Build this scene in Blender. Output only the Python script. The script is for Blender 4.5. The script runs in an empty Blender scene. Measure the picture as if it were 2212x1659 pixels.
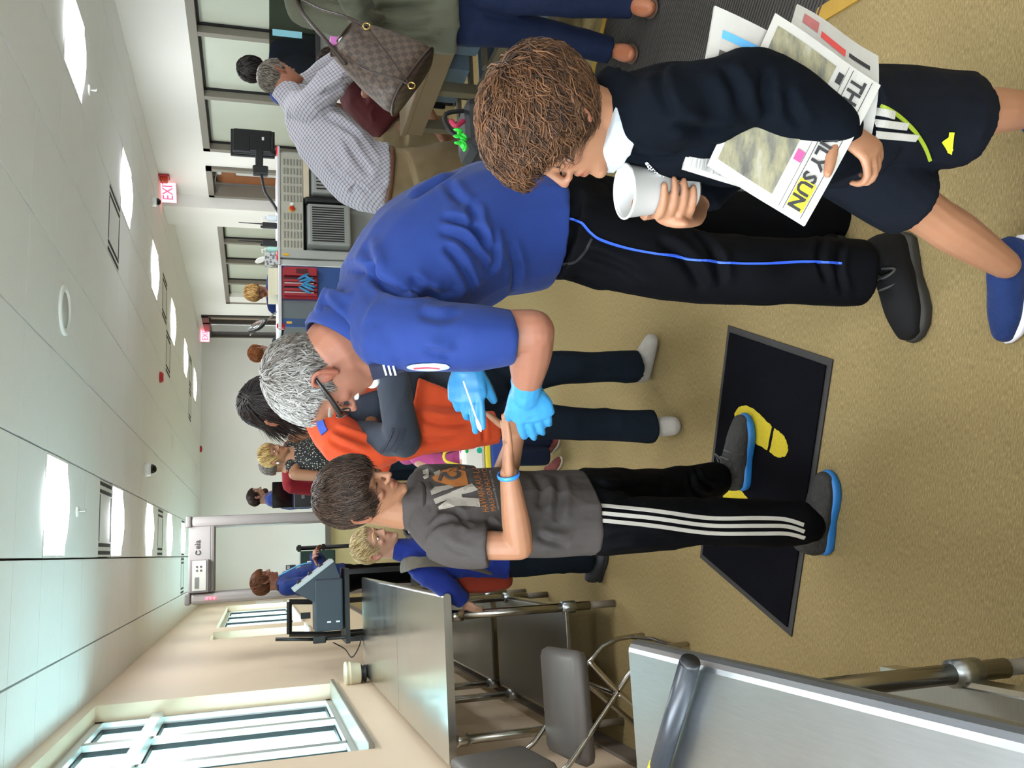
import bpy, bmesh, math, random
import numpy as np
from mathutils import Vector, Matrix, Euler
from mathutils.bvhtree import BVHTree
random.seed(7); RNG = np.random.default_rng(7)
S = bpy.context.scene
COL = S.collection
# ------------------------------------------------------------------ camera
FPX = 1877.0; PITCH = math.radians(16.5); YAW = math.radians(10.72); CAMH = 1.65
_cy, _sy, _cp, _sp = math.cos(YAW), math.sin(YAW), math.cos(PITCH), math.sin(PITCH)
CR = np.array([_cy, -_sy, 0.0]); CF = np.array([_sy*_cp, _cy*_cp, -_sp]); CU = np.cross(CR, CF)
CC = np.array([0, 0, CAMH])
cam = bpy.data.cameras.new('camera'); cam.sensor_fit = 'HORIZONTAL'; cam.sensor_width = 36.0
cam.lens = 36.0*FPX/2212.0; cam.clip_start = 0.05; cam.clip_end = 200
camo = bpy.data.objects.new('camera', cam); COL.objects.link(camo)
cm = Matrix.Identity(4)
for i in range(3):                       # the phone was held upright, the picture is stored lying on its side
    cm[i][0] = -CU[i]; cm[i][1] = CR[i]; cm[i][2] = -CF[i]; cm[i][3] = CC[i]
camo.matrix_world = cm
S.camera = camo
# ------------------------------------------------------------------ world, light, exposure
w = bpy.data.worlds.new('world'); S.world = w; w.use_nodes = True
w.node_tree.nodes['Background'].inputs[0].default_value = (0.80, 0.90, 1.0, 1)
w.node_tree.nodes['Background'].inputs[1].default_value = 9.0
vs = S.view_settings; vs.view_transform = 'Standard'; vs.look = 'None'; vs.gamma = 1.0
vs.use_curve_mapping = False; vs.exposure = 1.45
LIGHT_STRENGTH = 12.0
# ------------------------------------------------------------------ pixel -> place
def ray(x, y):
    return CR*((829.5-y)/FPX) - CU*((x-1106)/FPX) + CF
def onz(x, y, z=0.0):
    d = ray(x, y); return CC + d*((z-CAMH)/d[2])
def onx(x, y, X):
    d = ray(x, y); return CC + d*(X/d[0])
def P(x, y, Y):
    d = ray(x, y); return CC + d*(Y/d[1])
A = np.array
def nrm(v):
    v = np.asarray(v, float); n = np.linalg.norm(v); return v/(n if n > 1e-9 else 1)
# ------------------------------------------------------------------ materials
def lin(c):
    if isinstance(c[0], str) and len(c) == 2:          # (swatch, how much of its light it gives back)
        return tuple(x*c[1] for x in lin(c[0])[:3]) + (1.0,)
    if isinstance(c, str):
        c = [int(c[i:i+2], 16)/255 for i in (0, 2, 4)]
    return tuple(((x/12.92) if x <= 0.04045 else ((x+0.055)/1.055)**2.4) for x in c[:3]) + (1.0,)
MATS = {}
class NT:
    def __init__(s, name):
        s.m = bpy.data.materials.new(name); s.m.use_nodes = True
        s.t = s.m.node_tree; s.b = s.t.nodes['Principled BSDF']
    def n(s, typ, **kw):
        nd = s.t.nodes.new(typ)
        for k, v in kw.items():
            if k.startswith('i_'):
                key = k[2:]; key = int(key) if key.isdigit() else key.replace('_', ' ')
                nd.inputs[key].default_value = v
            else: setattr(nd, k, v)
        return nd
    def l(s, a, b): s.t.links.new(a, b)
    def coord(s, kind='Object', scale=(1, 1, 1), rot=(0, 0, 0)):
        tc = s.n('ShaderNodeTexCoord'); mp = s.n('ShaderNodeMapping')
        mp.inputs['Scale'].default_value = scale; mp.inputs['Rotation'].default_value = rot
        s.l(tc.outputs[kind], mp.inputs['Vector']); return mp.outputs['Vector']
    def noise(s, vec, scale, detail=4, rough=0.5):
        nz = s.n('ShaderNodeTexNoise'); nz.inputs['Scale'].default_value = scale
        nz.inputs['Detail'].default_value = detail; nz.inputs['Roughness'].default_value = rough
        if vec is not None: s.l(vec, nz.inputs['Vector'])
        return nz.outputs['Fac']
    def ramp(s, fac, stops):
        r = s.n('ShaderNodeValToRGB'); e = r.color_ramp.elements
        while len(e) < len(stops): e.new(0.5)
        for k, (p, c) in enumerate(stops): e[k].position = p; e[k].color = lin(c)
        s.l(fac, r.inputs['Fac']); return r.outputs['Color']
    def mix(s, fac, a, b):
        m = s.n('ShaderNodeMix', data_type='RGBA')
        if isinstance(fac, float): m.inputs[0].default_value = fac
        else: s.l(fac, m.inputs[0])
        for v, i in ((a, 6), (b, 7)):
            if isinstance(v, (str, tuple)): m.inputs[i].default_value = lin(v) if isinstance(v[0], str) else v
            else: s.l(v, m.inputs[i])
        return m.outputs[2]
    def math(s, op, a, b=None):
        m = s.n('ShaderNodeMath', operation=op)
        for v, i in ((a, 0), (b, 1)):
            if v is None: continue
            if isinstance(v, (int, float)): m.inputs[i].default_value = v
            else: s.l(v, m.inputs[i])
        return m.outputs[0]
    def bump(s, h, strength=0.3, dist=0.01):
        b = s.n('ShaderNodeBump'); b.inputs['Strength'].default_value = strength
        b.inputs['Distance'].default_value = dist
        s.l(h, b.inputs['Height']); s.l(b.outputs['Normal'], s.b.inputs['Normal'])
def mat(name, col, rough=0.6, metal=0.0, var=0.08, vscale=8.0, bump=0.0, bscale=60.0, spec=0.5, vec=(1, 1, 1), sheen=0.0):
    if name in MATS: return MATS[name]
    t = NT(name); v = t.coord(scale=vec)
    c = lin(col)
    if var > 0:
        nz = t.noise(v, vscale, 5)
        lo = tuple(x*(1-var) for x in c[:3])+(1,); hi = tuple(min(1, x*(1+var)) for x in c[:3])+(1,)
        t.l(t.mix(nz, lo, hi), t.b.inputs['Base Color'])
    else: t.b.inputs['Base Color'].default_value = c
    t.b.inputs['Roughness'].default_value = rough; t.b.inputs['Metallic'].default_value = metal
    t.b.inputs['Specular IOR Level'].default_value = spec
    if sheen: t.b.inputs['Sheen Weight'].default_value = sheen
    if bump > 0: t.bump(t.noise(v, bscale, 3), bump, 0.004)
    MATS[name] = t.m; return t.m
CLOTH = 0.48                    # every cloth colour is dimmed to balance the raised exposure
def fabric(name, col, fold=0.5, fscale=9.0, rough=0.85, var=0.12, weave=500.0, col2=None, vec=(1, 1, 1)):
    """cloth: soft fold relief, fine weave"""
    if name in MATS: return MATS[name]
    t = NT(name); v = t.coord(scale=vec)
    nz = t.noise(v, 5.0, 5); c = tuple(x*CLOTH for x in lin(col)[:3])+(1,)
    if col2: a, b = c, tuple(x*CLOTH for x in lin(col2)[:3])+(1,)
    else: a = tuple(x*(1-var) for x in c[:3])+(1,); b = tuple(min(1, x*(1+var)) for x in c[:3])+(1,)
    t.l(t.mix(nz, a, b), t.b.inputs['Base Color'])
    t.b.inputs['Roughness'].default_value = rough; t.b.inputs['Specular IOR Level'].default_value = 0.25 if max(lin(col)[:3]) > 0.03 else 0.06
    t.b.inputs['Sheen Weight'].default_value = 0.06 if max(lin(col)[:3]) > 0.1 else 0.0
    f = t.noise(v, fscale, 2, 0.4); wv = t.noise(v, weave, 1)
    h = t.math('ADD', f, t.math('MULTIPLY', wv, 0.04))
    t.bump(h, fold, 0.03)
    MATS[name] = t.m; return t.m
def emit(name, col, strength):
    if name in MATS: return MATS[name]
    t = NT(name); t.b.inputs['Base Color'].default_value = lin(col)
    t.b.inputs['Emission Color'].default_value = lin(col); t.b.inputs['Emission Strength'].default_value = strength
    MATS[name] = t.m; return t.m
def glass(name, col, alpha=0.2, rough=0.02):
    if name in MATS: return MATS[name]
    t = NT(name); o = t.t.nodes['Material Output']
    tr = t.n('ShaderNodeBsdfTransparent'); tr.inputs[0].default_value = lin(col)
    gl = t.n('ShaderNodeBsdfGlossy'); gl.inputs['Roughness'].default_value = rough; gl.inputs[0].default_value = (0.9, 0.95, 1, 1)
    mx = t.n('ShaderNodeMixShader'); mx.inputs[0].default_value = alpha
    t.l(tr.outputs[0], mx.inputs[1]); t.l(gl.outputs[0], mx.inputs[2]); t.l(mx.outputs[0], o.inputs['Surface'])
    MATS[name] = t.m; return t.m
# ------------------------------------------------------------------ mesh building
class MB:
    """collects shapes; build() links them as one mesh object"""
    def __init__(s): s.v = []; s.f = []; s.nv = 0
    def add(s, v, f):
        v = np.asarray(v, float).reshape(-1, 3)
        s.v.append(v); o = s.nv
        s.f.extend([tuple(int(i)+o for i in q) for q in f]); s.nv += len(v); return s
    def box(s, c, size, rz=0.0, R=None, bev=0.0):
        c = A(c, float); h = A(size, float)/2
        if bev > 0:
            b = min(bev, *(h*0.98)); bm = bmesh.new(); bmesh.ops.create_cube(bm, size=1)
            for q in bm.verts: q.co = Vector((q.co.x*2*h[0], q.co.y*2*h[1], q.co.z*2*h[2]))
            bmesh.ops.bevel(bm, geom=bm.edges[:], offset=b, segments=2, affect='EDGES', profile=0.5)
            v = A([q.co[:] for q in bm.verts]); bm.verts.index_update(); f = [[q.index for q in k.verts] for k in bm.faces]; bm.free()
        else:
            v = A([[sx*h[0], sy*h[1], sz*h[2]] for sz in (-1, 1) for sy in (-1, 1) for sx in (-1, 1)])
            f = [(0, 2, 3, 1), (4, 5, 7, 6), (0, 1, 5, 4), (2, 6, 7, 3), (0, 4, 6, 2), (1, 3, 7, 5)]
        if R is None:
            a = math.cos(rz); b_ = math.sin(rz); R = A([[a, -b_, 0], [b_, a, 0], [0, 0, 1]])
        return s.add(v@A(R).T + c, f)
    def tube(s, pts, r, n=10, hint=(0, 0, 1), cap='round', smooth=0, closed=False):
        v, f = tube_geo(pts, r, n, hint, cap, smooth, closed); return s.add(v, f)
    def ell(s, c, r, R=None, nu=16, nv=10):
        v, f = ell_geo(c, r, R, nu, nv); return s.add(v, f)
    def lathe(s, prof, c=(0, 0, 0), n=24, R=None):
        """prof: (radius, z) list"""
        prof = A(prof, float); a = np.linspace(0, 2*np.pi, n, endpoint=False)
        v = np.concatenate([np.stack([p[0]*np.cos(a), p[0]*np.sin(a), np.full(n, p[1])], 1) for p in prof])
        f = []
        for i in range(len(prof)-1):
            for k in range(n): f.append((i*n+k, i*n+(k+1) % n, (i+1)*n+(k+1) % n, (i+1)*n+k))
        f.append(tuple(range(n))[::-1]); f.append(tuple((len(prof)-1)*n+k for k in range(n)))
        if R is not None: v = v@A(R).T
        return s.add(v+A(c, float), f)
    def prism(s, outline, t, O=(0, 0, 0), U=(1, 0, 0), V=(0, 1, 0), N=(0, 0, 1)):
        """flat outline in (U,V), thickness t along N from O"""
        o = A(outline, float); n = len(o); O, U, V, N = A(O, float), A(U, float), A(V, float), A(N, float)
        b = O+o[:, :1]*U+o[:, 1:2]*V
        v = np.concatenate([b, b+N*t])
        f = [tuple(range(n))[::-1], tuple(range(n, 2*n))]+[(k, (k+1) % n, n+(k+1) % n, n+k) for k in range(n)]
        return s.add(v, f)
    def quad(s, pts): return s.add(pts, [(0, 1, 2, 3)])
    def build(s, name, m, parent=None, smooth=False, loc=None):
        me = bpy.data.meshes.new(name)
        v = np.concatenate(s.v) if s.v else np.zeros((0, 3))
        return link(name, me_from(me, v, s.f), m, parent, smooth)
def me_from(me, v, f):
    me.from_pydata(v.tolist() if hasattr(v, 'tolist') else v, [], f); me.update(); return me
def link(name, me, m, parent=None, smooth=False):
    if m is not None:
        me.materials.clear(); me.materials.append(m)
    if smooth and len(me.polygons):
        me.polygons.foreach_set('use_smooth', [True]*len(me.polygons))
    o = bpy.data.objects.new(name, me); COL.objects.link(o)
    if parent is not None: par(o, parent)
    return o
def par(o, p):
    o.parent = p                       # geometry is written in world coordinates
    if p.parent is None: o.matrix_parent_inverse = p.matrix_basis.inverted()
def tag(o, label, cat, group=None, kind=None):
    if label: o['label'] = label
    if cat: o['category'] = cat
    if group: o['group'] = group
    if kind: o['kind'] = kind
    return o
def struct(o, label=None, cat=None):
    o['kind'] = 'structure'
    if label: o['label'] = label
    if cat: o['category'] = cat
    return o
def thing(name, label, cat, loc=(0, 0, 0), group=None):
    o = bpy.data.objects.new(name, None); o.empty_display_size = 0.05; COL.objects.link(o)
    o.location = Vector([float(q) for q in loc]); return tag(o, label, cat, group)
def frame_along(T, hint):
    s_ = hint - (hint@T)*T
    if np.linalg.norm(s_) < 1e-4:
        alt = A([1.0, 0, 0]) if abs(T[0]) < 0.9 else A([0, 1.0, 0]); s_ = alt-(alt@T)*T
    s_ = nrm(s_); return s_, np.cross(T, s_)
def catmull(p, m):
    p = A(p, float); n = len(p); out = []
    for i in range(n-1):
        p0 = p[max(i-1, 0)]; p1 = p[i]; p2 = p[i+1]; p3 = p[min(i+2, n-1)]
        for t in np.linspace(0, 1, m, endpoint=False):
            out.append(0.5*((2*p1)+(-p0+p2)*t+(2*p0-5*p1+4*p2-p3)*t*t+(-p0+3*p1-3*p2+p3)*t**3))
    out.append(p[-1]); return A(out)
def tube_geo(pts, r, n=10, hint=(0, 0, 1), cap='round', smooth=0, closed=False):
    """swept tube; r scalar / list / list of (side, other)"""
    pts = A(pts, float); k = len(pts)
    r = A(r, float)
    if r.ndim == 0: r = np.full((k, 2), float(r))
    elif r.ndim == 1: r = np.stack([r, r], 1)
    if smooth:
        q = catmull(np.concatenate([pts, r], 1), smooth); pts, r = q[:, :3], np.abs(q[:, 3:])
        k = len(pts)
    hint = A(hint, float)
    T = np.zeros_like(pts)
    if closed: T = np.roll(pts, -1, 0)-np.roll(pts, 1, 0)
    else:
        T[1:-1] = pts[2:]-pts[:-2]; T[0] = pts[1]-pts[0]; T[-1] = pts[-1]-pts[-2]
    T = A([nrm(t) for t in T])
    if cap == 'round' and not closed:
        e = []; er = []; eT = []
        for (p, t, rr, sg) in ((pts[0], T[0], r[0], -1), (pts[-1], T[-1], r[-1], 1)):
            m_ = rr.min(); seq = [(0.55, 0.83), (0.88, 0.45), (1.0, 0.08)]
            L = [(p+sg*t*m_*a, rr*b, t) for a, b in seq]
            if sg < 0: L = L[::-1]
            e.append(L)
        pts = A([q[0] for q in e[0]]+list(pts)+[q[0] for q in e[1]])
        r = A([q[1] for q in e[0]]+list(r)+[q[1] for q in e[1]])
        T = A([q[2] for q in e[0]]+list(T)+[q[2] for q in e[1]]); k = len(pts)
    a = np.linspace(0, 2*np.pi, n, endpoint=False); ca, sa = np.cos(a), np.sin(a)
    V = []; ps = None
    for i in range(k):
        s_, o_ = frame_along(T[i], hint if ps is None or np.linalg.norm(np.cross(T[i], hint)) > 0.25 else ps)
        if ps is not None and s_@ps < 0 and abs(s_@ps) > 0.5: s_, o_ = -s_, -o_
        ps = s_
        V.append(pts[i]+np.outer(ca*r[i, 0], s_)+np.outer(sa*r[i, 1], o_))
    V = np.concatenate(V); F = []
    for i in range(k-1 if not closed else k):
        j = (i+1) % k
        for q in range(n): F.append((i*n+q, i*n+(q+1) % n, j*n+(q+1) % n, j*n+q))
    if not closed: F.append(tuple(range(n))[::-1]); F.append(tuple((k-1)*n+q for q in range(n)))
    return V, F
def ell_geo(c, r, R=None, nu=16, nv=10):
    c = A(c, float); r = A(r, float)*np.ones(3)
    th = np.linspace(0, np.pi, nv+1)[1:-1]; ph = np.linspace(0, 2*np.pi, nu, endpoint=False)
    v = [[0, 0, 1]]
    for t in th:
        for p in ph: v.append([math.sin(t)*math.cos(p), math.sin(t)*math.sin(p), math.cos(t)])
    v.append([0, 0, -1]); v = A(v)*r
    if R is not None: v = v@A(R).T
    f = [(0, 1+k, 1+(k+1) % nu) for k in range(nu)]
    for i in range(nv-2):
        for k in range(nu): f.append((1+i*nu+k, 1+(i+1)*nu+k, 1+(i+1)*nu+(k+1) % nu, 1+i*nu+(k+1) % nu))
    o = 1+(nv-2)*nu; e = len(v)-1
    f += [(o+k, e, o+(k+1) % nu) for k in range(nu)]
    return v+c, f
def mbox(name, c, size, m, parent=None, rz=0.0, bev=0.0, R=None):
    return MB().box(c, size, rz, R, bev).build(name, m, parent)
def text_geo(txt, size, align='LEFT', res=2, bold=0.0, spacing=1.0):
    """2-D triangles of a line of lettering (x right, y up)"""
    cu = bpy.data.curves.new('lettering', 'FONT'); cu.body = txt; cu.size = size; cu.align_x = align
    cu.resolution_u = res; cu.offset = bold; cu.space_character = spacing
    o = bpy.data.objects.new('lettering', cu); COL.objects.link(o)
    dg = bpy.context.evaluated_depsgraph_get(); me = bpy.data.meshes.new_from_object(o.evaluated_get(dg))
    v = A([q.co[:] for q in me.vertices]).reshape(-1, 3); f = [tuple(p.vertices) for p in me.polygons]
    bpy.data.meshes.remove(me); bpy.data.objects.remove(o); bpy.data.curves.remove(cu)
    return v[:, :2], f
def lettering(name, txt, size, O, U, V, m, parent, align='LEFT', bold=0.0, spacing=1.0, sx=1.0):
    v, f = text_geo(txt, size, align, bold=bold, spacing=spacing)
    O, U, V = A(O, float), nrm(U), nrm(V)
    return MB().add(O+v[:, :1]*sx*U+v[:, 1:2]*V, f).build(name, m, parent)
# ================================================================== the room
ZC = 2.79; XL = -0.97; XR = 4.70; XR2 = 4.90; YB = 20.3; YF = -3.0
def carpet():
    t = NT('carpet_weave'); v = t.coord(scale=(1, 1, 1), rot=(0, 0, 0.35))
    tc = t.n('ShaderNodeMapping'); tc.inputs['Scale'].default_value = (32, 230, 1); t.l(v, tc.inputs['Vector'])
    dash = t.noise(tc.outputs['Vector'], 2.2, 3, 0.6)
    speck = t.noise(v, 190, 2); big = t.noise(v, 1.1, 3)
    c = t.ramp(dash, [(0.36, ('82704c', 0.68)), (0.5, ('a0895c', 0.68)), (0.62, ('c0aa76', 0.68))])
    wv = t.n('ShaderNodeTexWave'); wv.bands_direction = 'Y'; wv.inputs['Scale'].default_value = 32; wv.inputs['Distortion'].default_value = 1.2; wv.inputs['Detail'].default_value = 2; t.l(v, wv.inputs['Vector'])
    c = t.mix(t.math('MULTIPLY', wv.outputs['Fac'], 0.30), c, ('88764e', 0.68))
    c = t.mix(t.math('MULTIPLY', speck, 0.35), c, ('a8956c', 0.68))
    c = t.mix(t.math('MULTIPLY', big, 0.35), c, ('92805a', 0.68))
    t.l(c, t.b.inputs['Base Color']); t.b.inputs['Roughness'].default_value = 0.95
    t.b.inputs['Specular IOR Level'].default_value = 0.1
    t.bump(t.math('ADD', dash, t.math('MULTIPLY', speck, 0.5)), 0.5, 0.006)
    return t.m
M_WALL_W = mat('painted_wall_white', 'ebeae4', 0.85, var=0.02, vscale=3, bump=0.03, bscale=120)
M_WALL_T = mat('painted_wall_tan', 'dfc9ae', 0.55, var=0.02, vscale=3, bump=0.03, bscale=120)
M_TILE = mat('ceiling_tile', 'f3f5f5', 0.9, var=0.02, vscale=30, bump=0.05, bscale=300)
M_GRID = mat('ceiling_grid', 'bfc3c0', 0.6, var=0)
M_BASE = mat('vinyl_base', '6b6157', 0.6, var=0.04)
M_TRIMW = mat('window_trim_white', 'e9e7e2', 0.45, var=0.02)
M_BRONZE = mat('bronze_frame', '7d776b', 0.5, var=0.04)
M_ALU = mat('light_aluminium', 'c4c8c6', 0.35, 0.6, var=0.04)
M_BLACK = mat('black_plastic', '1b1c1e', 0.45, var=0.06)
M_RUBBER = mat('black_gasket', '141517', 0.6, var=0)
def frost():
    t = NT('frosted_glass'); v = t.coord()
    t.l(t.ramp(t.noise(v, 1.2, 2), [(0.3, 'b4b8a6'), (0.7, 'c3c9b9')]), t.b.inputs['Base Color'])
    t.b.inputs['Roughness'].default_value = 0.3; t.bump(t.noise(v, 260, 2), 0.25, 0.004); return t.m
M_FROST = frost()
M_PANE = glass('clear_pane', 'd3e6e4', 0.10)
def wall_x(name, x0, x1, y0, y1, z0, z1, holes, m):
    """wall slab between x0,x1 along Y with rectangular openings (ya, yb, za, zb)"""
    ys = sorted({y0, y1, *[q for h in holes for q in h[:2]]}); zs = sorted({z0, z1, *[q for h in holes for q in h[2:]]})
    b = MB()
    for i in range(len(ys)-1):
        k = 0
        while k < len(zs)-1:
            def hole(k): return any(h[0] <= (ys[i]+ys[i+1])/2 <= h[1] and h[2] <= (zs[k]+zs[k+1])/2 <= h[3] for h in holes)
            if hole(k): k += 1; continue
            j = k
            while j+1 < len(zs)-1 and not hole(j+1): j += 1
            b.box(((x0+x1)/2, (ys[i]+ys[i+1])/2, (zs[k]+zs[j+1])/2), (abs(x1-x0), ys[i+1]-ys[i], zs[j+1]-zs[k])); k = j+1
    return struct(b.build(name, m))
struct(mbox('floor', (1.9, (YB+YF)/2, -0.05), (6.4, YB-YF+0.4, 0.1), carpet()), 'tan woven carpet floor of the checkpoint hall', 'floor')
W1 = (4.58, 6.92, 1.09, 2.71); W2a = (11.45, 12.55, 0.98, 2.17); W2b = (13.3, 18.9, 0.98, 2.17)
wl = wall_x('wall_left', XL-0.24, XL, YF, YB, 0, ZC+0.3, [W1, W2a, W2b, (-2.8, 1.8, 1.09, 2.71)], M_WALL_T)
struct(wl, 'tan painted wall with deep window openings', 'wall')
wr = wall_x('wall_right', XR, XR+0.3, YF, 11.45, 0, ZC+0.3, [(4.05, 10.10, 0.95, 2.225), (10.52, 11.42, 0.0, 2.225)], M_WALL_W)
struct(wr, 'white painted wall with frosted windows and wooden door', 'wall')
wr2 = wall_x('wall_right_far', XR2, XR2+0.3, 11.9, YB, 0, ZC+0.3, [(12.2, 16.9, 0.95, 2.19), (18.25, 20.1, 0.0, 2.70)], M_WALL_W)
struct(wr2, 'white painted wall beyond the column with frosted windows', 'wall')
struct(mbox('wall_column', (4.86, 11.78, ZC/2+0.1), (0.68, 0.66, ZC+0.4), M_WALL_W), 'square wall column beside the wooden door', 'column')
struct(mbox('wall_back', (1.9, YB+0.1, 1.5), (6.6, 0.2, 3.2), M_WALL_W), 'white end wall of the hall', 'wall')
struct(mbox('wall_front', (1.9, YF-0.1, 1.5), (6.6, 0.2, 3.2), M_WALL_W), 'white wall behind the camera', 'wall')
struct(mbox('wall_recess', (5.35, 19.2, 1.5), (0.1, 2.4, 3.2), mat('recess_tan', 'b9a894', 0.8)), 'tan wall seen through the far doorway', 'wall')
struct(mbox('baseboard_back', (1.9, YB-0.01, 0.06), (5.7, 0.02, 0.12), M_BASE), 'dark vinyl skirting along the end wall', 'baseboard')
struct(mbox('baseboard_left', (XL+0.008, (YB+YF)/2, 0.05), (0.016, YB-YF, 0.10), M_BASE), 'dark vinyl skirting along the tan wall', 'baseboard')
struct(mbox('baseboard_right', (XR-0.008, (10.5+YF)/2, 0.05), (0.016, 10.5-YF, 0.10), M_BASE), 'dark vinyl skirting along the white wall', 'baseboard')
# ---- ceiling: tiles laid in a grid, lights and vents drop into grid cells
GX = [-0.565+0.609*k for k in range(9)]; GY0 = 5.49; G = 0.61
ceil = struct(mbox('ceiling', (1.9, (YB+YF)/2, ZC+0.20), (6.6, YB-YF+0.4, 0.06), M_GRID), 'white suspended ceiling of square tiles', 'ceiling')
lights = []; vents = []
for i in range(-3, 7):
    y = GY0+i*4*G
    lights += [(1, i*4), (6, i*4)]
lights = [q for q in lights if -13 <= q[1] <= 20]
vents = [(1, 3), (1, 10), (1, 16), (0, 16), (5, 3), (5, 11), (5, 18), (6, 10), (6, 18)]
cells = set(lights)
tile_mesh = None
def cellbox(i, j):
    xa = GX[0]-0.62 if i < 0 else GX[i]; xb = GX[i+1] if i+1 < len(GX) else 5.3
    xa = max(xa, XL-0.02); return xa, xb, GY0+j*G, GY0+(j+1)*G
std = None; dots = 0
jmax = int((YB-GY0)/G)+1
for j in range(-4, jmax):
    for i in range(-1, 9):
        if (i, j) in cells or (i, j) in vents: continue
        xa, xb, ya, yb = cellbox(i, j)
        if i in (-1, 8): me = MB().box(((xa+xb)/2, (ya+yb)/2, ZC+0.012), (xb-xa-0.012, yb-ya-0.004, 0.024)).build('tile', M_TILE, ceil); continue
        if std is None:
            std = MB().box((0, 0, 0), (0.609-0.012, G-0.004, 0.024)).build('tile', M_TILE); std.parent = ceil; o = std
        else: o = std.copy(); COL.objects.link(o); o.parent = ceil
        o.location = ((xa+xb)/2, (ya+yb)/2, ZC+0.012)
# the strip behind the camera that the picture never shows
MB().box((1.9, (YF+GY0-4*G)/2, ZC+0.045), (6.4, GY0-4*G-YF, 0.02)).build('plain_panel', M_TILE, ceil)
M_LAMP = emit('lamp_diffuser', 'f6fbff', LIGHT_STRENGTH)
M_LFR = mat('lamp_frame', 'eef0ee', 0.5, var=0)
names_l = {0: 'nearest', 4: 'second', 8: 'third', 12: 'fourth', 16: 'fifth', 20: 'sixth'}
for (i, j) in lights:
    xa, xb, ya, yb = cellbox(i, j); c = ((xa+xb)/2, (ya+yb)/2)
    if j >= 0: lab = 'square white ceiling light panel, %s in the row %s' % (names_l.get(j, 'far'), 'along the tan wall' if i == 1 else 'along the white wall')
    else: lab = 'square white ceiling light panel %s the camera, %s' % ({-8: 'above', -12: 'behind'}.get(j, 'just ahead of'), 'tan wall side' if i == 1 else 'white wall side')
    t = thing('ceiling_light', lab, 'ceiling light', (c[0], c[1], ZC), 'square ceiling lights')
    b = MB()
    for sx in (-1, 1): b.box((c[0]+sx*0.292, c[1], ZC+0.012), (0.016, 0.60, 0.03)); b.box((c[0], c[1]+sx*0.292, ZC+0.012), (0.57, 0.016, 0.03))
    b.build('frame', M_LFR, t)
    mbox('housing', (c[0], c[1], ZC+0.045), (0.60, 0.60, 0.035), M_LFR, t)
    n = 8; V = []; F = []
    for q in range(n+1):
        u = -1+2*q/n
        for s_ in (-1, 1): V.append((c[0]+u*0.283, c[1]+s_*0.283, ZC+0.012-0.034*(1-u*u)**0.8))
    F = [(2*q, 2*q+1, 2*q+3, 2*q+2) for q in range(n)]+[tuple(range(0, 2*n+2, 2))[::-1], tuple(range(1, 2*n+3, 2))]
    MB().add(V, F).build('diffuser', M_LAMP, t, True)
M_VENT = mat('vent_white', 'e4e7e5', 0.5, var=0); M_SLOT = mat('vent_slot', '303233', 0.8, var=0)
vl = {(1, 3): 'by the nearest light along the tan wall', (1, 10): 'between third and fourth lights along the tan wall', (1, 16): 'beside the fifth light along the tan wall', (0, 16): 'closest to the tan wall above the arch',
      (5, 3): 'by the second light along the white wall', (5, 11): 'between third and fourth lights along the white wall', (5, 18): 'far away near the end wall', (6, 10): 'before the fourth light along the white wall', (6, 18): 'farthest along the white wall'}
for (i, j) in vents:
    xa, xb, ya, yb = cellbox(i, j); cx, cyy = (xa+xb)/2, (ya+yb)/2
    t = thing('ceiling_vent', 'slotted white ceiling air vent ' + vl[(i, j)], 'air vent', (cx, cyy, ZC), 'slotted ceiling vents')
    mbox('plate', (cx, cyy, ZC+0.012), (0.59, 0.59, 0.02), M_VENT, t)
    mbox('back_box', (cx, cyy, ZC+0.05), (0.56, 0.56, 0.05), M_SLOT, t)
    for s_ in (-1, 1):
        for k in range(2):
            mbox('slot', (cx+s_*(0.265-0.06*k), cyy, ZC+0.0005), (0.028, 0.56, 0.004), M_SLOT, t)
    for s_ in (-1, 1): mbox('shadow_gap', (cx, cyy+s_*0.27, ZC+0.0005), (0.36, 0.012, 0.004), M_SLOT, t)
# ---- small ceiling fittings
def onc(x, y): return onz(x, y, ZC)
p = onc(138, 670); t = thing('ceiling_speaker', 'round white ceiling speaker grille in the near tiles', 'speaker', p)
MB().lathe([(0.16, 0.0), (0.16, -0.012), (0.15, -0.018), (0.13, -0.018), (0.118, -0.008), (0.115, 0.0)], p, 40).build('rim', M_LFR, t, True)
MB().lathe([(0.115, -0.002), (0.115, -0.006), (0.02, -0.007), (0.001, -0.007)], p, 32).build('grille', mat('grille', 'd2d8d6', 0.6, var=0), t, True)
for px, lab in (((372, 958), 'round flush ceiling speaker beyond the camera dome'), ((421, 1018), 'round flush ceiling speaker nearest the end wall')):
    p = onc(*px); t = thing('ceiling_speaker', lab, 'speaker', p)
    MB().lathe([(0.13, 0.0), (0.13, -0.01), (0.11, -0.014)], p, 28).build('rim', M_LFR, t, True)
    MB().lathe([(0.11, -0.008), (0.11, -0.012), (0.001, -0.014)], p, 24).build('grille', mat('grille_dark', 'a9afae', 0.6, var=0), t, True)
def sprinkler(x, y, lab):
    p = onc(x, y); t = thing('fire_sprinkler', lab, 'sprinkler', p)
    MB().lathe([(0.04, 0.0), (0.038, -0.008), (0.015, -0.012)], p, 20).build('escutcheon', M_LFR, t, True)
    b = MB(); b.tube([p+A([0, 0, -0.01]), p+A([0, 0, -0.05])], 0.007, 8); b.build('stem', M_ALU, t, True)
    MB().lathe([(0.002, -0.048), (0.018, -0.05), (0.018, -0.054), (0.002, -0.056)], p, 16).build('deflector', M_ALU, t, True)
sprinkler(166, 1105, 'small white fire sprinkler beside the nearest tan-wall light')
sprinkler(192, 195, 'small white fire sprinkler beside the nearest white-wall light')
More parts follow.
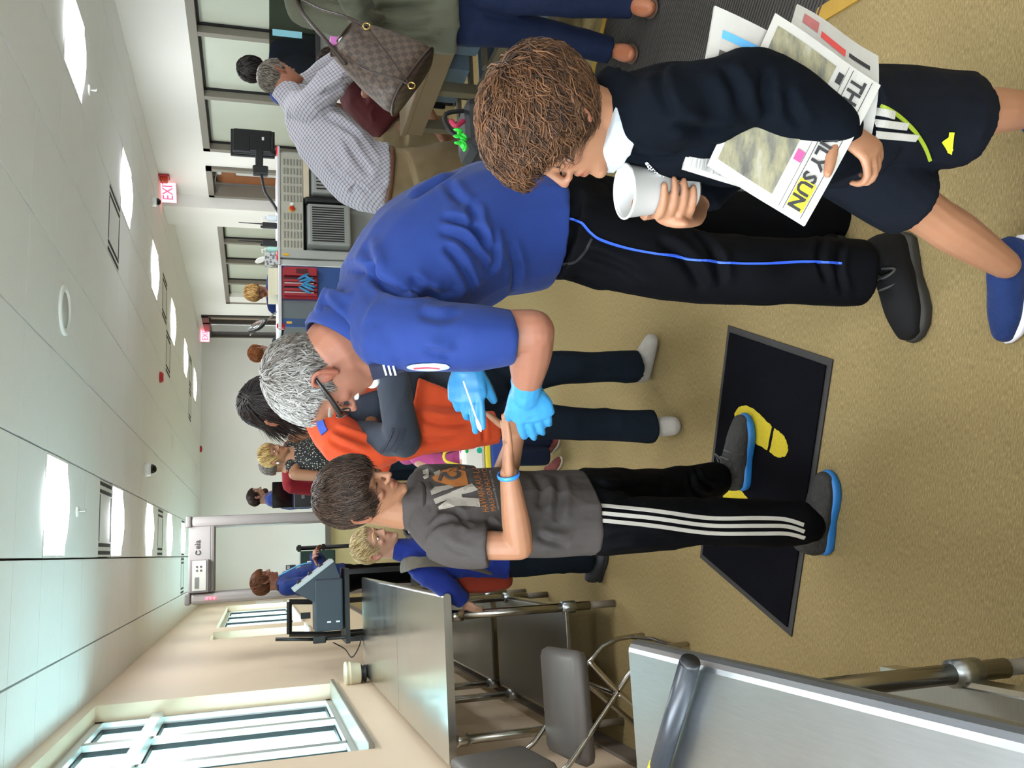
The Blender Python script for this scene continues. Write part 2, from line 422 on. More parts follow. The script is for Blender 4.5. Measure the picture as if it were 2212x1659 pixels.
def dome(x, y, lab, s=1.0):
    p = onc(x, y); t = thing('camera_dome', lab, 'security camera', p)
    MB().lathe([(0.075*s, 0), (0.075*s, -0.05*s), (0.065*s, -0.07*s), (0.05*s, -0.07*s)], p, 24).build('housing', M_LFR, t, True)
    a = np.linspace(0, math.pi/2, 7)
    MB().lathe([(0.055*s*math.cos(q)+0.0005, -0.07*s-0.055*s*math.sin(q)) for q in a], p, 20).build('dome', mat('dome_black', '0d0d0f', 0.08, var=0), t, True)
dome(312, 1014, 'black security camera dome in the middle of the ceiling'); dome(328, 435, 'black security camera dome beside the lit exit sign', 0.8)
M_RED = mat('alarm_red', 'b3202c', 0.35, var=0.05)
def strobe(x, y, lab):
    p = onc(x, y); t = thing('fire_alarm', lab, 'fire alarm', p)
    MB().lathe([(0.07, 0.0), (0.07, -0.025), (0.05, -0.045), (0.03, -0.045)], p, 20).build('body', M_RED, t, True)
    MB().lathe([(0.022, -0.044), (0.02, -0.06), (0.006, -0.068)], p, 14).build('lens', mat('strobe_lens', 'e8e8ea', 0.1, var=0), t, True)
strobe(345, 815, 'red ceiling fire alarm above the grey-haired officer'); strobe(432, 970, 'small red ceiling fire alarm near the end wall')
# ---- windows in the tan wall
def frame_rect(b, x, ya, yb, za, zb, wdt, dep):
    b.box((x, (ya+yb)/2, za+wdt/2), (dep, yb-ya, wdt)); b.box((x, (ya+yb)/2, zb-wdt/2), (dep, yb-ya, wdt))
    b.box((x, ya+wdt/2, (za+zb)/2), (dep, wdt, zb-za)); b.box((x, yb-wdt/2, (za+zb)/2), (dep, wdt, zb-za))
w1 = struct(thing('window_1', 'large aluminium framed window in the tan wall over the steel tables', 'window', (XL-0.15, 5.75, 1.09)))
b = MB(); frame_rect(b, XL-0.16, W1[0], W1[1], W1[2], W1[3], 0.055, 0.10); b.build('window_frame', M_ALU, w1)
xm = XL-0.16
mbox('transom', (xm+0.02, (W1[0]+W1[1])/2, 2.30), (0.13, W1[1]-W1[0]-0.1, 0.07), M_ALU, w1)
vm = [5.36, 6.14]
for y in vm: mbox('mullion', (xm+0.0, y, (W1[2]+W1[3])/2), (0.10, 0.075, W1[3]-W1[2]-0.1), M_ALU, w1)
ys = [W1[0]+0.05]+vm+[W1[1]-0.05]
for k in range(3):
    for za, zb in ((1.145, 2.265), (2.335, 2.655)):
        ya, yb = ys[k]+0.035, ys[k+1]-0.035
        mbox('pane', (xm-0.01, (ya+yb)/2, (za+zb)/2), (0.006, yb-ya, zb-za), M_PANE, w1)
        b = MB(); frame_rect(b, xm-0.005, ya, yb, za, zb, 0.009, 0.03); b.build('gasket', M_RUBBER, w1)
mbox('sill', (XL-0.055, (W1[0]+W1[1])/2, 1.095), (0.17, W1[1]-W1[0], 0.03), mat('window_sill', '8a8378', 0.35, var=0.1), w1, bev=0.006)
w5 = struct(thing('window_5', 'clear window in the tan wall beside the viewer', 'window', (XL-0.15, -0.5, 1.09)))
b = MB(); frame_rect(b, xm, -2.8, 1.8, 1.09, 2.71, 0.055, 0.10); b.build('window_frame', M_ALU, w5)
for y in (-1.3, 0.3): mbox('mullion', (xm, y, 1.9), (0.10, 0.075, 1.52), M_ALU, w5)
w2 = struct(thing('window_2', 'row of tall narrow window panes far along the tan wall', 'window', (XL-0.15, 15, 0.98)))
for (ya, yb, za, zb), nm in ((W2a, 1), (W2b, 4)):
    b = MB(); frame_rect(b, xm, ya, yb, za, zb, 0.06, 0.09); b.build('window_frame', M_TRIMW, w2)
    for k in range(1, nm): mbox('mullion', (xm, ya+(yb-ya)*k/nm, (za+zb)/2), (0.09, 0.16, zb-za-0.1), M_TRIMW, w2)
    for k in range(nm):
        y0_ = ya+(yb-ya)*k/nm+0.07; y1_ = ya+(yb-ya)*(k+1)/nm-0.07
        mbox('pane', (xm-0.01, (y0_+y1_)/2, (za+zb)/2), (0.006, y1_-y0_, zb-za-0.12), M_PANE, w2)
        b = MB(); frame_rect(b, xm+0.01, y0_, y1_, za+0.06, zb-0.06, 0.02, 0.03); b.build('gasket', M_RUBBER, w2)
    mbox('sill', (XL-0.05, (ya+yb)/2, za+0.012), (0.18, yb-ya, 0.025), M_TRIMW, w2)
# yard / office seen through those windows
M_YARD = mat('office_wall', '6d7878', 0.9, var=0.03)
struct(mbox('wall_outside', (-5.2, 9, 1.5), (0.2, 30, 5), M_YARD), 'pale wall seen beyond the clear window', 'wall')
struct(mbox('floor_outside', (-3.2, 9, -0.06), (3.9, 30, 0.1), mat('bounce_floor', 'e6e6e2', 0.8)), 'near-white floor beyond the clear window that bounces daylight indoors', 'floor')  # whitened to act as a reflector, throwing daylight up onto the ceiling
t = thing('office_partition', 'grey panelled partition with mesh base beyond the clear window', 'partition', (-3.6, 9.2, 0))
for k in range(5): mbox('panel', (-3.6, 7.2+k*1.02, 1.45), (0.05, 1.0, 1.1), mat('partition_grey', 'b9c4cc', 0.7), t)
b = MB()
for k in range(26):
    b.tube([(-3.57, 7.0+k*0.2, 0.35), (-3.57, 7.5+k*0.2, 0.88)], 0.008, 4, cap='flat'); b.tube([(-3.57, 7.5+k*0.2, 0.35), (-3.57, 7.0+k*0.2, 0.88)], 0.008, 4, cap='flat')
b.build('mesh_base', mat('mesh_grey', '6f7b80', 0.5), t)
mbox('base_plate', (-3.64, 9.3, 0.6), (0.04, 5.0, 0.6), M_ALU, t)
for (yy, zz, s_, c_, lab) in ((8.3, 1.15, (0.2, 0.55, 0.45), '3a3f45', 'dark office cabinet beyond the clear window nearer the sill'), (10.4, 1.15, (0.2, 0.7, 0.5), '44484c', 'dark wall box beyond the clear window'),):
    t = thing('office_cabinet', lab, 'cabinet', (-3.2, yy, 0))
    mbox('body', (-3.2, yy, zz-0.1), s_, mat('cab'+c_, c_, 0.5), t, bev=0.01); mbox('stand', (-3.2, yy, (zz-0.3)/2), (0.16, s_[1]*0.8, zz-0.32), M_BLACK, t)
    mbox('papers', (-3.08, yy-0.1, zz), (0.02, 0.2, 0.16), mat('paper_white', 'e8e8e6', 0.7, var=0), t)
    mbox('yellow_label', (-3.08, yy+0.18, zz-0.1), (0.02, 0.12, 0.18), mat('label_yellow', 'c9a437', 0.6, var=0), t)
# ---- frosted windows in the white wall
def frosted(name, X, ya, yb, za, zb, ms, lab):
    t = struct(thing(name, lab, 'window', (X+0.05, (ya+yb)/2, za)))
    b = MB(); frame_rect(b, X+0.05, ya, yb, za, zb, 0.075, 0.12); b.build('window_frame', M_BRONZE, t)
    for y in ms: mbox('mullion', (X+0.05, y, (za+zb)/2), (0.11, 0.07, zb-za-0.15), M_BRONZE, t)
    e = [ya+0.075]+[q for q in ms]+[yb-0.075]
    for k in range(len(e)-1):
        y0_, y1_ = e[k]+(0.035 if k else 0), e[k+1]-(0.035 if k < len(e)-2 else 0)
        mbox('pane', (X+0.09, (y0_+y1_)/2, (za+zb)/2), (0.01, y1_-y0_, zb-za-0.15), M_FROST, t)
        b = MB(); frame_rect(b, X+0.08, y0_, y1_, za+0.075, zb-0.075, 0.022, 0.03); b.build('gasket', M_RUBBER, t)
frosted('window_3', XR, 4.05, 10.10, 0.95, 2.225, [5.23, 6.45, 7.66, 8.83], 'frosted window row with bronze frame along the near white wall')
m4 = [float(onx(*q, XR2)[1]) for q in ((470, 524), (477, 568), (482, 612))]
frosted('window_4', XR2, 12.2, float(onx(485, 655, XR2)[1]), 0.95, 2.19, m4, 'frosted window row with bronze frame beyond the column')
# ---- wooden door
d1 = struct(thing('door_1', 'brown wooden door with glass panel in a bronze frame', 'door', (XR, 10.97, 0)))
b = MB()
for y in (10.555, 11.385): b.box((XR+0.04, y, 1.11), (0.16, 0.07, 2.22))
b.box((XR+0.04, 10.97, 2.19), (0.16, 0.90, 0.07)); b.build('door_frame', M_BRONZE, d1)
M_WOOD = mat('door_wood', '8f5a34', 0.45, var=0.25, vscale=6, vec=(1, 6, 0.6))
dl = MB(); X0 = XR+0.16
dl.box((X0, 10.68, 1.06), (0.045, 0.18, 2.1)).box((X0, 11.22, 1.06), (0.045, 0.22, 2.1)).box((X0, 10.94, 2.0), (0.045, 0.34, 0.22)).box((X0, 10.94, 0.55), (0.045, 0.34, 1.08))
dl = dl.build('door_leaf', M_WOOD, d1)
mbox('glass_panel', (X0, 10.94, 1.49), (0.01, 0.35, 0.81), mat('door_glass', 'd8dcd8', 0.2, var=0), d1)
mbox('closer', (XR+0.10, 10.80, 2.08), (0.06, 0.26, 0.06), M_ALU, d1, bev=0.008)
MB().tube([(XR+0.09, 10.9, 2.115), (XR+0.06, 11.1, 2.14), (XR+0.09, 11.28, 2.14)], 0.01, 8).build('closer_arm', M_ALU, d1)
mbox('side_panel', (XR+0.2, 11.33, 1.1), (0.03, 0.16, 2.15), mat('dark_reveal', '463c34', 0.7), d1)
mbox('door_backing', (XR+0.27, 10.97, 1.1), (0.02, 0.95, 2.2), mat('dark_reveal', '463c34', 0.7), d1)
MB().tube([(XR+0.12, 10.62, 1.02), (XR+0.08, 10.62, 1.02), (XR+0.08, 10.72, 1.02)], 0.012, 8).build('door_handle', M_ALU, d1)
# ---- far sliding doorway
d2 = struct(thing('door_2', 'dark framed far doorway at the end of the white wall', 'door', (XR2, 19.2, 0)))
b = MB()
for y in (18.32, 18.85, 20.05): b.box((XR2+0.03, y, 1.35), (0.12, 0.10, 2.7))
b.box((XR2+0.03, 19.15, 2.63), (0.12, 1.8, 0.14)); b.build('door_frame', mat('dark_bronze', '3b352f', 0.5), d2)
mbox('door_leaf', (XR2+0.05, 19.45, 1.28), (0.05, 0.55, 2.55), M_ALU, d2)
mbox('glass_panel', (XR2+0.06, 18.58, 1.28), (0.02, 0.44, 2.5), mat('door_glass_tan', 'b7a692', 0.3, var=0), d2)
# ---- exit signs
M_EXR = emit('exit_red', 'ff2a44', 1.6); M_EXW = emit('exit_face', 'ff8fa0', 1.1)
def exit_sign(p, s, lab, N=(0, -1, 0)):
    t = thing('exit_sign', lab, 'exit sign', p); p = A(p, float); N = nrm(N); U = A([-N[1], N[0], 0]); R_ = np.stack([U, -N, A([0, 0, 1.0])], 1)
    mbox('housing', p, (0.36*s, 0.05*s, 0.21*s), mat('exit_housing', 'f2c9cd', 0.4, var=0), t, bev=0.005, R=R_)
    mbox('face', p+N*0.027*s, (0.34*s, 0.004*s, 0.19*s), M_EXW, t, R=R_)
    lettering('lettering', 'EXIT', 0.17*s, p+N*0.031*s+A([0, 0, -0.058*s]), U, (0, 0, 1), M_EXR, t, 'CENTER', sx=0.8)
    MB().tube([p+A([0, 0, 0.1*s]), p+A([0, 0, 0.1*s+0.03])], 0.03*s, 12).build('mount', M_LFR, t)
pe = P(362, 407, 11.2); exit_sign(pe, 1.05, 'lit red exit sign hanging from the ceiling by the column', (-0.72, -0.69, 0))
pe2 = P(443, 723, 19.6); exit_sign(pe2, 0.95, 'small lit red exit sign over the far doorway')
p = onc(343, 374); p[1] = 10.9; p[0] = XR-0.06; t = thing('alarm_horn', 'red fire alarm horn on the white wall beside the exit sign', 'fire alarm', p)
mbox('back_plate', p+A([0.04, 0, -0.06]), (0.03, 0.13, 0.13), M_RED, t, bev=0.006); mbox('horn', p+A([0.0, 0, -0.06]), (0.06, 0.08, 0.09), mat('horn_orange', 'c8431f', 0.4), t, bev=0.012)
# ================================================================== equipment and furniture
def steel(name, col='c6c7c2', rough=0.20, sc=(3, 60, 3)):
    if name in MATS: return MATS[name]
    t = NT(name); v = t.coord(scale=sc); w_ = t.coord()
    nz = t.noise(v, 6, 4); sm = t.noise(w_, 3.0, 4)
    t.l(t.mix(nz, tuple(x*0.82 for x in lin(col)[:3])+(1,), lin(col)), t.b.inputs['Base Color'])
    t.b.inputs['Metallic'].default_value = 1.0
    t.l(t.math('ADD', t.math('MULTIPLY', sm, 0.16), rough-0.08), t.b.inputs['Roughness'])
    t.bump(nz, 0.015, 0.001); MATS[name] = t.m; return t.m
M_STEEL = steel('brushed_steel'); M_STEEL2 = steel('worn_steel', 'aeb3b5', 0.34, (40, 3, 3)); M_STEELD = steel('shelf_steel', '8f8d88', 0.38)
M_TUBE = steel('tube_steel', 'a9a79f', 0.25, (3, 3, 60)); M_FOOT = mat('grey_foot', '6f675a', 0.6, var=0.05)
def steel_table(lab, x0, x1, y0, y1, z, zs, legs, m, label_shelf=None, edge=0.035):
    t = thing('steel_table', lab, 'table', ((x0+x1)/2, (y0+y1)/2, 0), 'stainless steel search tables')
    b = MB(); r = edge/2; prof = []
    xs = [x1-r+r*math.cos(a) for a in np.linspace(-math.pi/2, math.pi/2, 9)]; zz = [z-r+r*math.sin(a) for a in np.linspace(-math.pi/2, math.pi/2, 9)]
    out = [(x0, z-edge)]+list(zip(xs, zz))+[(x0, z)]
    b.prism(out, y1-y0, (0, y0, 0), (1, 0, 0), (0, 0, 1), (0, 1, 0)); b.build('table_top', m, t, False)
    mbox('shelf', ((x0+x1)/2, (y0+y1)/2, zs), (x1-x0-0.22, y1-y0-0.14, 0.02), M_STEELD, t, bev=0.004)
    b = MB()
    mbox('shelf_rail', (x1-0.11, (y0+y1)/2, zs-0.015), (0.02, y1-y0-0.16, 0.045), M_STEEL, t); mbox('shelf_rail', (x0+0.11, (y0+y1)/2, zs-0.015), (0.02, y1-y0-0.16, 0.045), M_STEEL, t)
    for (lx, ly) in legs:
        lg = MB().tube([(lx, ly, 0.13), (lx, ly, z-edge)], 0.021, 14, cap='flat').build('leg', M_TUBE, t, True)
        MB().tube([(lx, ly, zs-0.045), (lx, ly, zs+0.02)], 0.029, 14, cap='flat').build('collar', M_STEEL2, lg, True)
        MB().tube([(lx, ly, z-edge-0.07), (lx, ly, z-edge)], 0.027, 14, cap='flat').build('socket', M_STEEL, lg, True)
        MB().tube([(lx, ly, 0.0), (lx, ly, 0.14)], 0.017, 12, cap='flat').build('foot', M_FOOT, lg, True)
    return t
ZT = 0.85
steel_table('long stainless steel table under the window with the cream canister', -0.93, -0.21, 3.88, 5.265, ZT, 0.25, [(-0.315, 3.97), (-0.315, 4.98), (-0.85, 3.97), (-0.85, 4.98)], M_STEEL)
steel_table('farther stainless steel table butted behind the first along the tan wall', -0.93, -0.21, 5.27, 7.0, ZT, 0.25, [(-0.315, 5.42), (-0.315, 6.88), (-0.85, 5.42), (-0.85, 6.88)], M_STEEL)
steel_table('nearest scratched steel table corner with black wand lying on it', -0.95, -0.23, -0.4, 1.865, ZT, 0.25, [(-0.317, 1.55), (-0.317, 0.2), (-0.86, 1.55), (-0.86, 0.2)], M_STEEL2, edge=0.05)
# cream canister
pc = onz(790, 1452, ZT); pc[1] -= 0.05
t = thing('canister', 'round cream canister with black base on the steel table', 'canister', pc)
MB().lathe([(0.045, 0.0), (0.062, 0.005), (0.062, 0.018), (0.055, 0.022), (0.055, 0.03), (0.064, 0.035), (0.064, 0.05)], pc, 32).build('base', M_BLACK, t, True)
M_CREAM = mat('cream_plastic', 'e3dcc0', 0.5, var=0.03)
MB().lathe([(0.072, 0.045), (0.078, 0.052), (0.086, 0.115), (0.092, 0.118), (0.092, 0.128), (0.087, 0.13), (0.088, 0.142), (0.095, 0.145), (0.095, 0.156), (0.088, 0.162), (0.06, 0.158), (0.001, 0.156)], pc, 40).build('bowl', M_CREAM, t, True)
# hand-held wand on the nearest table
wa, wb = onz(1490, 1432, 0.875), onz(1420, 1672, 0.875)
t = thing('metal_detector_wand', 'black hand-held detector wand lying across the nearest steel table', 'wand', wa)
d = nrm(wb-wa); d[2] = 0
MB().tube([wa, wb], [(0.021, 0.018)]*2, 16, cap='flat').build('body', mat('wand_black', '20242a', 0.35, var=0.05), t, True)
MB().tube([wa-d*0.006, wa+d*0.004], 0.0185, 16, cap='flat').build('end_cap', M_BLACK, t, True)
we = onz(1424, 1652, 0.875); MB().tube([we, we+d*0.10], [(0.0215, 0.0185)]*2, 16, cap='flat').build('yellow_band', mat('band_yellow', 'd8d02a', 0.4, var=0), t, True)
MB().tube([wb, wb+d*0.22], [(0.024, 0.02)]*2, 14).build('grip', M_BLACK, t, True)
# grey padded folding chair
t = thing('folding_chair', 'grey padded folding chair with chrome legs beside the steel table', 'chair', (-0.66, 3.45, 0))
M_VINYL = mat('grey_vinyl', ('75706c', 0.52), 0.45, var=0.05, bump=0.04, bscale=300); M_CHROME = steel('chrome', 'b4b2ac', 0.14, (3, 3, 3))
def padded(name, c, size, rz, tilt, parent, bev):
    Rm = Matrix.Rotation(rz, 3, 'Z')@Matrix.Rotation(tilt, 3, 'Y')
    o = MB().box(c, size, R=A(Rm), bev=bev).build(name, M_VINYL, parent, True); return o
o = padded('seat', (-0.645, 3.45, 0.455), (0.42, 0.43, 0.075), 0.05, 0.0, t, 0.035)
o = padded('backrest', (-0.845, 3.43, 0.74), (0.05, 0.44, 0.32), 0.05, -0.05, t, 0.03)
for s_ in (-1, 1):
    y = 3.45+s_*0.21
    MB().tube([(-0.93, y, 0.92), (-0.87, y, 0.6), (-0.70, y, 0.42), (-0.47, y, 0.2), (-0.435, y, 0.01)], 0.011, 10, smooth=3).build('leg', M_CHROME, t, True)
    MB().tube([(-0.47, y, 0.42), (-0.6, y, 0.3), (-0.85, y, 0.02)], 0.011, 10, smooth=3).build('leg', M_CHROME, t, True)
MB().tube([(-0.44, 3.25, 0.06), (-0.43, 3.45, 0.055), (-0.44, 3.65, 0.06)], 0.009, 8).build('stretcher', M_CHROME, t, True)
MB().tube([(-0.60, 3.24, 0.31), (-0.60, 3.66, 0.31)], 0.009, 8).build('stretcher', M_CHROME, t, True)
MB().tube([(-0.885, 3.23, 0.60), (-0.86, 3.2, 0.75), (-0.90, 3.23, 0.90), (-0.91, 3.43, 0.925), (-0.90, 3.66, 0.90), (-0.86, 3.68, 0.75), (-0.885, 3.66, 0.6)], 0.010, 8, smooth=4).build('back_frame', M_CHROME, t, True)
# floor mat with footprints
MC = A([0.1915, 2.614, 0]); ML = nrm(A([0.731, 2.709, 0])-A([-0.082, 3.071, 0])); MW = A([-ML[1], ML[0], 0])
t = thing('floor_mat', 'black rectangular floor mat with yellow footprints', 'mat', MC)
R3 = np.stack([ML, MW, A([0, 0, 1.0])], 1)
MB().box(MC+A([0, 0, 0.0025]), (0.905, 0.61, 0.005), R=R3).build('rubber_border', mat('mat_rubber', '221f1d', 0.7, var=0.1), t)
MB().box(MC+A([0, 0, 0.006]), (0.86, 0.565, 0.007), R=R3).build('pile', mat('mat_pile', '0f0f13', 0.95, var=0.5, vscale=200, bump=0.6, bscale=400, spec=0.03), t)
M_YEL = mat('yellow_pile', ('ecd21f', 0.56), 0.9, var=0.2, vscale=150, bump=0.5, bscale=400)
def footprint(toe, heel):
    toe, heel = A(toe, float), A(heel, float); L = np.linalg.norm(toe-heel); U = nrm(heel-toe); V = A([-U[1], U[0], 0])
    sole = [(0, 0.0), (0.02, 0.032), (0.06, 0.052), (0.11, 0.058), (0.17, 0.05), (0.225, 0.041), (0.225, -0.041), (0.17, -0.045), (0.11, -0.052), (0.06, -0.05), (0.02, -0.032)]
    hl = [(0.24, 0.041), (0.27, 0.042), (0.30, 0.036), (0.325, 0.018), (0.332, 0), (0.325, -0.018), (0.30, -0.036), (0.27, -0.042), (0.24, -0.041)]
    k = L/0.332
    for nm, o in (('footprint_sole', sole), ('footprint_heel', hl)):
        oo = []
        for q in range(len(o)):                     # ragged woven edge
            a, b_ = A(o[q]), A(o[(q+1) % len(o)])
            for s_ in np.linspace(0, 1, 5, endpoint=False): oo.append((a+(b_-a)*s_)*k+RNG.normal(0, 0.0012, 2))
        MB().prism(oo, 0.0015, toe+A([0, 0, 0.0093]), U, V).build(nm, M_YEL, t)
ft, fh = onz(1592, 893), onz(1708, 975)
footprint(ft, fh); off = onz(1566, 1062)-ft; footprint(ft+off, fh+off)
# dark ribbed mat with tape at the walk-through
t = thing('rubber_runner', 'dark ribbed rubber runner on the carpet edged with yellow tape', 'mat', (2.3, 2.8, 0))
ru = nrm(onz(1280, 190)-onz(1315, 32)); ru[2] = 0; rv = A([ru[1], -ru[0], 0]); rv = -rv if rv[1] > 0 else rv
c0 = onz(1280, 190)+ru*0.05
def rpt(a, b): return c0-ru*a+rv*b
rb = MB().prism([(0, 0), (2.2, 0), (2.2, 1.75), (0, 1.75)], 0.006, c0, -ru, rv).build('sheet', mat('runner_rubber', '2a2724', 0.6, var=0.12, vscale=60), t)
b = MB()
for k in range(100):
    b.box(rpt(1.1, 0.02+k*0.0172)+A([0, 0, 0.007]), (2.18, 0.008, 0.004), R=np.stack([-ru, rv, A([0, 0, 1.0])], 1))
o = b.build('ribs', mat('runner_rib', '332f2b', 0.55, var=0.1, vscale=80), t); o['kind'] = 'stuff'
M_TAPE = mat('yellow_tape', ('c89a2e', 0.56), 0.6, var=0.15)
tn = nrm(onz(1778, 32)-onz(1830, 0)); q0 = onz(1778, 32)
MB().prism([(-0.02, -0.02), (0.9, -0.02), (0.9, 0.03), (-0.02, 0.03)], 0.008, onz(1776, 36), -tn, A([tn[1], -tn[0], 0])).build('tape', M_TAPE, t)
MB().prism([(0, -0.06), (2.2, -0.06), (2.2, -0.01), (0, -0.01)], 0.004, c0, -ru, rv).build('tape', M_TAPE, t)
# ---- walk-through metal detector
YD = 8.75; xl, xr = -0.41, 0.385
t = thing('walk_through_detector', 'grey walk-through metal detector arch with lit red lamps', 'metal detector', (0, YD, 0))
M_DET = mat('detector_grey', '9f9895', 0.5, var=0.03); M_DET2 = mat('detector_dark', '7d7775', 0.5, var=0.03)
def post(xc):
    p_ = MB(); p_.box((xc, YD+0.2, 1.11), (0.097, 0.52, 2.22), bev=0.03); o_ = p_.build('post', M_DET, t)
    mbox('post_cap', (xc, YD+0.2, 2.24), (0.107, 0.54, 0.05), M_DET2, o_, bev=0.015); return o_
po = post(xl+0.045); post(xr-0.045)
for k in range(3):
    MB().ell((xl+0.045, YD-0.065, 2.070-0.032*k), (0.011, 0.006, 0.011)).build('indicator_lamp', emit('led_red', 'ff3040', 6.0), po, True)
mbox('crosspiece', (0, YD+0.12, 2.140), (xr-xl-0.18, 0.3, 0.20), M_DET, t, bev=0.01)
mbox('lower_rim', (0, YD+0.12, 2.025), (xr-xl-0.18, 0.32, 0.03), M_DET2, t, bev=0.006)
cp = mbox('control_unit', (-0.16, YD-0.05, 2.140), (0.30, 0.06, 0.17), M_DET2, t, bev=0.008)
mbox('display', (-0.155, YD-0.082, 2.140), (0.27, 0.006, 0.12), mat('display_face', 'c6c2ba', 0.3, var=0.03), cp)
mbox('screen', (-0.22, YD-0.087, 2.160), (0.10, 0.004, 0.035), mat('lcd', '6f716c', 0.3, var=0), cp)
for k in range(4): mbox('key', (-0.11+0.035*(k % 2), YD-0.087, 2.160-0.035*(k//2)), (0.018, 0.004, 0.014), mat('key_dark', '4b4947', 0.5, var=0), cp)
lettering('lettering', 'eia', 0.075, (0.085, YD-0.032, 2.135), (1, 0, 0), (0, 0, 1), mat('logo_ink', '3b3838', 0.6, var=0), t, bold=0.002)
MB().tube([(0.055+0.02*math.cos(a), YD-0.033, 2.155+0.02*math.sin(a)) for a in np.linspace(0.6, 5.7, 14)], 0.004, 6).build('logo_ring', MATS['logo_ink'], t)
# ---- trace detector on its black cart
YE = 7.3
t = thing('trace_detector', 'dark trace detection machine with slanted grey keypad face', 'scanner', (-0.42, YE, 0.97))
M_ETD = mat('etd_dark', '353c46', 0.5, var=0.05)
def at(x, y, Y=YE): return P(x, y, Y)
xa, za = at(680, 1365)[0], at(680, 1365)[2]; xb, zb = at(740, 1248)[0], at(740, 1248)[2]
mbox('body', ((xa+xb)/2, YE+0.12, (za+zb)/2), (xb-xa, 0.30, za-zb), M_ETD, t, bev=0.012)
f0, f1 = at(636, 1279), at(721, 1213)
fd = nrm(f1-f0); fn = A([fd[2], 0, -fd[0]]); fn = -fn if fn[0] < 0 else fn
out = [(f0[0], f0[2]), (f1[0], f1[2]), (xb, zb+0.02), (at(700, 1310)[0], at(700, 1310)[2]), (f0[0]-0.06, f0[2]-0.10)]
MB().prism(out, 0.30, (0, YE-0.02, 0), (1, 0, 0), (0, 0, 1), (0, 1, 0)).build('console', M_ETD, t)
o2 = [(f0[0]+fn[0]*k, f0[2]+fn[2]*k) for k in (0.0, 0.028)]+[(f1[0]+fn[0]*k, f1[2]+fn[2]*k) for k in (0.028, 0.0)]
cf = MB().prism(o2, 0.31, (0, YE-0.025, 0), (1, 0, 0), (0, 0, 1), (0, 1, 0)).build('keypad_face', mat('etd_face', 'aeb2b4', 0.4, var=0.03), t)
for k in range(3):
    q = f0+(f1-f0)*(0.2+0.28*k)+fn*0.03; mbox('switch', q+A([0, 0.16, 0]), (0.03, 0.10, 0.03), M_BLACK, cf)
for k, dx in enumerate((0.02, 0.055)): mbox('status_lamp', (xa+0.07, YE-0.032, za-0.07-dx*2), (0.012, 0.006, 0.03), mat('lamp_white', 'e8eef0', 0.3, var=0), t)
t = thing('equipment_cart', 'black metal cart under the trace detection machine', 'cart', (-0.4, YE+0.1, 0))
M_CART = mat('cart_black', '17181a', 0.4, var=0.04)
mbox('top_shelf', (-0.43, YE+0.10, zb-0.025), (0.58, 0.42, 0.035), M_CART, t); mbox('lower_shelf', (-0.43, YE+0.10, 0.35), (0.54, 0.38, 0.03), M_CART, t)
for lx in (-0.69, -0.17):
    for ly in (YE-0.09, YE+0.28): mbox('upright', (lx, ly, (zb-0.04)/2), (0.035, 0.035, zb-0.04), M_CART, t)
p0, p1_ = at(595, 1381), at(690, 1381)
MB().tube([p0, p1_], 0.014, 12, cap='flat').build('pole', M_CART, t, True); mbox('pole_clamp', p1_, (0.06, 0.05, 0.10), M_CART, t, bev=0.008)
MB().tube([p1_, A([p1_[0], p1_[1], 0.2])], 0.014, 12, cap='flat').build('pole', M_CART, t, True)
b1 = at(625, 1370, YE+0.5); b2 = at(625, 1300, YE+0.5); b3 = at(705, 1300, YE+0.5); b4 = at(705, 1370, YE+0.5)
t = thing('equipment_rack', 'open black metal rack behind the trace detection machine', 'rack', (b1[0], b1[1], 0))
for a_, c_ in ((b1, b2), (b1, b4), (b2, b3)): MB().tube([a_, c_], 0.022, 4, cap='flat').build('bar', M_CART, t)
for q in (b4, b3): MB().tube([q, A([q[0], q[1], 0.0])], 0.022, 4, cap='flat').build('upright', M_CART, t)
mbox('hook_box', (b1+b3)/2+A([0.02, 0, 0.02]), (0.05, 0.05, 0.08), M_BLACK, t)
c1, c2, c3, c4 = at(720, 1388), at(745, 1402), at(760, 1420, 7.1), at(800, 1400, 7.05)
t = thing('power_cable', 'thin black power cable hanging behind the steel tables', 'cable', c1)
MB().tube([c1, c2, c3, at(775, 1398, 7.06), at(780, 1380, 7.05)], 0.005, 6, smooth=5).build('cable', M_BLACK, t, True)
# black stanchion rails beyond
t = thing('barrier_posts', 'black barrier post with crossbar behind the brown-haired officer', 'barrier', (0.0, 9.6, 0))
q1, q2 = P(640, 1185, 9.6), P(735, 1180, 9.6)
MB().tube([q1, A([q1[0], q1[1], 0])], 0.022, 10, cap='flat').build('post', M_CART, t, True)
for z_ in (q1[2]-0.03, q1[2]-0.28): mbox('bracket', (q1[0], q1[1], z_), (0.07, 0.05, 0.035), M_CART, t)
mbox('bin', (q1[0]-0.12, 9.65, q1[2]-0.22), (0.18, 0.2, 0.36), mat('bin_green', '33504a', 0.6), t, bev=0.01)
mbox('device', (q1[0]-0.19, 9.55, q1[2]+0.06), (0.05, 0.05, 0.10), mat('dev_blue', '4a5668', 0.4), t, bev=0.006)
mbox('device_label', (q1[0]-0.19, 9.52, q1[2]+0.085), (0.035, 0.006, 0.03), mat('paper_white', 'e8e8e6', 0.7, var=0), t)
mbox('base', (q1[0], q1[1], 0.015), (0.4, 0.3, 0.03), M_CART, t)
q3 = P(612, 1276, 9.5)
t = thing('wall_notice', 'white notice sheet on the tan wall behind the arch', 'notice', (XL, 17.5, 1.3))
pn = onx(575, 1289, XL); mbox('sheet', (XL+0.004, 19.4, 1.35), (0.006, 0.7, 0.55), mat('paper_white', 'e8e8e6', 0.7, var=0), t)
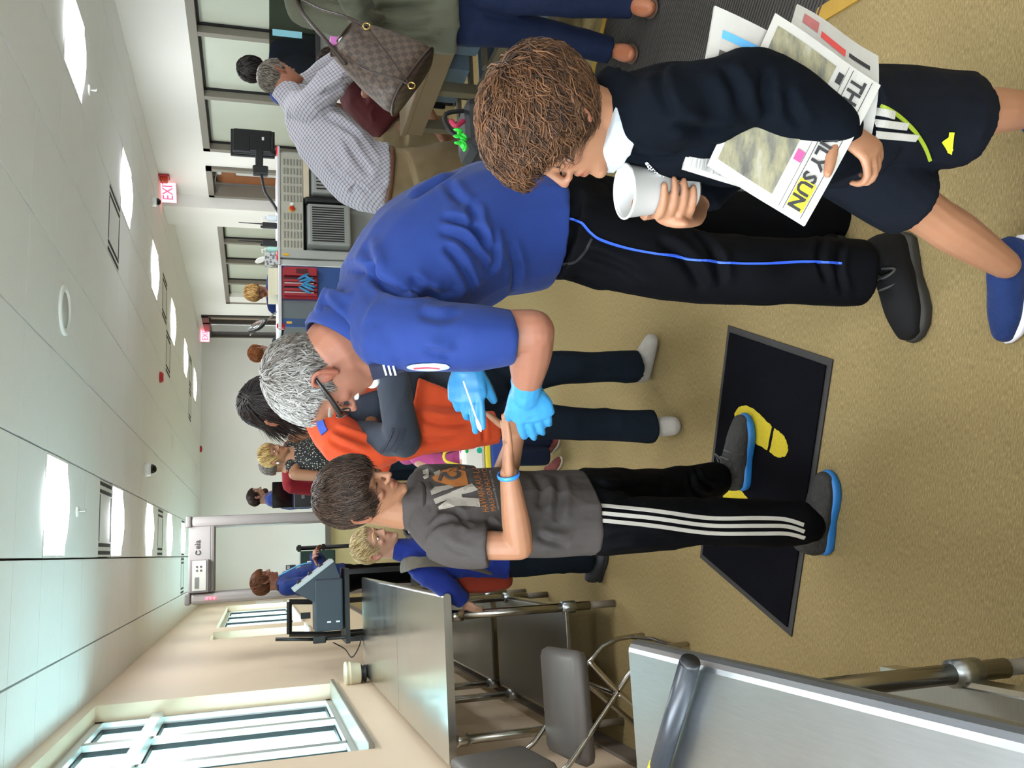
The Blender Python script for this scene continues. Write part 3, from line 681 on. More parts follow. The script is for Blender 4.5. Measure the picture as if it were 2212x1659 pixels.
# screen on its stand
t = thing('screen_unit', 'black flat screen on a dark stand in front of the bearded officer', 'monitor', (0.58, 9.0, 0))
s0, s1 = P(588, 1098, 9.0), P(632, 1040, 9.0)
mbox('screen', ((s0[0]+s1[0])/2, 9.0, (s0[2]+s1[2])/2), (s1[0]-s0[0], 0.04, s0[2]-s1[2]), mat('screen_black', '0a0b0c', 0.08, var=0), t, bev=0.008)
mbox('stand', ((s0[0]+s1[0])/2, 9.03, s1[2]-0.1), (s1[0]-s0[0], 0.08, 0.17), M_BLACK, t); mbox('pedestal', ((s0[0]+s1[0])/2, 9.05, (s1[2]-0.18)/2), (0.16, 0.12, s1[2]-0.18), M_BLACK, t)
mbox('label', ((s0[0]+s1[0])/2, 8.985, s1[2]-0.1), (0.09, 0.006, 0.03), mat('lcd', '6f716c', 0.3, var=0), t)
# ---- x-ray machine at the right
YX = 7.6
t = thing('xray_machine', 'grey baggage x-ray machine with louvred panel and slotted vents', 'x-ray machine', (3.1, YX+0.4, 0))
M_XG = mat('xray_grey', 'a9aba6', 0.45, 0.2, var=0.04); M_XD = mat('xray_dark_grey', '8b8d8a', 0.5, var=0.04); M_XP = mat('xray_panel', 'b8b6a8', 0.45, 0.3, var=0.04)
mbox('body', (3.16, YX+0.5, 0.60), (1.02, 0.9, 1.20), M_XD, t, bev=0.01)
mbox('upper_body', (3.12, YX+0.45, 1.33), (0.95, 0.86, 0.21), M_XG, t, bev=0.008)
mbox('top_plate', (3.06, YX+0.42, 1.443), (1.11, 0.9, 0.018), mat('xray_top', 'cfcdd0', 0.3, 0.2, var=0.03), t)
lp = mbox('louvre_panel', (3.105, YX-0.006, 1.334), (0.915, 0.02, 0.20), M_XP, t)
sl = None
for g in range(10):
    if g == 4: continue
    for k in range(6):
        if sl is None: sl = MB().box((0, 0, 0), (0.062, 0.010, 0.0145), bev=0.004).build('louvre', mat('louvre', '8d8b80', 0.5, 0.2, var=0), lp); o = sl
        else: o = sl.copy(); COL.objects.link(o); par(o, lp)
        o.location = (2.70+0.086*g, YX-0.02, 1.255+0.028*k)
eb = MB().lathe([(0.028, 0), (0.028, 0.01), (0.012, 0.012)], (3.03, YX-0.016, 1.33), 20, R=A([[1, 0, 0], [0, 0, -1], [0, 1, 0]])).build('button_ring', mat('ring_yellow', 'd8a62a', 0.4, var=0), lp, True)
MB().lathe([(0.021, 0.01), (0.021, 0.022), (0.014, 0.026)], (3.03, YX-0.016, 1.33), 20, R=A([[1, 0, 0], [0, 0, -1], [0, 1, 0]])).build('emergency_button', mat('button_red', 'c0261f', 0.35, var=0), lp, True)
MB().lathe([(0.017, 0.0), (0.017, 0.008), (0.01, 0.01)], (3.075, YX-0.016, 1.33), 16, R=A([[1, 0, 0], [0, 0, -1], [0, 1, 0]])).build('white_button', mat('paper_white', 'e8e8e6', 0.7, var=0), lp, True)
def vent_box(x0, x1, z0, z1, n):
    vb = mbox('vent_box', ((x0+x1)/2, YX-0.05, (z0+z1)/2), (x1-x0, 0.12, z1-z0), M_XD, t, bev=0.02)
    for k in range(n):
        x = x0+0.04+(x1-x0-0.08)*k/(n-1); mbox('vent_slot', (x, YX-0.111, (z0+z1)/2+0.01), (0.011, 0.006, z1-z0-0.10), M_RUBBER, vb)
vent_box(2.67, 3.06, 0.82, 1.20, 15); vent_box(3.16, 3.6, 0.82, 1.16, 12)
mbox('tunnel_edge', (3.11, YX-0.03, 1.0), (0.055, 0.10, 0.44), M_RUBBER, t, bev=0.02)
mbox('cream_strip', (3.35, YX-0.02, 1.205), (0.42, 0.03, 0.05), mat('cream_strip', 'cdbfa4', 0.5), t)
mbox('side_panel', (2.61, YX+0.4, 0.72), (0.075, 0.84, 1.44), M_XG, t); mbox('corner_post', (2.535, YX+0.3, 0.72), (0.065, 0.6, 1.44), M_ALU, t, bev=0.01)
mbox('yellow_sticker', (2.60, YX-0.024, 1.385), (0.022, 0.004, 0.05), mat('sticker_yellow', 'd9a520', 0.5, var=0), t)
M_BEAC = mat('beacon_red', 'c3182c', 0.15, var=0)
for (x, z) in ((3.59, 1.452), (2.60, 1.452)):
    MB().box((x, YX+0.02, z-0.005), (0.09, 0.05, 0.035), bev=0.012).build('beacon', M_BEAC, t, True)
t = thing('operator_cabinet', 'blue and grey operator cabinet beside the x-ray machine', 'cabinet', (2.22, YX+0.35, 0))
mbox('body', (2.225, YX+0.42, 0.70), (0.55, 0.8, 1.40), mat('cab_grey', '55585c', 0.55, var=0.05), t)
mbox('blue_panel', (2.345, YX+0.012, 0.72), (0.31, 0.02, 1.40), mat('cab_blue', '274a86', 0.45, var=0.05), t); mbox('blue_edge', (1.985, YX+0.012, 0.72), (0.075, 0.02, 1.40), MATS['cab_blue'], t)
mbox('grey_panel', (2.105, YX+0.01, 0.72), (0.165, 0.02, 1.40), mat('cab_greypanel', '5d6468', 0.5, var=0.06), t)
mbox('counter', (2.215, YX+0.40, 1.437), (0.57, 0.86, 0.03), mat('xray_top', 'cfcdd0', 0.3, 0.2), t, bev=0.006)
mbox('beacon', (1.955, YX+0.02, 1.43), (0.05, 0.05, 0.07), M_BEAC, t, bev=0.012)
mbox('yellow_sticker', (1.985, YX-0.002, 1.36), (0.02, 0.004, 0.045), MATS['sticker_yellow'], t); mbox('notice_plate', (1.985, YX-0.002, 1.27), (0.06, 0.004, 0.10), mat('plate_blue', '31486b', 0.4, var=0), t)
# red wall pocket with gloves and leaflets
t = thing('leaflet_rack', 'red leaflet rack stuffed with papers and blue gloves', 'rack', (2.34, YX-0.03, 1.12))
M_RACK = mat('rack_red', '96202b', 0.45, var=0.06)
mbox('back_plate', (2.335, YX-0.012, 1.265), (0.28, 0.02, 0.30), M_RACK, t)
for k in range(4):
    x = 2.225+0.042*k; mbox('pocket', (x, YX-0.045, 1.265), (0.022, 0.05, 0.28), M_RACK, t)
    mbox('leaflet', (x+0.020, YX-0.04, 1.275+0.01*(k % 2)), (0.012, 0.03, 0.25), mat('leaflet_%d' % (k % 2), ('d9d7d2', '23242a')[k % 2], 0.6, var=0.1), t)
mbox('door_plate', (2.435, YX-0.045, 1.265), (0.075, 0.05, 0.28), M_RACK, t); mbox('recess', (2.435, YX-0.072, 1.25), (0.04, 0.006, 0.10), mat('recess_red', '4d1218', 0.6, var=0), t)
t = thing('glove_bunch', 'blue rubber gloves poking out of the red rack', 'gloves', (2.30, YX-0.07, 1.2))
b = MB()
for k in range(7): b.ell((2.26+0.022*k+RNG.normal(0, 0.004), YX-0.075, 1.22+0.018*RNG.normal()), (0.013, 0.012, 0.05+0.02*RNG.random()), A(Matrix.Rotation(RNG.normal()*0.5, 3, 'Y')), 8, 6)
REM = []
GLOVEB = b
# things standing on the counter tops
ZX = 1.453
def sanitizer(x, Y, lab, col):
    t = thing('sanitizer_bottle', lab, 'bottle', (x, Y, ZX))
    MB().lathe([(0.026, 0), (0.028, 0.006), (0.028, 0.075), (0.02, 0.09), (0.011, 0.095), (0.011, 0.10)], (x, Y, ZX), 20).build('bottle', mat('san_'+col, col, 0.15, var=0), t, True)
    b = MB().lathe([(0.013, 0.1), (0.013, 0.112), (0.004, 0.114), (0.004, 0.13), (0.006, 0.13), (0.006, 0.138)], (x, Y, ZX), 12); b.tube([(x, Y, ZX+0.134), (x-0.035, Y, ZX+0.130)], 0.004, 6); b.build('pump', mat('paper_white', 'e8e8e6', 0.7, var=0), t, True)
p = P(598, 472, 7.85); sanitizer(p[0], 7.85, 'clear pump sanitizer bottle next to the first radio', 'd5dde2')
p = P(598, 540, 7.75); sanitizer(p[0], 7.75, 'green tinted pump sanitizer bottle beside the tissue box', 'a9d6cb')
def radio(x, Y, lab):
    t = thing('two_way_radio', lab, 'radio', (x, Y, ZX))
    mbox('body', (x, Y, ZX+0.065), (0.055, 0.035, 0.13), M_BLACK, t, bev=0.008); MB().tube([(x+0.012, Y, ZX+0.12), (x+0.016, Y, ZX+0.335)], [0.007, 0.003], 8).build('antenna', M_RUBBER, t, True)
    for s_ in (-0.01, -0.02): MB().lathe([(0.006, 0.128), (0.006, 0.145), (0.002, 0.146)], (x+s_, Y, ZX), 10).build('knob', M_RUBBER, t, True)
p = P(598, 488, 7.9); radio(p[0], 7.9, 'black two-way radio with whip antenna nearer the wooden door'); p = P(598, 527, 7.9); radio(p[0], 7.9, 'black two-way radio with whip antenna behind the green sanitizer')
p = P(600, 563, 7.75); t = thing('tissue_box', 'patterned grey tissue box with a tissue pulled up', 'tissue box', (p[0], 7.75, ZX))
def leafpat():
    tt = NT('tissue_print'); v = tt.coord(); vo = tt.n('ShaderNodeTexVoronoi'); vo.inputs['Scale'].default_value = 38; tt.l(v, vo.inputs['Vector'])
    tt.l(tt.ramp(vo.outputs['Distance'], [(0.38, '6f7478'), (0.5, 'c3c6c6')]), tt.b.inputs['Base Color']); return tt.m
mbox('box', (p[0], 7.75, ZX+0.055), (0.115, 0.115, 0.11), leafpat(), t, bev=0.004)
MB().add(*ell_geo((p[0], 7.75, ZX+0.145), (0.026, 0.012, 0.055), A(Matrix.Rotation(-0.5, 3, 'Y')), 10, 7)).build('tissue', mat('tissue_white', 'ece9e2', 0.9, var=0), t, True)
p = P(600, 617, 7.75)
for k in range(5):
    t = thing('security_tray', 'cream plastic tray, %s of the stack on the operator cabinet' % ('bottom', 'second from bottom', 'middle', 'second from top', 'top')[k], 'tray', (p[0], 7.78, ZX+0.016*k), 'cream trays on the operator cabinet')
    z0 = ZX+0.016*k; b = MB(); b.box((p[0], 7.78, z0+0.002), (0.23, 0.30, 0.004)); b.build('base', M_CREAM, t)
    b = MB(); wl_ = 0.016
    for s_ in (-1, 1): b.box((p[0]+s_*0.118, 7.78, z0+0.008), (0.008, 0.31, wl_-0.001)); b.box((p[0], 7.78+s_*0.153, z0+0.008), (0.24, 0.008, wl_-0.001))
    b.build('rim', M_CREAM, t)
# monitor on arm, seen from behind
t = thing('arm_monitor', 'black monitor turned away on a swivel arm above the x-ray machine', 'monitor', (3.5, 7.9, ZX))
m0, m1 = P(498, 273, 7.85), P(594, 338, 7.85)
cx, cz = (m0[0]+m1[0])/2, (m0[2]+m1[2])/2
mbox('bezel', (cx, 7.9, cz), (m0[0]-m1[0], 0.03, m0[2]-m1[2]), M_BLACK, t, bev=0.008)
mbox('back_shell', (cx, 7.865, cz), ((m0[0]-m1[0])*0.92, 0.05, (m0[2]-m1[2])*0.9), mat('monitor_back', '15171a', 0.35, var=0.05), t, bev=0.02)
mbox('back_hump', (cx-0.03, 7.84, cz-0.07), (0.17, 0.04, 0.2), MATS['monitor_back'], t, bev=0.015); mbox('label', (cx+0.02, 7.818, cz-0.09), (0.03, 0.004, 0.02), mat('paper_white', 'e8e8e6', 0.7, var=0), t)
ar = P(560, 372, 7.85); mbox('arm', ((cx+ar[0])/2-0.04, 7.82, ar[2]), (0.2, 0.05, 0.07), M_BLACK, t, bev=0.012); mbox('arm_head', (ar[0], 7.82, ar[2]-0.01), (0.09, 0.07, 0.14), M_BLACK, t, bev=0.015)
MB().tube([(cx-0.08, 7.85, cz-0.1), (cx-0.1, 7.85, ZX)], 0.028, 12, cap='flat').build('post', M_BLACK, t, True)
c = [P(565, 380, 7.8), P(573, 415, 7.78), P(590, 440, 7.75), P(603, 462, 7.72)]
MB().tube(c, 0.014, 10, smooth=5).build('cable_sleeve', M_RUBBER, t, True)
# convex mirror on its arm
a0, a1 = P(600, 674, 7.7)+A([0, 0, 0.012]), P(541, 724, 7.7); mc = P(557, 703, 7.72)
t = thing('round_mirror', 'round black framed mirror on a chrome arm above the cabinet', 'mirror', a0)
MB().tube([a0, a1], 0.007, 8).build('arm', M_CHROME, t, True); MB().tube([a1, mc], 0.006, 8).build('joint', M_CHROME, t, True)
Rm = A(Matrix.Rotation(0.9, 3, 'Y')@Matrix.Rotation(0.5, 3, 'X'))
MB().lathe([(0.001, -0.03), (0.06, -0.025), (0.095, -0.005), (0.10, 0.008), (0.092, 0.012)], mc, 28, R=Rm).build('shell', M_BLACK, t, True)
MB().lathe([(0.09, 0.010), (0.05, 0.018), (0.001, 0.021)], mc, 28, R=Rm).build('glass', mat('mirror', 'c9cbd2', 0.05, 1.0, var=0), t, True)
# smoked screen over the belt
t = thing('smoked_screen', 'dark smoked acrylic screen with black bottom rail at the belt', 'screen', (3.95, 6.0, 1.2))
def smoked():
    tt = NT('smoked_acrylic'); o = tt.t.nodes['Material Output']; tr = tt.n('ShaderNodeBsdfTransparent'); tr.inputs[0].default_value = (0.30, 0.33, 0.29, 1)
    mx = tt.n('ShaderNodeMixShader'); mx.inputs[0].default_value = 0.85
    tt.b.inputs['Base Color'].default_value = lin('2e302b'); tt.b.inputs['Roughness'].default_value = 0.15
    mx.inputs[0].default_value = 0.22; tt.l(tr.outputs[0], mx.inputs[1]); tt.l(tt.b.outputs[0], mx.inputs[2]); tt.l(mx.outputs[0], o.inputs['Surface']); return tt.m
mbox('sheet', (3.95, 6.0, 1.38), (1.27, 0.012, 0.335), smoked(), t); mbox('rail', (3.95, 6.0, 1.2), (1.3, 0.04, 0.035), M_BLACK, t, bev=0.006)
mbox('reflection_strip', (3.75, 5.99, 1.42), (0.05, 0.006, 0.21), mat('reflection_cyan', '7fb8c8', 0.3, var=0.1), t)  # cyan reflection in the acrylic, painted as a thin coloured strip
for x in (3.4, 4.5): mbox('support', (x, 6.0, 0.59), (0.05, 0.05, 1.19), M_BLACK, t)
mbox('kick_panel', (3.95, 6.06, 0.95), (1.2, 0.02, 0.45), M_XD, t)
# tan topped roller table with bins
t = thing('bag_table', 'tan topped baggage table with metal frame under the chequered bag', 'table', (2.7, 4.3, 0))
M_TAN = mat('tan_laminate', ('7f6a4c', 0.56), 0.5, var=0.06); M_FRM = mat('frame_metal', ('8a8069', 0.56), 0.4, 0.5, var=0.06)
mbox('table_top', (2.80, 4.02, 0.835), (0.98, 1.15, 0.035), M_TAN, t, bev=0.006); mbox('apron', (2.325, 4.02, 0.775), (0.025, 1.1, 0.09), M_TAN, t)
for ly in (3.55, 4.12, 4.54):
    for lx in (2.36, 3.2): mbox('leg', (lx, ly, 0.406), (0.055, 0.055, 0.788), M_FRM, t)
for z_ in (0.22, 0.50):
    for lx in (2.36, 3.2): mbox('rail', (lx, 4.04, z_), (0.04, 1.02, 0.045), M_FRM, t)
for k in range(5): mbox('shelf_slat', (2.78, 3.60+k*0.22, 0.245), (0.80, 0.05, 0.02), M_FRM, t)
for k in range(4): mbox('shelf_slat', (2.78, 3.62+k*0.29, 0.525), (0.80, 0.05, 0.02), M_FRM, t)
M_BIN = mat('bin_bluegrey', ('7f93a3', 0.56), 0.5, var=0.06)
for k, (yy, zz) in enumerate(((3.82, 0.54), (4.32, 0.54), (4.32, 0.26), (3.82, 0.26))):
    tb = thing('bag_bin', 'grey plastic bin, %s under the tan table' % ('upper front', 'upper rear', 'lower rear', 'lower front')[k], 'bin', (2.75, yy, zz), 'grey bins under the tan table')
    b = MB(); b.box((2.75, yy, zz+0.006), (0.5, 0.34, 0.01)); b.build('base', M_BIN, tb)
    b = MB()
    for s_ in (-1, 1): b.box((2.75+s_*0.25, yy, zz+0.07), (0.012, 0.36, 0.13)); b.box((2.75, yy+s_*0.175, zz+0.07), (0.5, 0.012, 0.13))
    b.build('wall', M_BIN, tb)
# black bag with green ribbon on the floor beside the table
p = P(1000, 300, 3.5)
t = thing('black_bag', 'black travel bag with bright green ribbon behind the boy', 'bag', (p[0], 3.5, 0))
mbox('body', (p[0]+0.06, 3.55, p[2]/2+0.003), (0.26, 0.24, p[2]-0.02), mat('bag_black', '17161a', 0.6, var=0.15), t, bev=0.05)
hp = MB().tube([(p[0]-0.02, 3.5, p[2]-0.04), (p[0]+0.02, 3.48, p[2]+0.06), (p[0]+0.1, 3.48, p[2]+0.08), (p[0]+0.14, 3.5, p[2]-0.04)], 0.010, 8, smooth=4).build('handle', M_RUBBER, t, True)
b = MB()
for k in range(9): b.ell(P(990+6*(k % 3)+RNG.normal()*3, 282+5*k+RNG.normal()*3, 3.4), (0.02, 0.008, 0.014), A(Euler((RNG.random()*3, RNG.random()*3, 0)).to_matrix()), 8, 5)
b.build('ribbon', mat('ribbon_green', '2ccf3c', 0.4, var=0.2, vscale=40), t, True)
MB().tube([P(975, 262, 3.45), P(985, 272, 3.44), P(1000, 262, 3.45)], 0.012, 8, smooth=3).build('pink_tag', mat('tag_pink', 'b02a50', 0.5), t, True)
# ================================================================== figures: tools
def vnoise(p, seed=0):
    """smooth value noise 0..1 for an (n,3) array"""
    p = np.asarray(p, float)+seed*17.31; i = np.floor(p).astype(np.int64); f = p-i; f = f*f*(3-2*f)
    def h(a):
        n = a[:, 0]*374761393+a[:, 1]*668265263+a[:, 2]*2147483647+seed*1274126177
        n = (n ^ (n >> 13))*1274126177; n = n ^ (n >> 16); return (n & 0xFFFFFF)/float(0xFFFFFF)
    r = 0
    for dx in (0, 1):
        for dy in (0, 1):
            for dz in (0, 1):
                w_ = (f[:, 0] if dx else 1-f[:, 0])*(f[:, 1] if dy else 1-f[:, 1])*(f[:, 2] if dz else 1-f[:, 2])
                r = r+w_*h(i+A([dx, dy, dz]))
    return r
def remesh(prims, voxel, smooth=4, factor=0.5, folds=None, fn=None, name='blend'):
    """union of closed shapes as one continuous skin"""
    V = np.concatenate([p[0] for p in prims]); F = []; o = 0
    for v, f in prims:
        F.extend([tuple(i+o for i in q) for q in f]); o += len(v)
    me = me_from(bpy.data.meshes.new(name), V, F); ob = bpy.data.objects.new(name, me); COL.objects.link(ob)
    m = ob.modifiers.new('r', 'REMESH'); m.mode = 'VOXEL'; m.voxel_size = voxel; m.adaptivity = 0
    if smooth: s_ = ob.modifiers.new('s', 'SMOOTH'); s_.factor = factor; s_.iterations = smooth
    dg = bpy.context.evaluated_depsgraph_get(); out = bpy.data.meshes.new_from_object(ob.evaluated_get(dg))
    bpy.data.objects.remove(ob); bpy.data.meshes.remove(me); out.name = name
    if folds or fn:
        n = len(out.vertices); co = np.empty(n*3); out.vertices.foreach_get('co', co); co = co.reshape(-1, 3)
        no = np.empty(n*3); out.vertices.foreach_get('normal', no); no = no.reshape(-1, 3)
        if folds:
            for (amp, sc, seed, ridge) in folds:
                q = co*A(sc); q = q+0.6*np.stack([vnoise(q*0.7, seed+3), vnoise(q*0.7, seed+5), vnoise(q*0.7, seed+9)], 1)
                f = vnoise(q, seed)
                f = (1-np.abs(2*f-1))**2-0.35 if ridge else 2*f-1
                co = co+no*(amp*f)[:, None]
        if fn: co = fn(co, no)
        out.vertices.foreach_set('co', co.ravel()); out.update()
    return out
def basis(fwd, up=(0, 0, 1)):
    f = nrm(fwd); u = A(up, float); u = nrm(u-(u@f)*f); return np.stack([f, np.cross(u, f), u], 1)
T = lambda pts, r, hint=(0, 0, 1), n=14, sm=3, cap='round': tube_geo(pts, r, n, hint, cap, sm)
TF = lambda pts, r, hint=(0, 0, 1), n=18, sm=3: tube_geo(pts, r, n, hint, 'flat', sm)
E_ = lambda c, r, R=None: ell_geo(c, r, R, 18, 12)
SKIN = {}
def skin_mat(name, base, red):
    if name in MATS: return MATS[name]
    t = NT(name); v = t.coord(); at_ = t.n('ShaderNodeAttribute', attribute_name='tint')
    c = t.mix(at_.outputs['Fac'], base, red)
    c = t.mix(t.math('MULTIPLY', t.noise(v, 45, 4), 0.25), c, red)
    t.l(c, t.b.inputs['Base Color']); t.b.inputs['Roughness'].default_value = 0.5
    t.b.inputs['Subsurface Weight'].default_value = 0.12; t.b.inputs['Subsurface Radius'].default_value = (0.012, 0.004, 0.002)
    t.b.inputs['Specular IOR Level'].default_value = 0.35
    t.bump(t.noise(v, 420, 3), 0.06, 0.002); MATS[name] = t.m; return t.m
def hair_mat(name, dark, light, rough=0.42):
    if name in MATS: return MATS[name]
    t = NT(name); at_ = t.n('ShaderNodeAttribute', attribute_name='tone')
    t.l(t.ramp(at_.outputs['Fac'], [(0.0, dark), (1.0, light)]), t.b.inputs['Base Color'])
    t.b.inputs['Roughness'].default_value = rough; t.b.inputs['Specular IOR Level'].default_value = 0.22; MATS[name] = t.m; return t.m
def fattr(me, name, val):
    a = me.attributes.new(name, 'FLOAT', 'POINT'); a.data.foreach_set('value', np.ascontiguousarray(val, dtype=np.float32))
class Head:
    def __init__(s, c, fwd, up, h): s.c = A(c, float); s.M = basis(fwd, up); s.h = h
    def W(s, p): return s.c+(A(p, float)*s.h)@s.M.T
    def L(s, w_): return ((A(w_, float)-s.c)@s.M)/s.h
    def prims(s, jaw=1.0, nose=1.0, lidded=True):
        W, M, h = s.W, s.M, s.h
        def e(c, r): return ell_geo(W(c), A(r)*h, M, 22, 14)
        def tb(pts, r, n=10): return tube_geo([W(q) for q in pts], A(r)*h, n, M[:, 1], 'round', 3)
        zs = A([-0.505, -0.48, -0.44, -0.39, -0.33, -0.27, -0.20, -0.10, -0.01, 0.07, 0.18, 0.28, 0.37, 0.44, 0.48, 0.5])
        xf = A([0.20, 0.29, 0.345, 0.352, 0.335, 0.345, 0.345, 0.345, 0.338, 0.375, 0.392, 0.365, 0.30, 0.21, 0.12, 0.02])
        xb = A([0.06, 0.02, -0.02, -0.06, -0.11, -0.17, -0.26, -0.365, -0.42, -0.445, -0.445, -0.405, -0.335, -0.245, -0.17, -0.09])
        wy = A([0.06, 0.105, 0.15, 0.19, 0.222, 0.242, 0.260, 0.282, 0.292, 0.302, 0.318, 0.298, 0.245, 0.175, 0.12, 0.05])*np.interp(zs, [-0.5, -0.2, 0.0], [jaw, jaw, 1.0])
        an = np.linspace(0, 2*np.pi, 40, endpoint=False); ca, sa = np.cos(an), np.sin(an); V = []
        for z_, f_, b_, w_ in zip(zs, xf, xb, wy):
            xm = np.clip(-0.03, b_+0.02, f_-0.05); ex = 0.88
            x_ = np.where(ca > 0, xm+(f_-xm)*np.abs(ca)**ex, xm-(xm-b_)*np.abs(ca)); y_ = w_*np.sign(sa)*np.abs(sa)**0.92
            V.append(np.stack([x_, y_, np.full(40, z_)], 1))
        V = np.concatenate(V); F = [tuple(range(40))[::-1], tuple(15*40+q for q in range(40))]
        for i in range(15):
            for q in range(40): F.append((i*40+q, i*40+(q+1) % 40, (i+1)*40+(q+1) % 40, (i+1)*40+q))
        P_ = [(W(V), F), e((0.30, 0, -0.43), (0.07, 0.085, 0.06))]
        P_.append(tb([(0.24, -0.225, 0.045), (0.335, -0.12, 0.07), (0.355, 0, 0.055), (0.335, 0.12, 0.07), (0.24, 0.225, 0.045)], [0.035, 0.042, 0.035, 0.042, 0.035]))
        k = nose
        P_.append(tb([(0.345, 0, 0.05), (0.385, 0, -0.03), (0.425+0.04*(k-1), 0, -0.105), (0.445+0.06*(k-1), 0, -0.14)], [0.033, 0.032, 0.038, 0.042]))
        for sg in (-1, 1):
            P_.append(e((0.385, sg*0.048, -0.155), (0.045, 0.03, 0.03))); P_.append(e((0.225, sg*0.17, -0.11), (0.09, 0.08, 0.075)))
            P_.append(e((0.270, sg*0.135, -0.005), (0.062, 0.072, 0.046) if lidded else (0.045, 0.072, 0.046)))
            P_.append(e((-0.045, sg*0.325, -0.03), (0.07, 0.03, 0.105)))
            arc = [(-0.02, 0.335, -0.15), (-0.06, 0.365, -0.11), (-0.115, 0.385, 0.0), (-0.10, 0.385, 0.075), (-0.04, 0.37, 0.105), (0.015, 0.35, 0.06)]
            P_.append(tb([(a, sg*b_, c_) for a, b_, c_ in arc], [0.03, 0.028, 0.025, 0.025, 0.025, 0.02], 8))
        P_.append(e((0.262, 0, -0.265), (0.095, 0.12, 0.09)))
        P_.append(tb([(0.315, -0.095, -0.265), (0.352, -0.035, -0.245), (0.352, 0.035, -0.245), (0.315, 0.095, -0.265)], [0.010, 0.020, 0.020, 0.010], 8))
        P_.append(tb([(0.315, -0.085, -0.280), (0.348, -0.03, -0.300), (0.348, 0.03, -0.300), (0.315, 0.085, -0.280)], [0.010, 0.023, 0.023, 0.010], 8))
        return P_
    def tint(s, co):
        q = s.L(co); x, y, z = q[:, 0], q[:, 1], q[:, 2]
        inside = (np.abs(z) < 0.6) & (np.abs(y) < 0.45) & (np.abs(x) < 0.6)
        g = lambda c, r: np.exp(-(((q-A(c))/A(r))**2).sum(1))
        t = 1.1*g((0.36, 0, -0.272), (0.06, 0.085, 0.034))+0.35*g((0.30, 0.18, -0.13), (0.12, 0.09, 0.09))+0.35*g((0.30, -0.18, -0.13), (0.12, 0.09, 0.09))
        t = t+0.4*g((0.44, 0, -0.14), (0.06, 0.06, 0.06))+0.5*(np.abs(y) > 0.335)*(np.abs(z) < 0.2)
        return np.clip(np.where(inside, t, 0), 0, 1)
    def extras(s, per, brow_m=None, eyes=None, lash=True):
        """brows, and either closed lids with lashes or open eyes"""
        for sg in (-1, 1):
            if brow_m is not None:
                b = MB().tube([s.W((0.265, sg*0.225, 0.07)), s.W((0.365, sg*0.13, 0.105)), s.W((0.392, sg*0.045, 0.082))], A([[0.012, 0.016], [0.012, 0.024], [0.012, 0.018]])*s.h, 8, s.M[:, 0], smooth=3)
                o = b.build('eyebrow', brow_m, per, True)
            if eyes:
                o = MB().ell(s.W((0.290, sg*0.132, -0.008)), A((0.048, 0.056, 0.030))*s.h, s.M).build('eye', mat('eye_white', 'e6e2de', 0.2, var=0), per, True)
                MB().ell(s.W((0.326, sg*0.130, -0.008)), A((0.016, 0.025, 0.026))*s.h, s.M).build('iris', mat('iris_dark', '2e2018', 0.15, var=0), o, True)
                MB().tube([s.W((0.275, sg*0.20, 0.006)), s.W((0.345, sg*0.132, 0.026)), s.W((0.325, sg*0.065, 0.004))], 0.010*s.h, 6, smooth=3).build('upper_eyelid', mat('lid', '9c6a55', 0.6, var=0), per, True)
            elif lash:
                MB().tube([s.W((0.262, sg*0.205, -0.018)), s.W((0.330, sg*0.135, -0.030)), s.W((0.312, sg*0.07, -0.016))], 0.008*s.h, 6, smooth=3).build('eyelashes', mat('lash', '2b1d18', 0.7, var=0), per, True)
HL_A = A([0, 45, 62, 78, 92, 112, 135, 180.])
def hairline(H, kind):
    return {'short': A([0.30, 0.28, 0.22, 0.0, 0.06, -0.10, -0.22, -0.26]), 'long': A([0.30, 0.26, 0.18, 0.0, -0.05, -0.2, -0.3, -0.3]),
            'fringe': A([0.24, 0.22, 0.18, 0.02, 0.05, -0.14, -0.26, -0.30]), 'nape': A([0.30, 0.28, 0.22, 0.0, 0.06, -0.14, -0.30, -0.37]), 'bare': A([0.36, 0.33, 0.24, -0.02, 0.07, -0.10, -0.22, -0.26])}[kind]
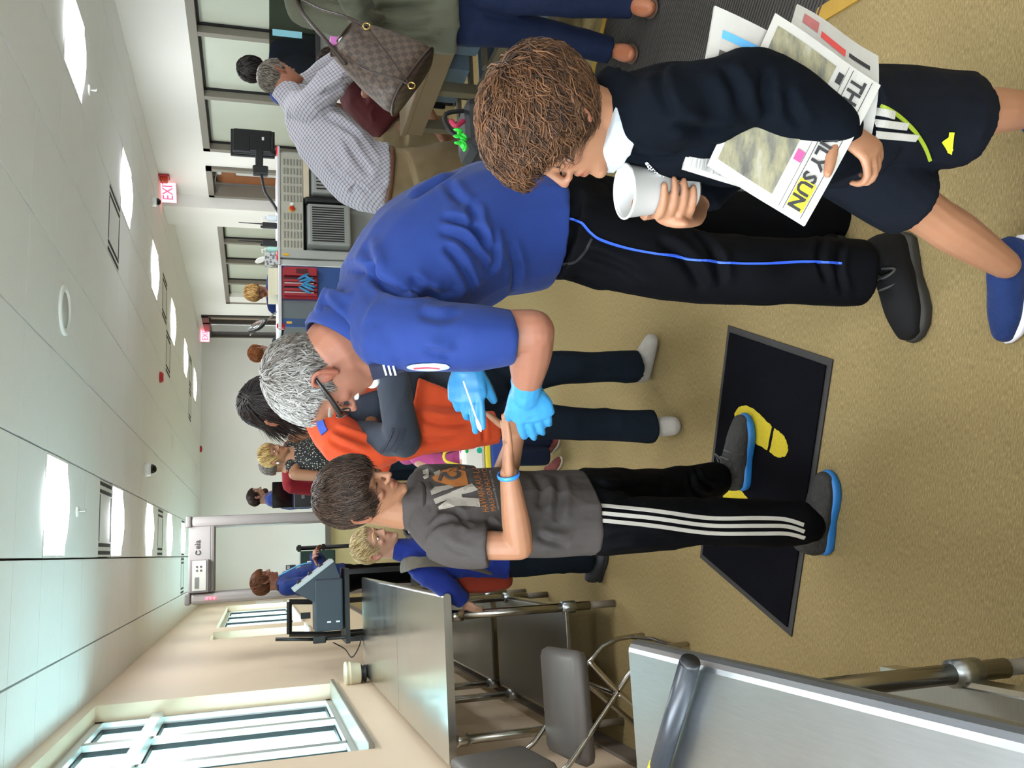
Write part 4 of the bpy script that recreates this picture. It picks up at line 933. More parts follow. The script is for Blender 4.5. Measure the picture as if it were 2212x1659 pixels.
def hair(per, H, m, n=1500, length=0.20, width=0.012, thick=0.07, lift=0.08, kind='short', sweep=(0, 0, 0), grav=0.25, jit=0.35, seed=1, crown=(-0.25, 0.02, 0.46), wave=0.0, long=0.0, name='hair', tone=(0.0, 1.0), tonefn=None, front=0.45):
    r = np.random.default_rng(seed); cc = A([-0.03, 0, 0.13]); cr = A([0.425, 0.325, 0.365]); zl = hairline(H, kind)
    def zline(p):
        ang = np.degrees(np.arctan2(np.abs(p[:, 1])/0.335, (p[:, 0]+0.03)/0.43)); return np.interp(ang, HL_A, zl)
    # cap
    v, f = ell_geo((0, 0, 0), (1, 1, 1), None, 56, 36)
    p = cc+cr*v; d = p[:, 2]-zline(p); k = np.clip(d/0.06+0.5, 0, 1); k = k*k*(3-2*k)
    nz = vnoise(v*7, seed)-0.5
    sc = 0.955+k*(0.045+thick*(0.75+0.5*nz)); cap = H.W(cc+cr*v*sc[:, None]); nc = len(cap)
    # clumps of strands
    D = r.normal(size=(int(n*2.6), 3)); D /= np.linalg.norm(D, axis=1)[:, None]
    q = cc+cr*D; D = D[(q[:, 2]-zline(q)) > -0.005][:n]; n = len(D)
    N = D/cr; N /= np.linalg.norm(N, axis=1)[:, None]; q = cc+cr*D
    fl = q-A(crown); fl = fl/np.linalg.norm(fl, axis=1)[:, None]+A(sweep)+A([0, 0, -grav])+r.normal(0, jit, (n, 3))
    fl -= (fl*N).sum(1)[:, None]*N; fl /= np.linalg.norm(fl, axis=1)[:, None]+1e-6
    fa = np.degrees(np.arctan2(np.abs(q[:, 1])/0.335, (q[:, 0]+0.03)/0.43)); below = np.clip((q[:, 2]-zline(q))/0.18, 0, 1)
    L = length*(0.6+0.8*r.random(n))*np.where(fa < 75, front+(1-front)*below, 1.0); lf = lift*(0.3+r.random(n)); seg = 5; pts = []
    cur = q*1.0; start = 1+thick*0.8+0.25*thick*r.random(n); ph = r.random(n)*6.28
    for s_ in range(seg):
        t = s_/(seg-1); dd = (cur-cc)/cr; ln = np.linalg.norm(dd, axis=1); low = np.clip((0.0-cur[:, 2])/0.2, 0, 1)*long
        base = cc+cr*dd/ln[:, None]*(start+lf*math.sin(math.pi*(0.15+0.75*t)))[:, None]
        free = cur.copy(); pts.append(base*(1-low[:, None])+free*low[:, None])
        g = fl*1.0; g[:, 2] -= long*0.8*t; NN = dd/cr; NN /= np.linalg.norm(NN, axis=1)[:, None]; g -= (g*NN).sum(1)[:, None]*NN*(1-low[:, None])
        if wave: g += np.cross(NN, fl)*(wave*np.sin(t*7+ph))[:, None]
        g /= np.linalg.norm(g, axis=1)[:, None]+1e-6
        cur = pts[-1]+g*(L/(seg-1))[:, None]
    Pm = np.stack(pts, 1)
    wd = width*(0.6+0.8*r.random(n)); V = []
    side = np.cross(N, fl); side /= np.linalg.norm(side, axis=1)[:, None]+1e-6
    for s_ in range(seg):
        t = s_/(seg-1); ww = wd*(0.75+0.6*t-1.28*t*t)
        for a, b_ in ((1, -0.35), (0, 0.7), (-1, -0.35)): V.append(Pm[:, s_]+side*(ww*a)[:, None]+N*(ww*b_)[:, None])
    V = np.stack(V, 1).reshape(-1, 3); Wd = H.W(V)
    o = (np.arange(n)*seg*3)[:, None]+nc; Q = []
    for s_ in range(seg-1):
        for a in range(3):
            b_ = (a+1) % 3; Q.append(np.stack([o[:, 0]+s_*3+a, o[:, 0]+s_*3+b_, o[:, 0]+(s_+1)*3+b_, o[:, 0]+(s_+1)*3+a], 1))
    Q = np.concatenate(Q)
    me = me_from(bpy.data.meshes.new(name), np.concatenate([cap, Wd]), list(f)+[tuple(x) for x in Q.tolist()])
    tn = np.clip(r.normal(0.5, 0.28, n), 0, 1)
    if tonefn is not None: tn = np.clip(0.65*tonefn(q)+0.5*(tn-0.5), 0, 1); tc = tonefn(cc+cr*v)*0.6
    else: tc = np.full(nc, 0.15)
    tv = np.concatenate([tc, np.repeat(tn, seg*3)*(tone[1]-tone[0])+tone[0]])
    fattr(me, 'tone', tv); return link(name, me, m, per, True)
def finish_skin(per, prims, voxel, m, heads=(), smooth=4, name='body', extra=None):
    me = remesh(prims, voxel, smooth, 0.5, name=name); n = len(me.vertices); co = np.empty(n*3); me.vertices.foreach_get('co', co); co = co.reshape(-1, 3)
    t = np.zeros(n)
    for H in heads: t = np.maximum(t, H.tint(co))
    if extra is not None: t = np.maximum(t, extra(co))
    fattr(me, 'tint', t); return link(name, me, m, per, True)
def cloth(per, name, prims, voxel, m, smooth=5, folds=None, fn=None, kids=False):
    me = remesh(prims, voxel, smooth, 0.5, folds, fn, name); return link(name, me, m, per, True)
def hand_prims(wr, fwd, palm, thumb, L=0.18, curl=(0.35, 0.35, 0.35, 0.4, 0.45), spread=0.06, thumb_out=0.7, thumb_fold=0.2, fat=1.0, tl=1.0):
    """wrist, pointing direction, direction the palm faces, direction of the thumb side"""
    f = nrm(fwd); p = nrm(A(palm, float)-(A(palm, float)@f)*f); s_ = A(thumb, float); s_ = nrm(s_-(s_@f)*f-(s_@p)*p); k = L/0.185
    wr = A(wr, float); pr = []
    pr.append(tube_geo([wr-f*0.03*k, wr+f*0.01*k, wr+f*0.045*k, wr+f*0.088*k], A([[0.025, 0.018], [0.028, 0.018], [0.040, 0.016], [0.042, 0.012]])*k*fat, 14, s_, 'round', 3))
    for i, (off, ln) in enumerate(((0.032, 0.90), (0.0105, 1.0), (-0.011, 0.94), (-0.031, 0.75))):
        c = curl[i+1]; q = wr+f*(0.088-0.004*abs(i-1))*k+s_*off*k; pts = [q-f*0.015*k]; a = 0.0; d0 = nrm(f+s_*spread*(1.5-i)*0.8)
        pts.append(q)
        for seg in (0.043, 0.027, 0.021):
            a += c*(1.0 if seg > 0.04 else 1.15); d = d0*math.cos(a)+p*math.sin(a); q = q+d*seg*ln*k; pts.append(q)
        pr.append(tube_geo(pts, A([0.0095, 0.0098, 0.009, 0.008, 0.0068])*k*fat, 10, p, 'round', 2))
    q = wr+f*0.022*k+s_*0.026*k+p*0.004*k; d1 = nrm(f*(1-thumb_out)+s_*thumb_out+p*thumb_fold*0.6)
    d2 = nrm(d1+f*0.35+p*thumb_fold); q1 = q+d1*0.040*k*tl; q2 = q1+d2*0.031*k*tl; q3 = q2+nrm(d2+p*thumb_fold*0.5)*0.024*k*tl
    pr.append(tube_geo([q-d1*0.012*k, q, q1, q2, q3], A([0.015, 0.0155, 0.0132, 0.0118, 0.0095])*k*fat, 10, p, 'round', 2))
    return pr
def shoe(per, heel, toe, m_up, m_sole, Lh=0.09, wide=1.0, laces=None, up=(0, 0, 1), name='shoe', sole_h=0.022, low=False):
    heel, toe = A(heel, float), A(toe, float); L = np.linalg.norm(toe-heel); U = nrm(toe-heel); Z = nrm(A(up, float)-(A(up, float)@U)*U); S_ = np.cross(Z, U); k = L/0.27; w_ = wide*k
    def pt(x, z, y=0): return heel+U*L*x+Z*z*k+S_*y*k
    hz = 0.55 if low else 1.0
    pr = [tube_geo([pt(0.13, 0.045), pt(0.3, 0.05), pt(0.5, 0.045), pt(0.72, 0.038), pt(0.90, 0.032)], A([[0.034, 0.045*hz], [0.037, 0.055*hz], [0.043, 0.042], [0.045, 0.033], [0.032, 0.024]])*A([w_, k]), 16, S_, 'round', 3)]
    if not low: pr.append(tube_geo([pt(0.17, 0.05), pt(0.19, 0.085)], A([[0.036, 0.05], [0.036, 0.046]])*A([w_, k]), 14, S_, 'round', 2))
    def flat(co, no):
        z = (co-heel)@Z; return co+np.outer(np.maximum(0.012*k-z, 0), Z)
    me = remesh(pr, 0.0045*k, 4, 0.5, fn=flat, name=name); o = link(name, me, m_up, per, True)
    out = [(0.0, 0.0), (0.02, 0.02), (0.08, 0.033), (0.25, 0.034), (0.42, 0.034), (0.6, 0.044), (0.75, 0.047), (0.88, 0.038), (0.97, 0.018), (1.0, 0.0)]
    out = out+[(a, -b_) for a, b_ in out[-2:0:-1]]
    bm_v = []; rings = [(0.0, 0.93), (0.004, 1.0), (sole_h*0.7, 1.03), (sole_h, 0.97)]
    b = MB(); n = len(out); V = []
    for z, s_ in rings:
        for a, b_ in out: V.append(heel+U*(L*(0.5+(a-0.5)*s_))+S_*b_*w_*s_*1.02+Z*z*k)
    F = [tuple(range(n))[::-1], tuple((len(rings)-1)*n+q for q in range(n))]
    for i in range(len(rings)-1):
        for q in range(n): F.append((i*n+q, i*n+(q+1) % n, (i+1)*n+(q+1) % n, (i+1)*n+q))
    b.add(V, F).build('sole', m_sole, o, True)
    if laces is not None:
        lb = MB()
        for j in range(4):
            x = 0.42+0.085*j; z = 0.102-0.0145*j
            lb.tube([pt(x, z-0.012, -0.024*wide), pt(x+0.02, z+0.001, 0), pt(x, z-0.012, 0.024*wide)], 0.0036*k, 6, smooth=3)
        lb.tube([pt(0.40, 0.10, 0), pt(0.46, 0.108, 0.03), pt(0.40, 0.09, 0.05), pt(0.36, 0.10, 0.02)], 0.0032*k, 6, smooth=4)
        lo = lb.build('laces', laces, o, True)
    return o
def bvh_of(o):
    me = o.data; n = len(me.vertices); co = np.empty(n*3); me.vertices.foreach_get('co', co)
    return BVHTree.FromPolygons([tuple(q) for q in co.reshape(-1, 3).tolist()], [tuple(p.vertices) for p in me.polygons])
def hit(bv, x, y, default=None):
    d = nrm(ray(x, y)); r = bv.ray_cast(Vector(CC), Vector(d), 50)
    if r[0] is None: return default
    return A(r[0]), A(r[1])
def ribbon(bv, px, width, name, m, per, n=24, off=0.003, taper=False):
    """strip of trim sewn along a garment, following its surface"""
    px = catmull(A(px, float), max(2, n//max(1, len(px)-1))); pts = []; nn = []
    for x, y in px:
        h_ = hit(bv, x, y)
        if h_ is None: continue
        pts.append(h_[0]); nn.append(h_[1])
    if len(pts) < 3: return None
    pts = A(pts); nn = A(nn)
    for _ in range(1):
        nn[1:-1] = (nn[:-2]+nn[1:-1]*2+nn[2:])/4; pts[1:-1] = (pts[:-2]+pts[1:-1]*2+pts[2:])/4
    V = []; F = []
    for i in range(len(pts)):
        t_ = nrm(pts[min(i+1, len(pts)-1)]-pts[max(i-1, 0)]); N_ = nrm(nn[i]); s_ = nrm(np.cross(N_, t_))
        for a, h_ in ((-1, -0.004), (-1, off), (1, off), (1, -0.004)): V.append(pts[i]+s_*a*width/2+N_*h_)
    for i in range(len(pts)-1):
        for a in range(4): F.append((4*i+a, 4*i+(a+1) % 4, 4*i+4+(a+1) % 4, 4*i+4+a))
    F += [(0, 1, 2, 3), tuple(4*(len(pts)-1)+q for q in (3, 2, 1, 0))]
    return MB().add(V, F).build(name, m, per)
def printed(bv, v2, f, mapping, name, m, per, off=0.002):
    """flat print laid onto a garment; mapping turns print coordinates into picture points"""
    V = []; last = None
    for a in v2:
        x, y = mapping(a); h_ = hit(bv, x, y)
        if h_ is None: h_ = last
        if h_ is None: h_ = (P(x, y, 2.3), A([0, -1.0, 0]))
        last = h_; V.append(h_[0]+nrm(h_[1])*off)
    return MB().add(V, f).build(name, m, per)
def quadmap(c00, c10, c11, c01, w_, h_):
    c = [A(q, float) for q in (c00, c10, c11, c01)]
    def f(a):
        u, v = a[0]/w_, a[1]/h_; return (c[0]*(1-u)*(1-v)+c[1]*u*(1-v)+c[2]*u*v+c[3]*(1-u)*v)
    return f
def subdiv(v, f, maxlen):
    """split long print edges so the print can follow the cloth"""
    v = [A(q, float) for q in v]; f = [list(q) for q in f]; tri = []
    for q in f:
        for k in range(1, len(q)-1): tri.append([q[0], q[k], q[k+1]])
    for _ in range(6):
        out = []; cache = {}; ch = False
        for t in tri:
            e = [np.linalg.norm(v[t[i]]-v[t[(i+1) % 3]]) for i in range(3)]; i = int(np.argmax(e))
            if e[i] <= maxlen: out.append(t); continue
            ch = True; a, b_, c = t[i], t[(i+1) % 3], t[(i+2) % 3]; key = (min(a, b_), max(a, b_))
            if key not in cache: cache[key] = len(v); v.append((v[a]+v[b_])/2)
            m_ = cache[key]; out += [[a, m_, c], [m_, b_, c]]
        tri = out
        if not ch: break
    return v, [tuple(t) for t in tri]
def crease(o, lines):
    """press folds into a garment along lines drawn on it: (picture points, width, depth)"""
    bv_ = bvh_of(o); me = o.data; n = len(me.vertices); co = np.empty(n*3); me.vertices.foreach_get('co', co); co = co.reshape(-1, 3)
    no = np.empty(n*3); me.vertices.foreach_get('normal', no); no = no.reshape(-1, 3); d = np.zeros(n)
    for px, wd, dp in lines:
        q = catmull(A(px, float), 5); H_ = [hit(bv_, *k) for k in q]; ok = [k for k in H_ if k is not None]
        if len(ok) < 2: continue
        p_ = A([k[0] for k in ok]); L = len(p_)
        sel = np.where(((co >= p_.min(0)-4*wd) & (co <= p_.max(0)+4*wd)).all(1))[0]
        if not len(sel): continue
        c = co[sel]; best = np.full(len(sel), 9.0); tt = np.zeros(len(sel)); sd = np.zeros(len(sel))
        for i in range(L-1):
            a, b_ = p_[i], p_[i+1]; ab = b_-a; t = np.clip(((c-a)@ab)/(ab@ab+1e-9), 0, 1); v = c-a-t[:, None]*ab; ds = np.linalg.norm(v, axis=1)
            side = np.sign((v*np.cross(ok[i][1], ab)).sum(1)); m = ds < best; best[m] = ds[m]; tt[m] = (i+t[m])/(L-1); sd[m] = side[m]
        e = np.clip(np.minimum(tt, 1-tt)*4, 0, 1)**0.7; x = best*sd/wd
        d[sel] += dp*e*(-np.exp(-x*x*2.2)+0.75*np.exp(-(x-1.25)**2*1.6)+0.35*np.exp(-(x+1.3)**2*1.6))
    co = co+no*d[:, None]; me.vertices.foreach_set('co', co.ravel()); me.update()
SK_LIGHT = skin_mat('skin_light', ('c58f6b', 0.56), ('a65646', 0.56)); SK_PALE = skin_mat('skin_pale', ('d6a98e', 0.56), ('bb6c5a', 0.56)); SK_RUDDY = skin_mat('skin_ruddy', ('bb8065', 0.56), ('9c4a3a', 0.56)); SK_TAN = skin_mat('skin_tan', ('a97455', 0.56), ('864834', 0.56))
M_WHITE = mat('paper_white', 'e8e8e6', 0.7, var=0)
# ================================================================== figures near the camera
# ---------------------------------------------------------------- boy in the grey tee
t = thing('person', 'boy in grey printed tee and black track pants holding out his hands', 'person', (0.06, 2.42, 0))
BOY1 = t
ft = nrm(A([0.72, -0.69, 0])); lt = A([-ft[1], ft[0], 0])
pel, wst, che, upp, nek = P(1262, 1106, 2.45), P(1140, 1108, 2.45), P(1010, 1104, 2.45), P(925, 1104, 2.45), P(880, 1102, 2.45)
shR, shL = upp-lt*0.135+A([0, 0, -0.012]), upp+lt*0.135+A([0, 0, -0.012])
elR, elL = P(1122, 1180, 2.27), P(1085, 1045, 2.62)
wrR, wrL = P(1099, 1022, 2.17), P(1116, 938, 2.36)
H1 = Head(P(778, 1066, 2.42), (0.57, -0.70, -0.46), (0.05, 0.0, 1), 0.222)
sk = H1.prims(jaw=1.0, nose=0.9)
sk += [T([nek+A([0, 0, -0.05]), nek+A([0, 0, 0.02]), H1.W((-0.10, 0, -0.20))], [0.058, 0.052, 0.055])]
sk += [T([pel, wst, che, upp], [(0.105, 0.065), (0.10, 0.06), (0.115, 0.07), (0.10, 0.06)], lt)]
for sh, el, wr in ((shR, elR, wrR), (shL, elL, wrL)):
    sk += [T([sh*0.8+el*0.2, (sh+el)/2, el], [0.034, 0.040, 0.037]), T([el, el*0.65+wr*0.35, wr], [0.037, 0.038, 0.024])]
tipR = P(1094, 893, 2.12)
sk += hand_prims(wrR, tipR-wrR, (0.0, 0.1, 1), (0, -1, 0.5), 0.165, (0.1, 0.04, 0.03, 0.05, 0.07), 0.0, thumb_out=0.10, thumb_fold=0.03, fat=1.0, tl=0.75)
sk += hand_prims(wrL, P(1128, 870, 2.20)-wrL, (-0.35, -0.75, 0.45), (0.3, 0.2, 1), 0.155, (0.1, 0.12, 0.12, 0.15, 0.2), 0.06, thumb_out=0.75, thumb_fold=0.0)
finish_skin(t, sk, 0.0032, SK_LIGHT, [H1])
H1.extras(t, mat('brow_brown', '3a2a22', 0.8, var=0))
hair(t, H1, hair_mat('hair_dark_brown', '120c09', '4a382c'), 6500, 0.32, 0.0075, 0.15, 0.09, 'fringe', (0.45, 0.1, 0.0), 0.25, 0.30, 3, crown=(-0.30, 0.05, 0.44), wave=0.25)
M_TEE = fabric('tee_grey', '57504c', 0.35, 14, col2='645d5a')
shirt = [TF([pel+A([0, 0, -0.005]), pel*0.5+wst*0.5, wst, che, upp], [(0.155, 0.108), (0.152, 0.104), (0.148, 0.10), (0.152, 0.105), (0.125, 0.080)], lt),
         T([shR+lt*0.02, upp+A([0, 0, 0.012]), shL-lt*0.02], [0.052, 0.066, 0.052])]
seR = elR*0.60+shR*0.40; seL = elL*0.6+shL*0.4
shirt += [TF([shR+lt*0.03, shR*0.5+seR*0.5, seR], [0.066, 0.062, 0.058]), TF([shL-lt*0.03, shL*0.5+seL*0.5, seL], [0.066, 0.060, 0.055]), T([nek+A([0, 0, -0.055]), nek+A([0.0, 0, -0.022])], [0.082, 0.068])]
tee = cloth(t, 'tee_shirt', shirt, 0.0055, M_TEE, 3, [(0.008, (8, 8, 5), 4, True), (0.004, (20, 20, 12), 6, False)])
MB().tube([nek+A([0.0, 0, -0.020])+0.0745*(math.cos(a)*ft+math.sin(a)*lt)+A([0, 0, -0.020*math.cos(a)]) for a in np.linspace(0, 6.283, 25)[:-1]], 0.0065, 8, closed=True, cap='flat').build('collar', fabric('tee_collar', '3b3532', 0.2, 20), tee, True)
K1 = lambda *q: [(640+a/3.16, 950+b_/3.16) for a, b_ in q]
crease(tee, [(K1((1150, 560), (1080, 500), (960, 480)), 0.014, 0.012), (K1((1200, 600), (1130, 560), (1040, 540)), 0.012, 0.010), (K1((900, 640), (950, 580), (1060, 560), (1180, 600)), 0.012, 0.008), (K1((1300, 540), (1350, 600), (1400, 640)), 0.012, 0.010), (K1((1620, 230), (1680, 350), (1660, 480)), 0.018, 0.010), (K1((1780, 240), (1800, 380), (1770, 560)), 0.018, 0.010), (K1((1640, 640), (1720, 690), (1860, 720)), 0.016, 0.011), (K1((700, 620), (800, 700), (880, 780)), 0.014, 0.008), (K1((1000, 700), (1100, 760), (1200, 780)), 0.014, 0.007)])
bv = bvh_of(tee)
# print on the chest
M_PW = mat('print_white', ('b9ae9f', 0.56), 0.9, var=0.2, vscale=40); M_PO = mat('print_orange', ('c8792f', 0.56), 0.9, var=0.2, vscale=40)
def px_poly(pts): return [(float(a), float(b_)) for a, b_ in pts]
def chest_print(poly, name, m, off=0.002):
    v, f = subdiv([A(q) for q in poly], [tuple(range(len(poly)))], 14.0); return printed(bv, v, f, lambda a: a, name, m, tee, off)
Z = lambda a, b_: (900+a/8.296, 970+b_/8.296)
orange = [Z(275, 520), Z(420, 400), Z(600, 350), Z(790, 310), Z(860, 330), Z(930, 650), Z(700, 690), Z(440, 620), Z(330, 590)]
chest_print(orange, 'print_block', M_PO)
for poly in ([Z(245, 760), Z(330, 690), Z(600, 660), Z(680, 700), Z(450, 770), Z(270, 840)], [Z(300, 905), Z(620, 780), Z(650, 880), Z(345, 1000)], [Z(620, 770), Z(830, 700), Z(990, 630), Z(1095, 740), Z(950, 790), Z(800, 820), Z(640, 870)],
             [Z(640, 860), Z(800, 810), Z(820, 890), Z(1120, 900), Z(1135, 1040), Z(700, 1030), Z(400, 1085), Z(390, 1040), Z(600, 980)], [Z(110, 400), Z(215, 350), Z(220, 470), Z(120, 470)], [Z(110, 510), Z(215, 455), Z(225, 525), Z(140, 560)], [Z(310, 430), Z(415, 385), Z(420, 470), Z(330, 480)]):
    chest_print(poly, 'print_letter', M_PW, 0.003)
arc = [Z(745, 330)]+[(900+(640+130*math.cos(a))/8.296, 970+(430+110*math.sin(a))/8.296) for a in np.linspace(0.3, 2.9, 9)]+[Z(500, 440)]
ribbon(bv, arc, 0.011, 'print_ring', M_TEE, tee, 24, 0.0045); ribbon(bv, [Z(500, 440), Z(440, 490), Z(410, 580)], 0.009, 'print_tail', M_TEE, tee, 12, 0.0045)
def tee_text(txt, base0, base1, top0, name, m, size):
    v, f = text_geo(txt, 1.0, bold=0.0, spacing=1.08); wd = v[:, 0].max(); ht = 0.72
    b0, b1, t0 = A(base0), A(base1), A(top0)
    v2, f2 = subdiv(v, f, 0.9)
    return printed(bv, v2, f2, lambda a: b0+(b1-b0)*a[0]/wd+(t0-b0)*a[1]/ht, name, m, tee, 0.0028)
tee_text('HAWAII-KAUI-LA', Z(1295, 1135), Z(1100, 330), Z(1170, 1135), 'lettering', M_PO, 1); tee_text('MAUI-OAHU-MO', Z(1425, 1120), Z(1250, 360), Z(1325, 1120), 'lettering', M_PO, 1)
tee_text('HAWAIIAN ISLANDS 1778', Z(1480, 1090), Z(1330, 400), Z(1445, 1090), 'lettering', M_PW, 1)
# wristband
d_ = nrm(wrR-elR); bc = P(1098, 1026, 2.172); Bm = basis(d_, (0, 0, 1))
MB().tube([bc+0.0275*(math.cos(a)*Bm[:, 1]+math.sin(a)*Bm[:, 2]) for a in np.linspace(0, 6.283, 29)[:-1]], [(0.006, 0.0022)]*28, 8, d_, closed=True, cap='flat').build('wristband', mat('band_blue', '2f7fe0', 0.4, var=0), t, True)
for k, chh in enumerate('UCLA'):
    a = -2.05+0.24*k; n_ = math.cos(a)*Bm[:, 1]+math.sin(a)*Bm[:, 2]; tg = -math.sin(a)*Bm[:, 1]+math.cos(a)*Bm[:, 2]
    lettering('lettering', chh, 0.0085, bc+n_*0.0302-d_*0.003, tg, d_, M_WHITE, t, 'CENTER')
# trousers
hR, hL = pel-lt*0.07+A([0, 0, -0.03]), pel+lt*0.07+A([0, 0, -0.03])
knR, knL = P(1500, 1128, 2.36), P(1420, 1058, 2.60); anR, anL = P(1742, 1130, 2.275), P(1548, 1034, 2.66)
M_TRK = fabric('track_black', '0e0f13', 0.3, 10, 0.7)
pants = [T([pel+A([0, 0, 0.03]), pel+A([0, 0, -0.05])], [(0.135, 0.095), (0.14, 0.10)], lt),
         T([hR, hR*0.5+knR*0.5, knR, knR*0.5+anR*0.5, anR+A([0, 0, 0.01])], [0.088, 0.083, 0.072, 0.068, 0.070]), T([hL, hL*0.5+knL*0.5, knL, knL*0.5+anL*0.5, anL+A([0, 0, 0.01])], [0.086, 0.080, 0.070, 0.064, 0.060])]
pts_ = cloth(t, 'track_pants', pants, 0.006, M_TRK, 5, [(0.006, (9, 9, 6), 11, True), (0.004, (16, 16, 16), 12, False)])
crease(pts_, [([(1490, 1020), (1500, 1060), (1530, 1075)], 0.014, 0.010), ([(1500, 1000), (1515, 1040), (1545, 1055)], 0.012, 0.010), ([(1280, 1040), (1330, 1055), (1400, 1050)], 0.018, 0.010), ([(1300, 1170), (1380, 1160), (1450, 1170)], 0.02, 0.009)])
bp = bvh_of(pts_)
C8 = lambda a, b_: (1200+a/2.304, 680+b_/2.304)
for k, px in enumerate(([C8(172, 945), C8(480, 975), C8(760, 1012), C8(1000, 1012), C8(1140, 1018), C8(1235, 1046)], [C8(152, 982), C8(480, 1012), C8(760, 1048), C8(1000, 1050), C8(1150, 1053), C8(1238, 1078)], [C8(132, 1016), C8(480, 1050), C8(760, 1085), C8(1000, 1088), C8(1150, 1088), C8(1240, 1110)])):
    ribbon(bp, px, 0.0115, 'side_stripe', mat('stripe_white', ('d8d2c6', 0.6), 0.8, var=0.05), pts_, 36)
M_SHG = fabric('sneaker_grey', '4c4a48', 0.3, 60, 0.85); M_SHB = mat('sneaker_blue_sole', '1f6cae', 0.5, var=0.08); M_LACE = fabric('lace_grey', '6f6c69', 0.1, 50)
shoe(t, (-0.085, 2.292, 0.0), (0.158, 2.215, 0.0), M_SHG, M_SHB, laces=M_LACE, sole_h=0.03, wide=1.12, name='sneaker')
shoe(t, (0.135, 2.690, 0.012), (0.392, 2.618, 0.012), M_SHG, M_SHB, laces=M_LACE, sole_h=0.03, wide=1.12, name='sneaker')
# ---------------------------------------------------------------- officer bending forward
t = thing('person', 'grey-haired officer in blue shirt bending to swab the boy with gloved hands', 'person', (0.65, 1.9, 0))
OFF = t
f_ = A([-1.0, 0.12, 0]); lo = A([-0.12, -1.0, 0])
pel, wst, che, upp, nek = P(1172, 487, 1.98), P(1035, 505, 1.98), P(900, 585, 1.98), P(815, 655, 1.97), P(757, 733, 1.965)
shL, shR = P(842, 728, 1.80), P(838, 672, 2.15)
elL, elR = P(1150, 716, 1.74), P(1030, 690, 2.24); wrL, wrR = P(1137, 838, 1.90), P(1003, 786, 2.20)
HO = Head(P(688, 812, 1.975), (-0.80, 0.36, -0.50), (-0.42, 0.05, 1), 0.235)
sk = HO.prims(jaw=1.08, nose=1.15)
sk += [T([nek+A([0.02, 0, -0.07]), nek, HO.W((-0.14, 0, -0.22))], [0.085, 0.076, 0.075]), T([HO.W((-0.1, 0, -0.3)), HO.W((0.08, 0, -0.42))], [0.07, 0.05])]
sk += [T([pel, wst, che, upp], [(0.12, 0.09), (0.12, 0.09), (0.12, 0.09), (0.07, 0.06)], lo)]
sk += [T([shL*0.75+elL*0.25, shL*0.5+elL*0.5, elL], [0.04, 0.05, 0.049]), T([elL, elL*0.6+wrL*0.4, wrL], [0.049, 0.049, 0.032]), T([shR*0.6+elR*0.4, elR], [0.04, 0.045]), T([che, shR*0.6+elR*0.4], 0.04), T([che, shL*0.75+elL*0.25], 0.035), T([elR, elR*0.6+wrR*0.4, wrR], [0.045, 0.044, 0.03])]
finish_skin(t, sk, 0.004, SK_RUDDY, [HO])
HO.extras(t, mat('brow_grey', '857d74', 0.8, var=0))
def grey_tone(q): return np.clip(0.45+0.9*q[:, 0]+0.3*q[:, 2], 0.05, 1)
hair(t, HO, hair_mat('hair_grey', ('6e655c', 0.56), ('e9e7e2', 0.65)), 3600, 0.14, 0.0085, 0.055, 0.05, 'nape', (0.1, 0, 0), 0.35, 0.45, 5, tonefn=grey_tone)
MB().ell(HO.W((0.30, 0, -0.425)), A((0.085, 0.10, 0.08))*HO.h, HO.M).build('goatee', mat('beard_white', 'dcdad6', 0.9, var=0.15, vscale=120, bump=0.6, bscale=200), t, True)
MB().tube([HO.W((0.31, -0.10, -0.23)), HO.W((0.375, 0, -0.21)), HO.W((0.31, 0.10, -0.23))], A([0.02, 0.03, 0.02])*HO.h, 8, smooth=3).build('moustache', MATS['beard_white'], t, True)
gl = None
for sg in (-1, 1):
    b = MB().tube([HO.W((-0.06, sg*0.36, 0.06)), HO.W((0.15, sg*0.355, 0.035)), HO.W((0.37, sg*0.265, 0.02))], A([[0.014, 0.014], [0.014, 0.022], [0.014, 0.03]])*HO.h, 8, HO.M[:, 1], smooth=2)
    o = b.build('glasses' if gl is None else 'temple', mat('glasses_black', '1d1714', 0.3, var=0), gl or t, True); gl = gl or o
for sg in (-1, 1):
    MB().tube([HO.W((0.405, sg*0.145+0.105*math.cos(a), -0.02+0.07*math.sin(a))) for a in np.linspace(0, 6.283, 21)[:-1]], 0.009*HO.h, 6, closed=True, cap='flat').build('lens_rim', MATS['glasses_black'], gl, True)
MB().tube([HO.W((0.41, -0.04, 0.0)), HO.W((0.425, 0, 0.01)), HO.W((0.41, 0.04, 0.0))], 0.01*HO.h, 6).build('bridge', MATS['glasses_black'], gl, True)
M_BLUE = fabric('uniform_blue', '223e8c', 0.35, 7, 0.8, col2='27479a')
hem = P(1178, 494, 1.98)
shirt = [TF([hem, pel*0.5+wst*0.5, wst, che, upp], [(0.185, 0.148), (0.188, 0.162), (0.19, 0.168), (0.198, 0.165), (0.165, 0.115)], lo), T([shL-lo*0.03, upp, shR+lo*0.03], [0.075, 0.095, 0.075])]
seL = P(1108, 724, 1.745)
shirt += [TF([shL-lo*0.06+A([0.02, 0, 0.0]), shL*0.55+seL*0.45, seL], [(0.095, 0.085), (0.082, 0.075), (0.062, 0.060)], (0, 1, 0)), T([shR+lo*0.03, shR*0.4+elR*0.6], [0.085, 0.07])]
shirt += [TF([upp*0.5+nek*0.5, nek+(nek-upp)*0.12], [0.118, 0.104])]
ush = cloth(t, 'uniform_shirt', shirt, 0.0065, M_BLUE, 4, [(0.010, (6, 6, 7), 21, True), (0.004, (14, 14, 14), 23, False)])
K3 = lambda *q: [(680+a/2.86, 280+b_/2.86) for a, b_ in q]
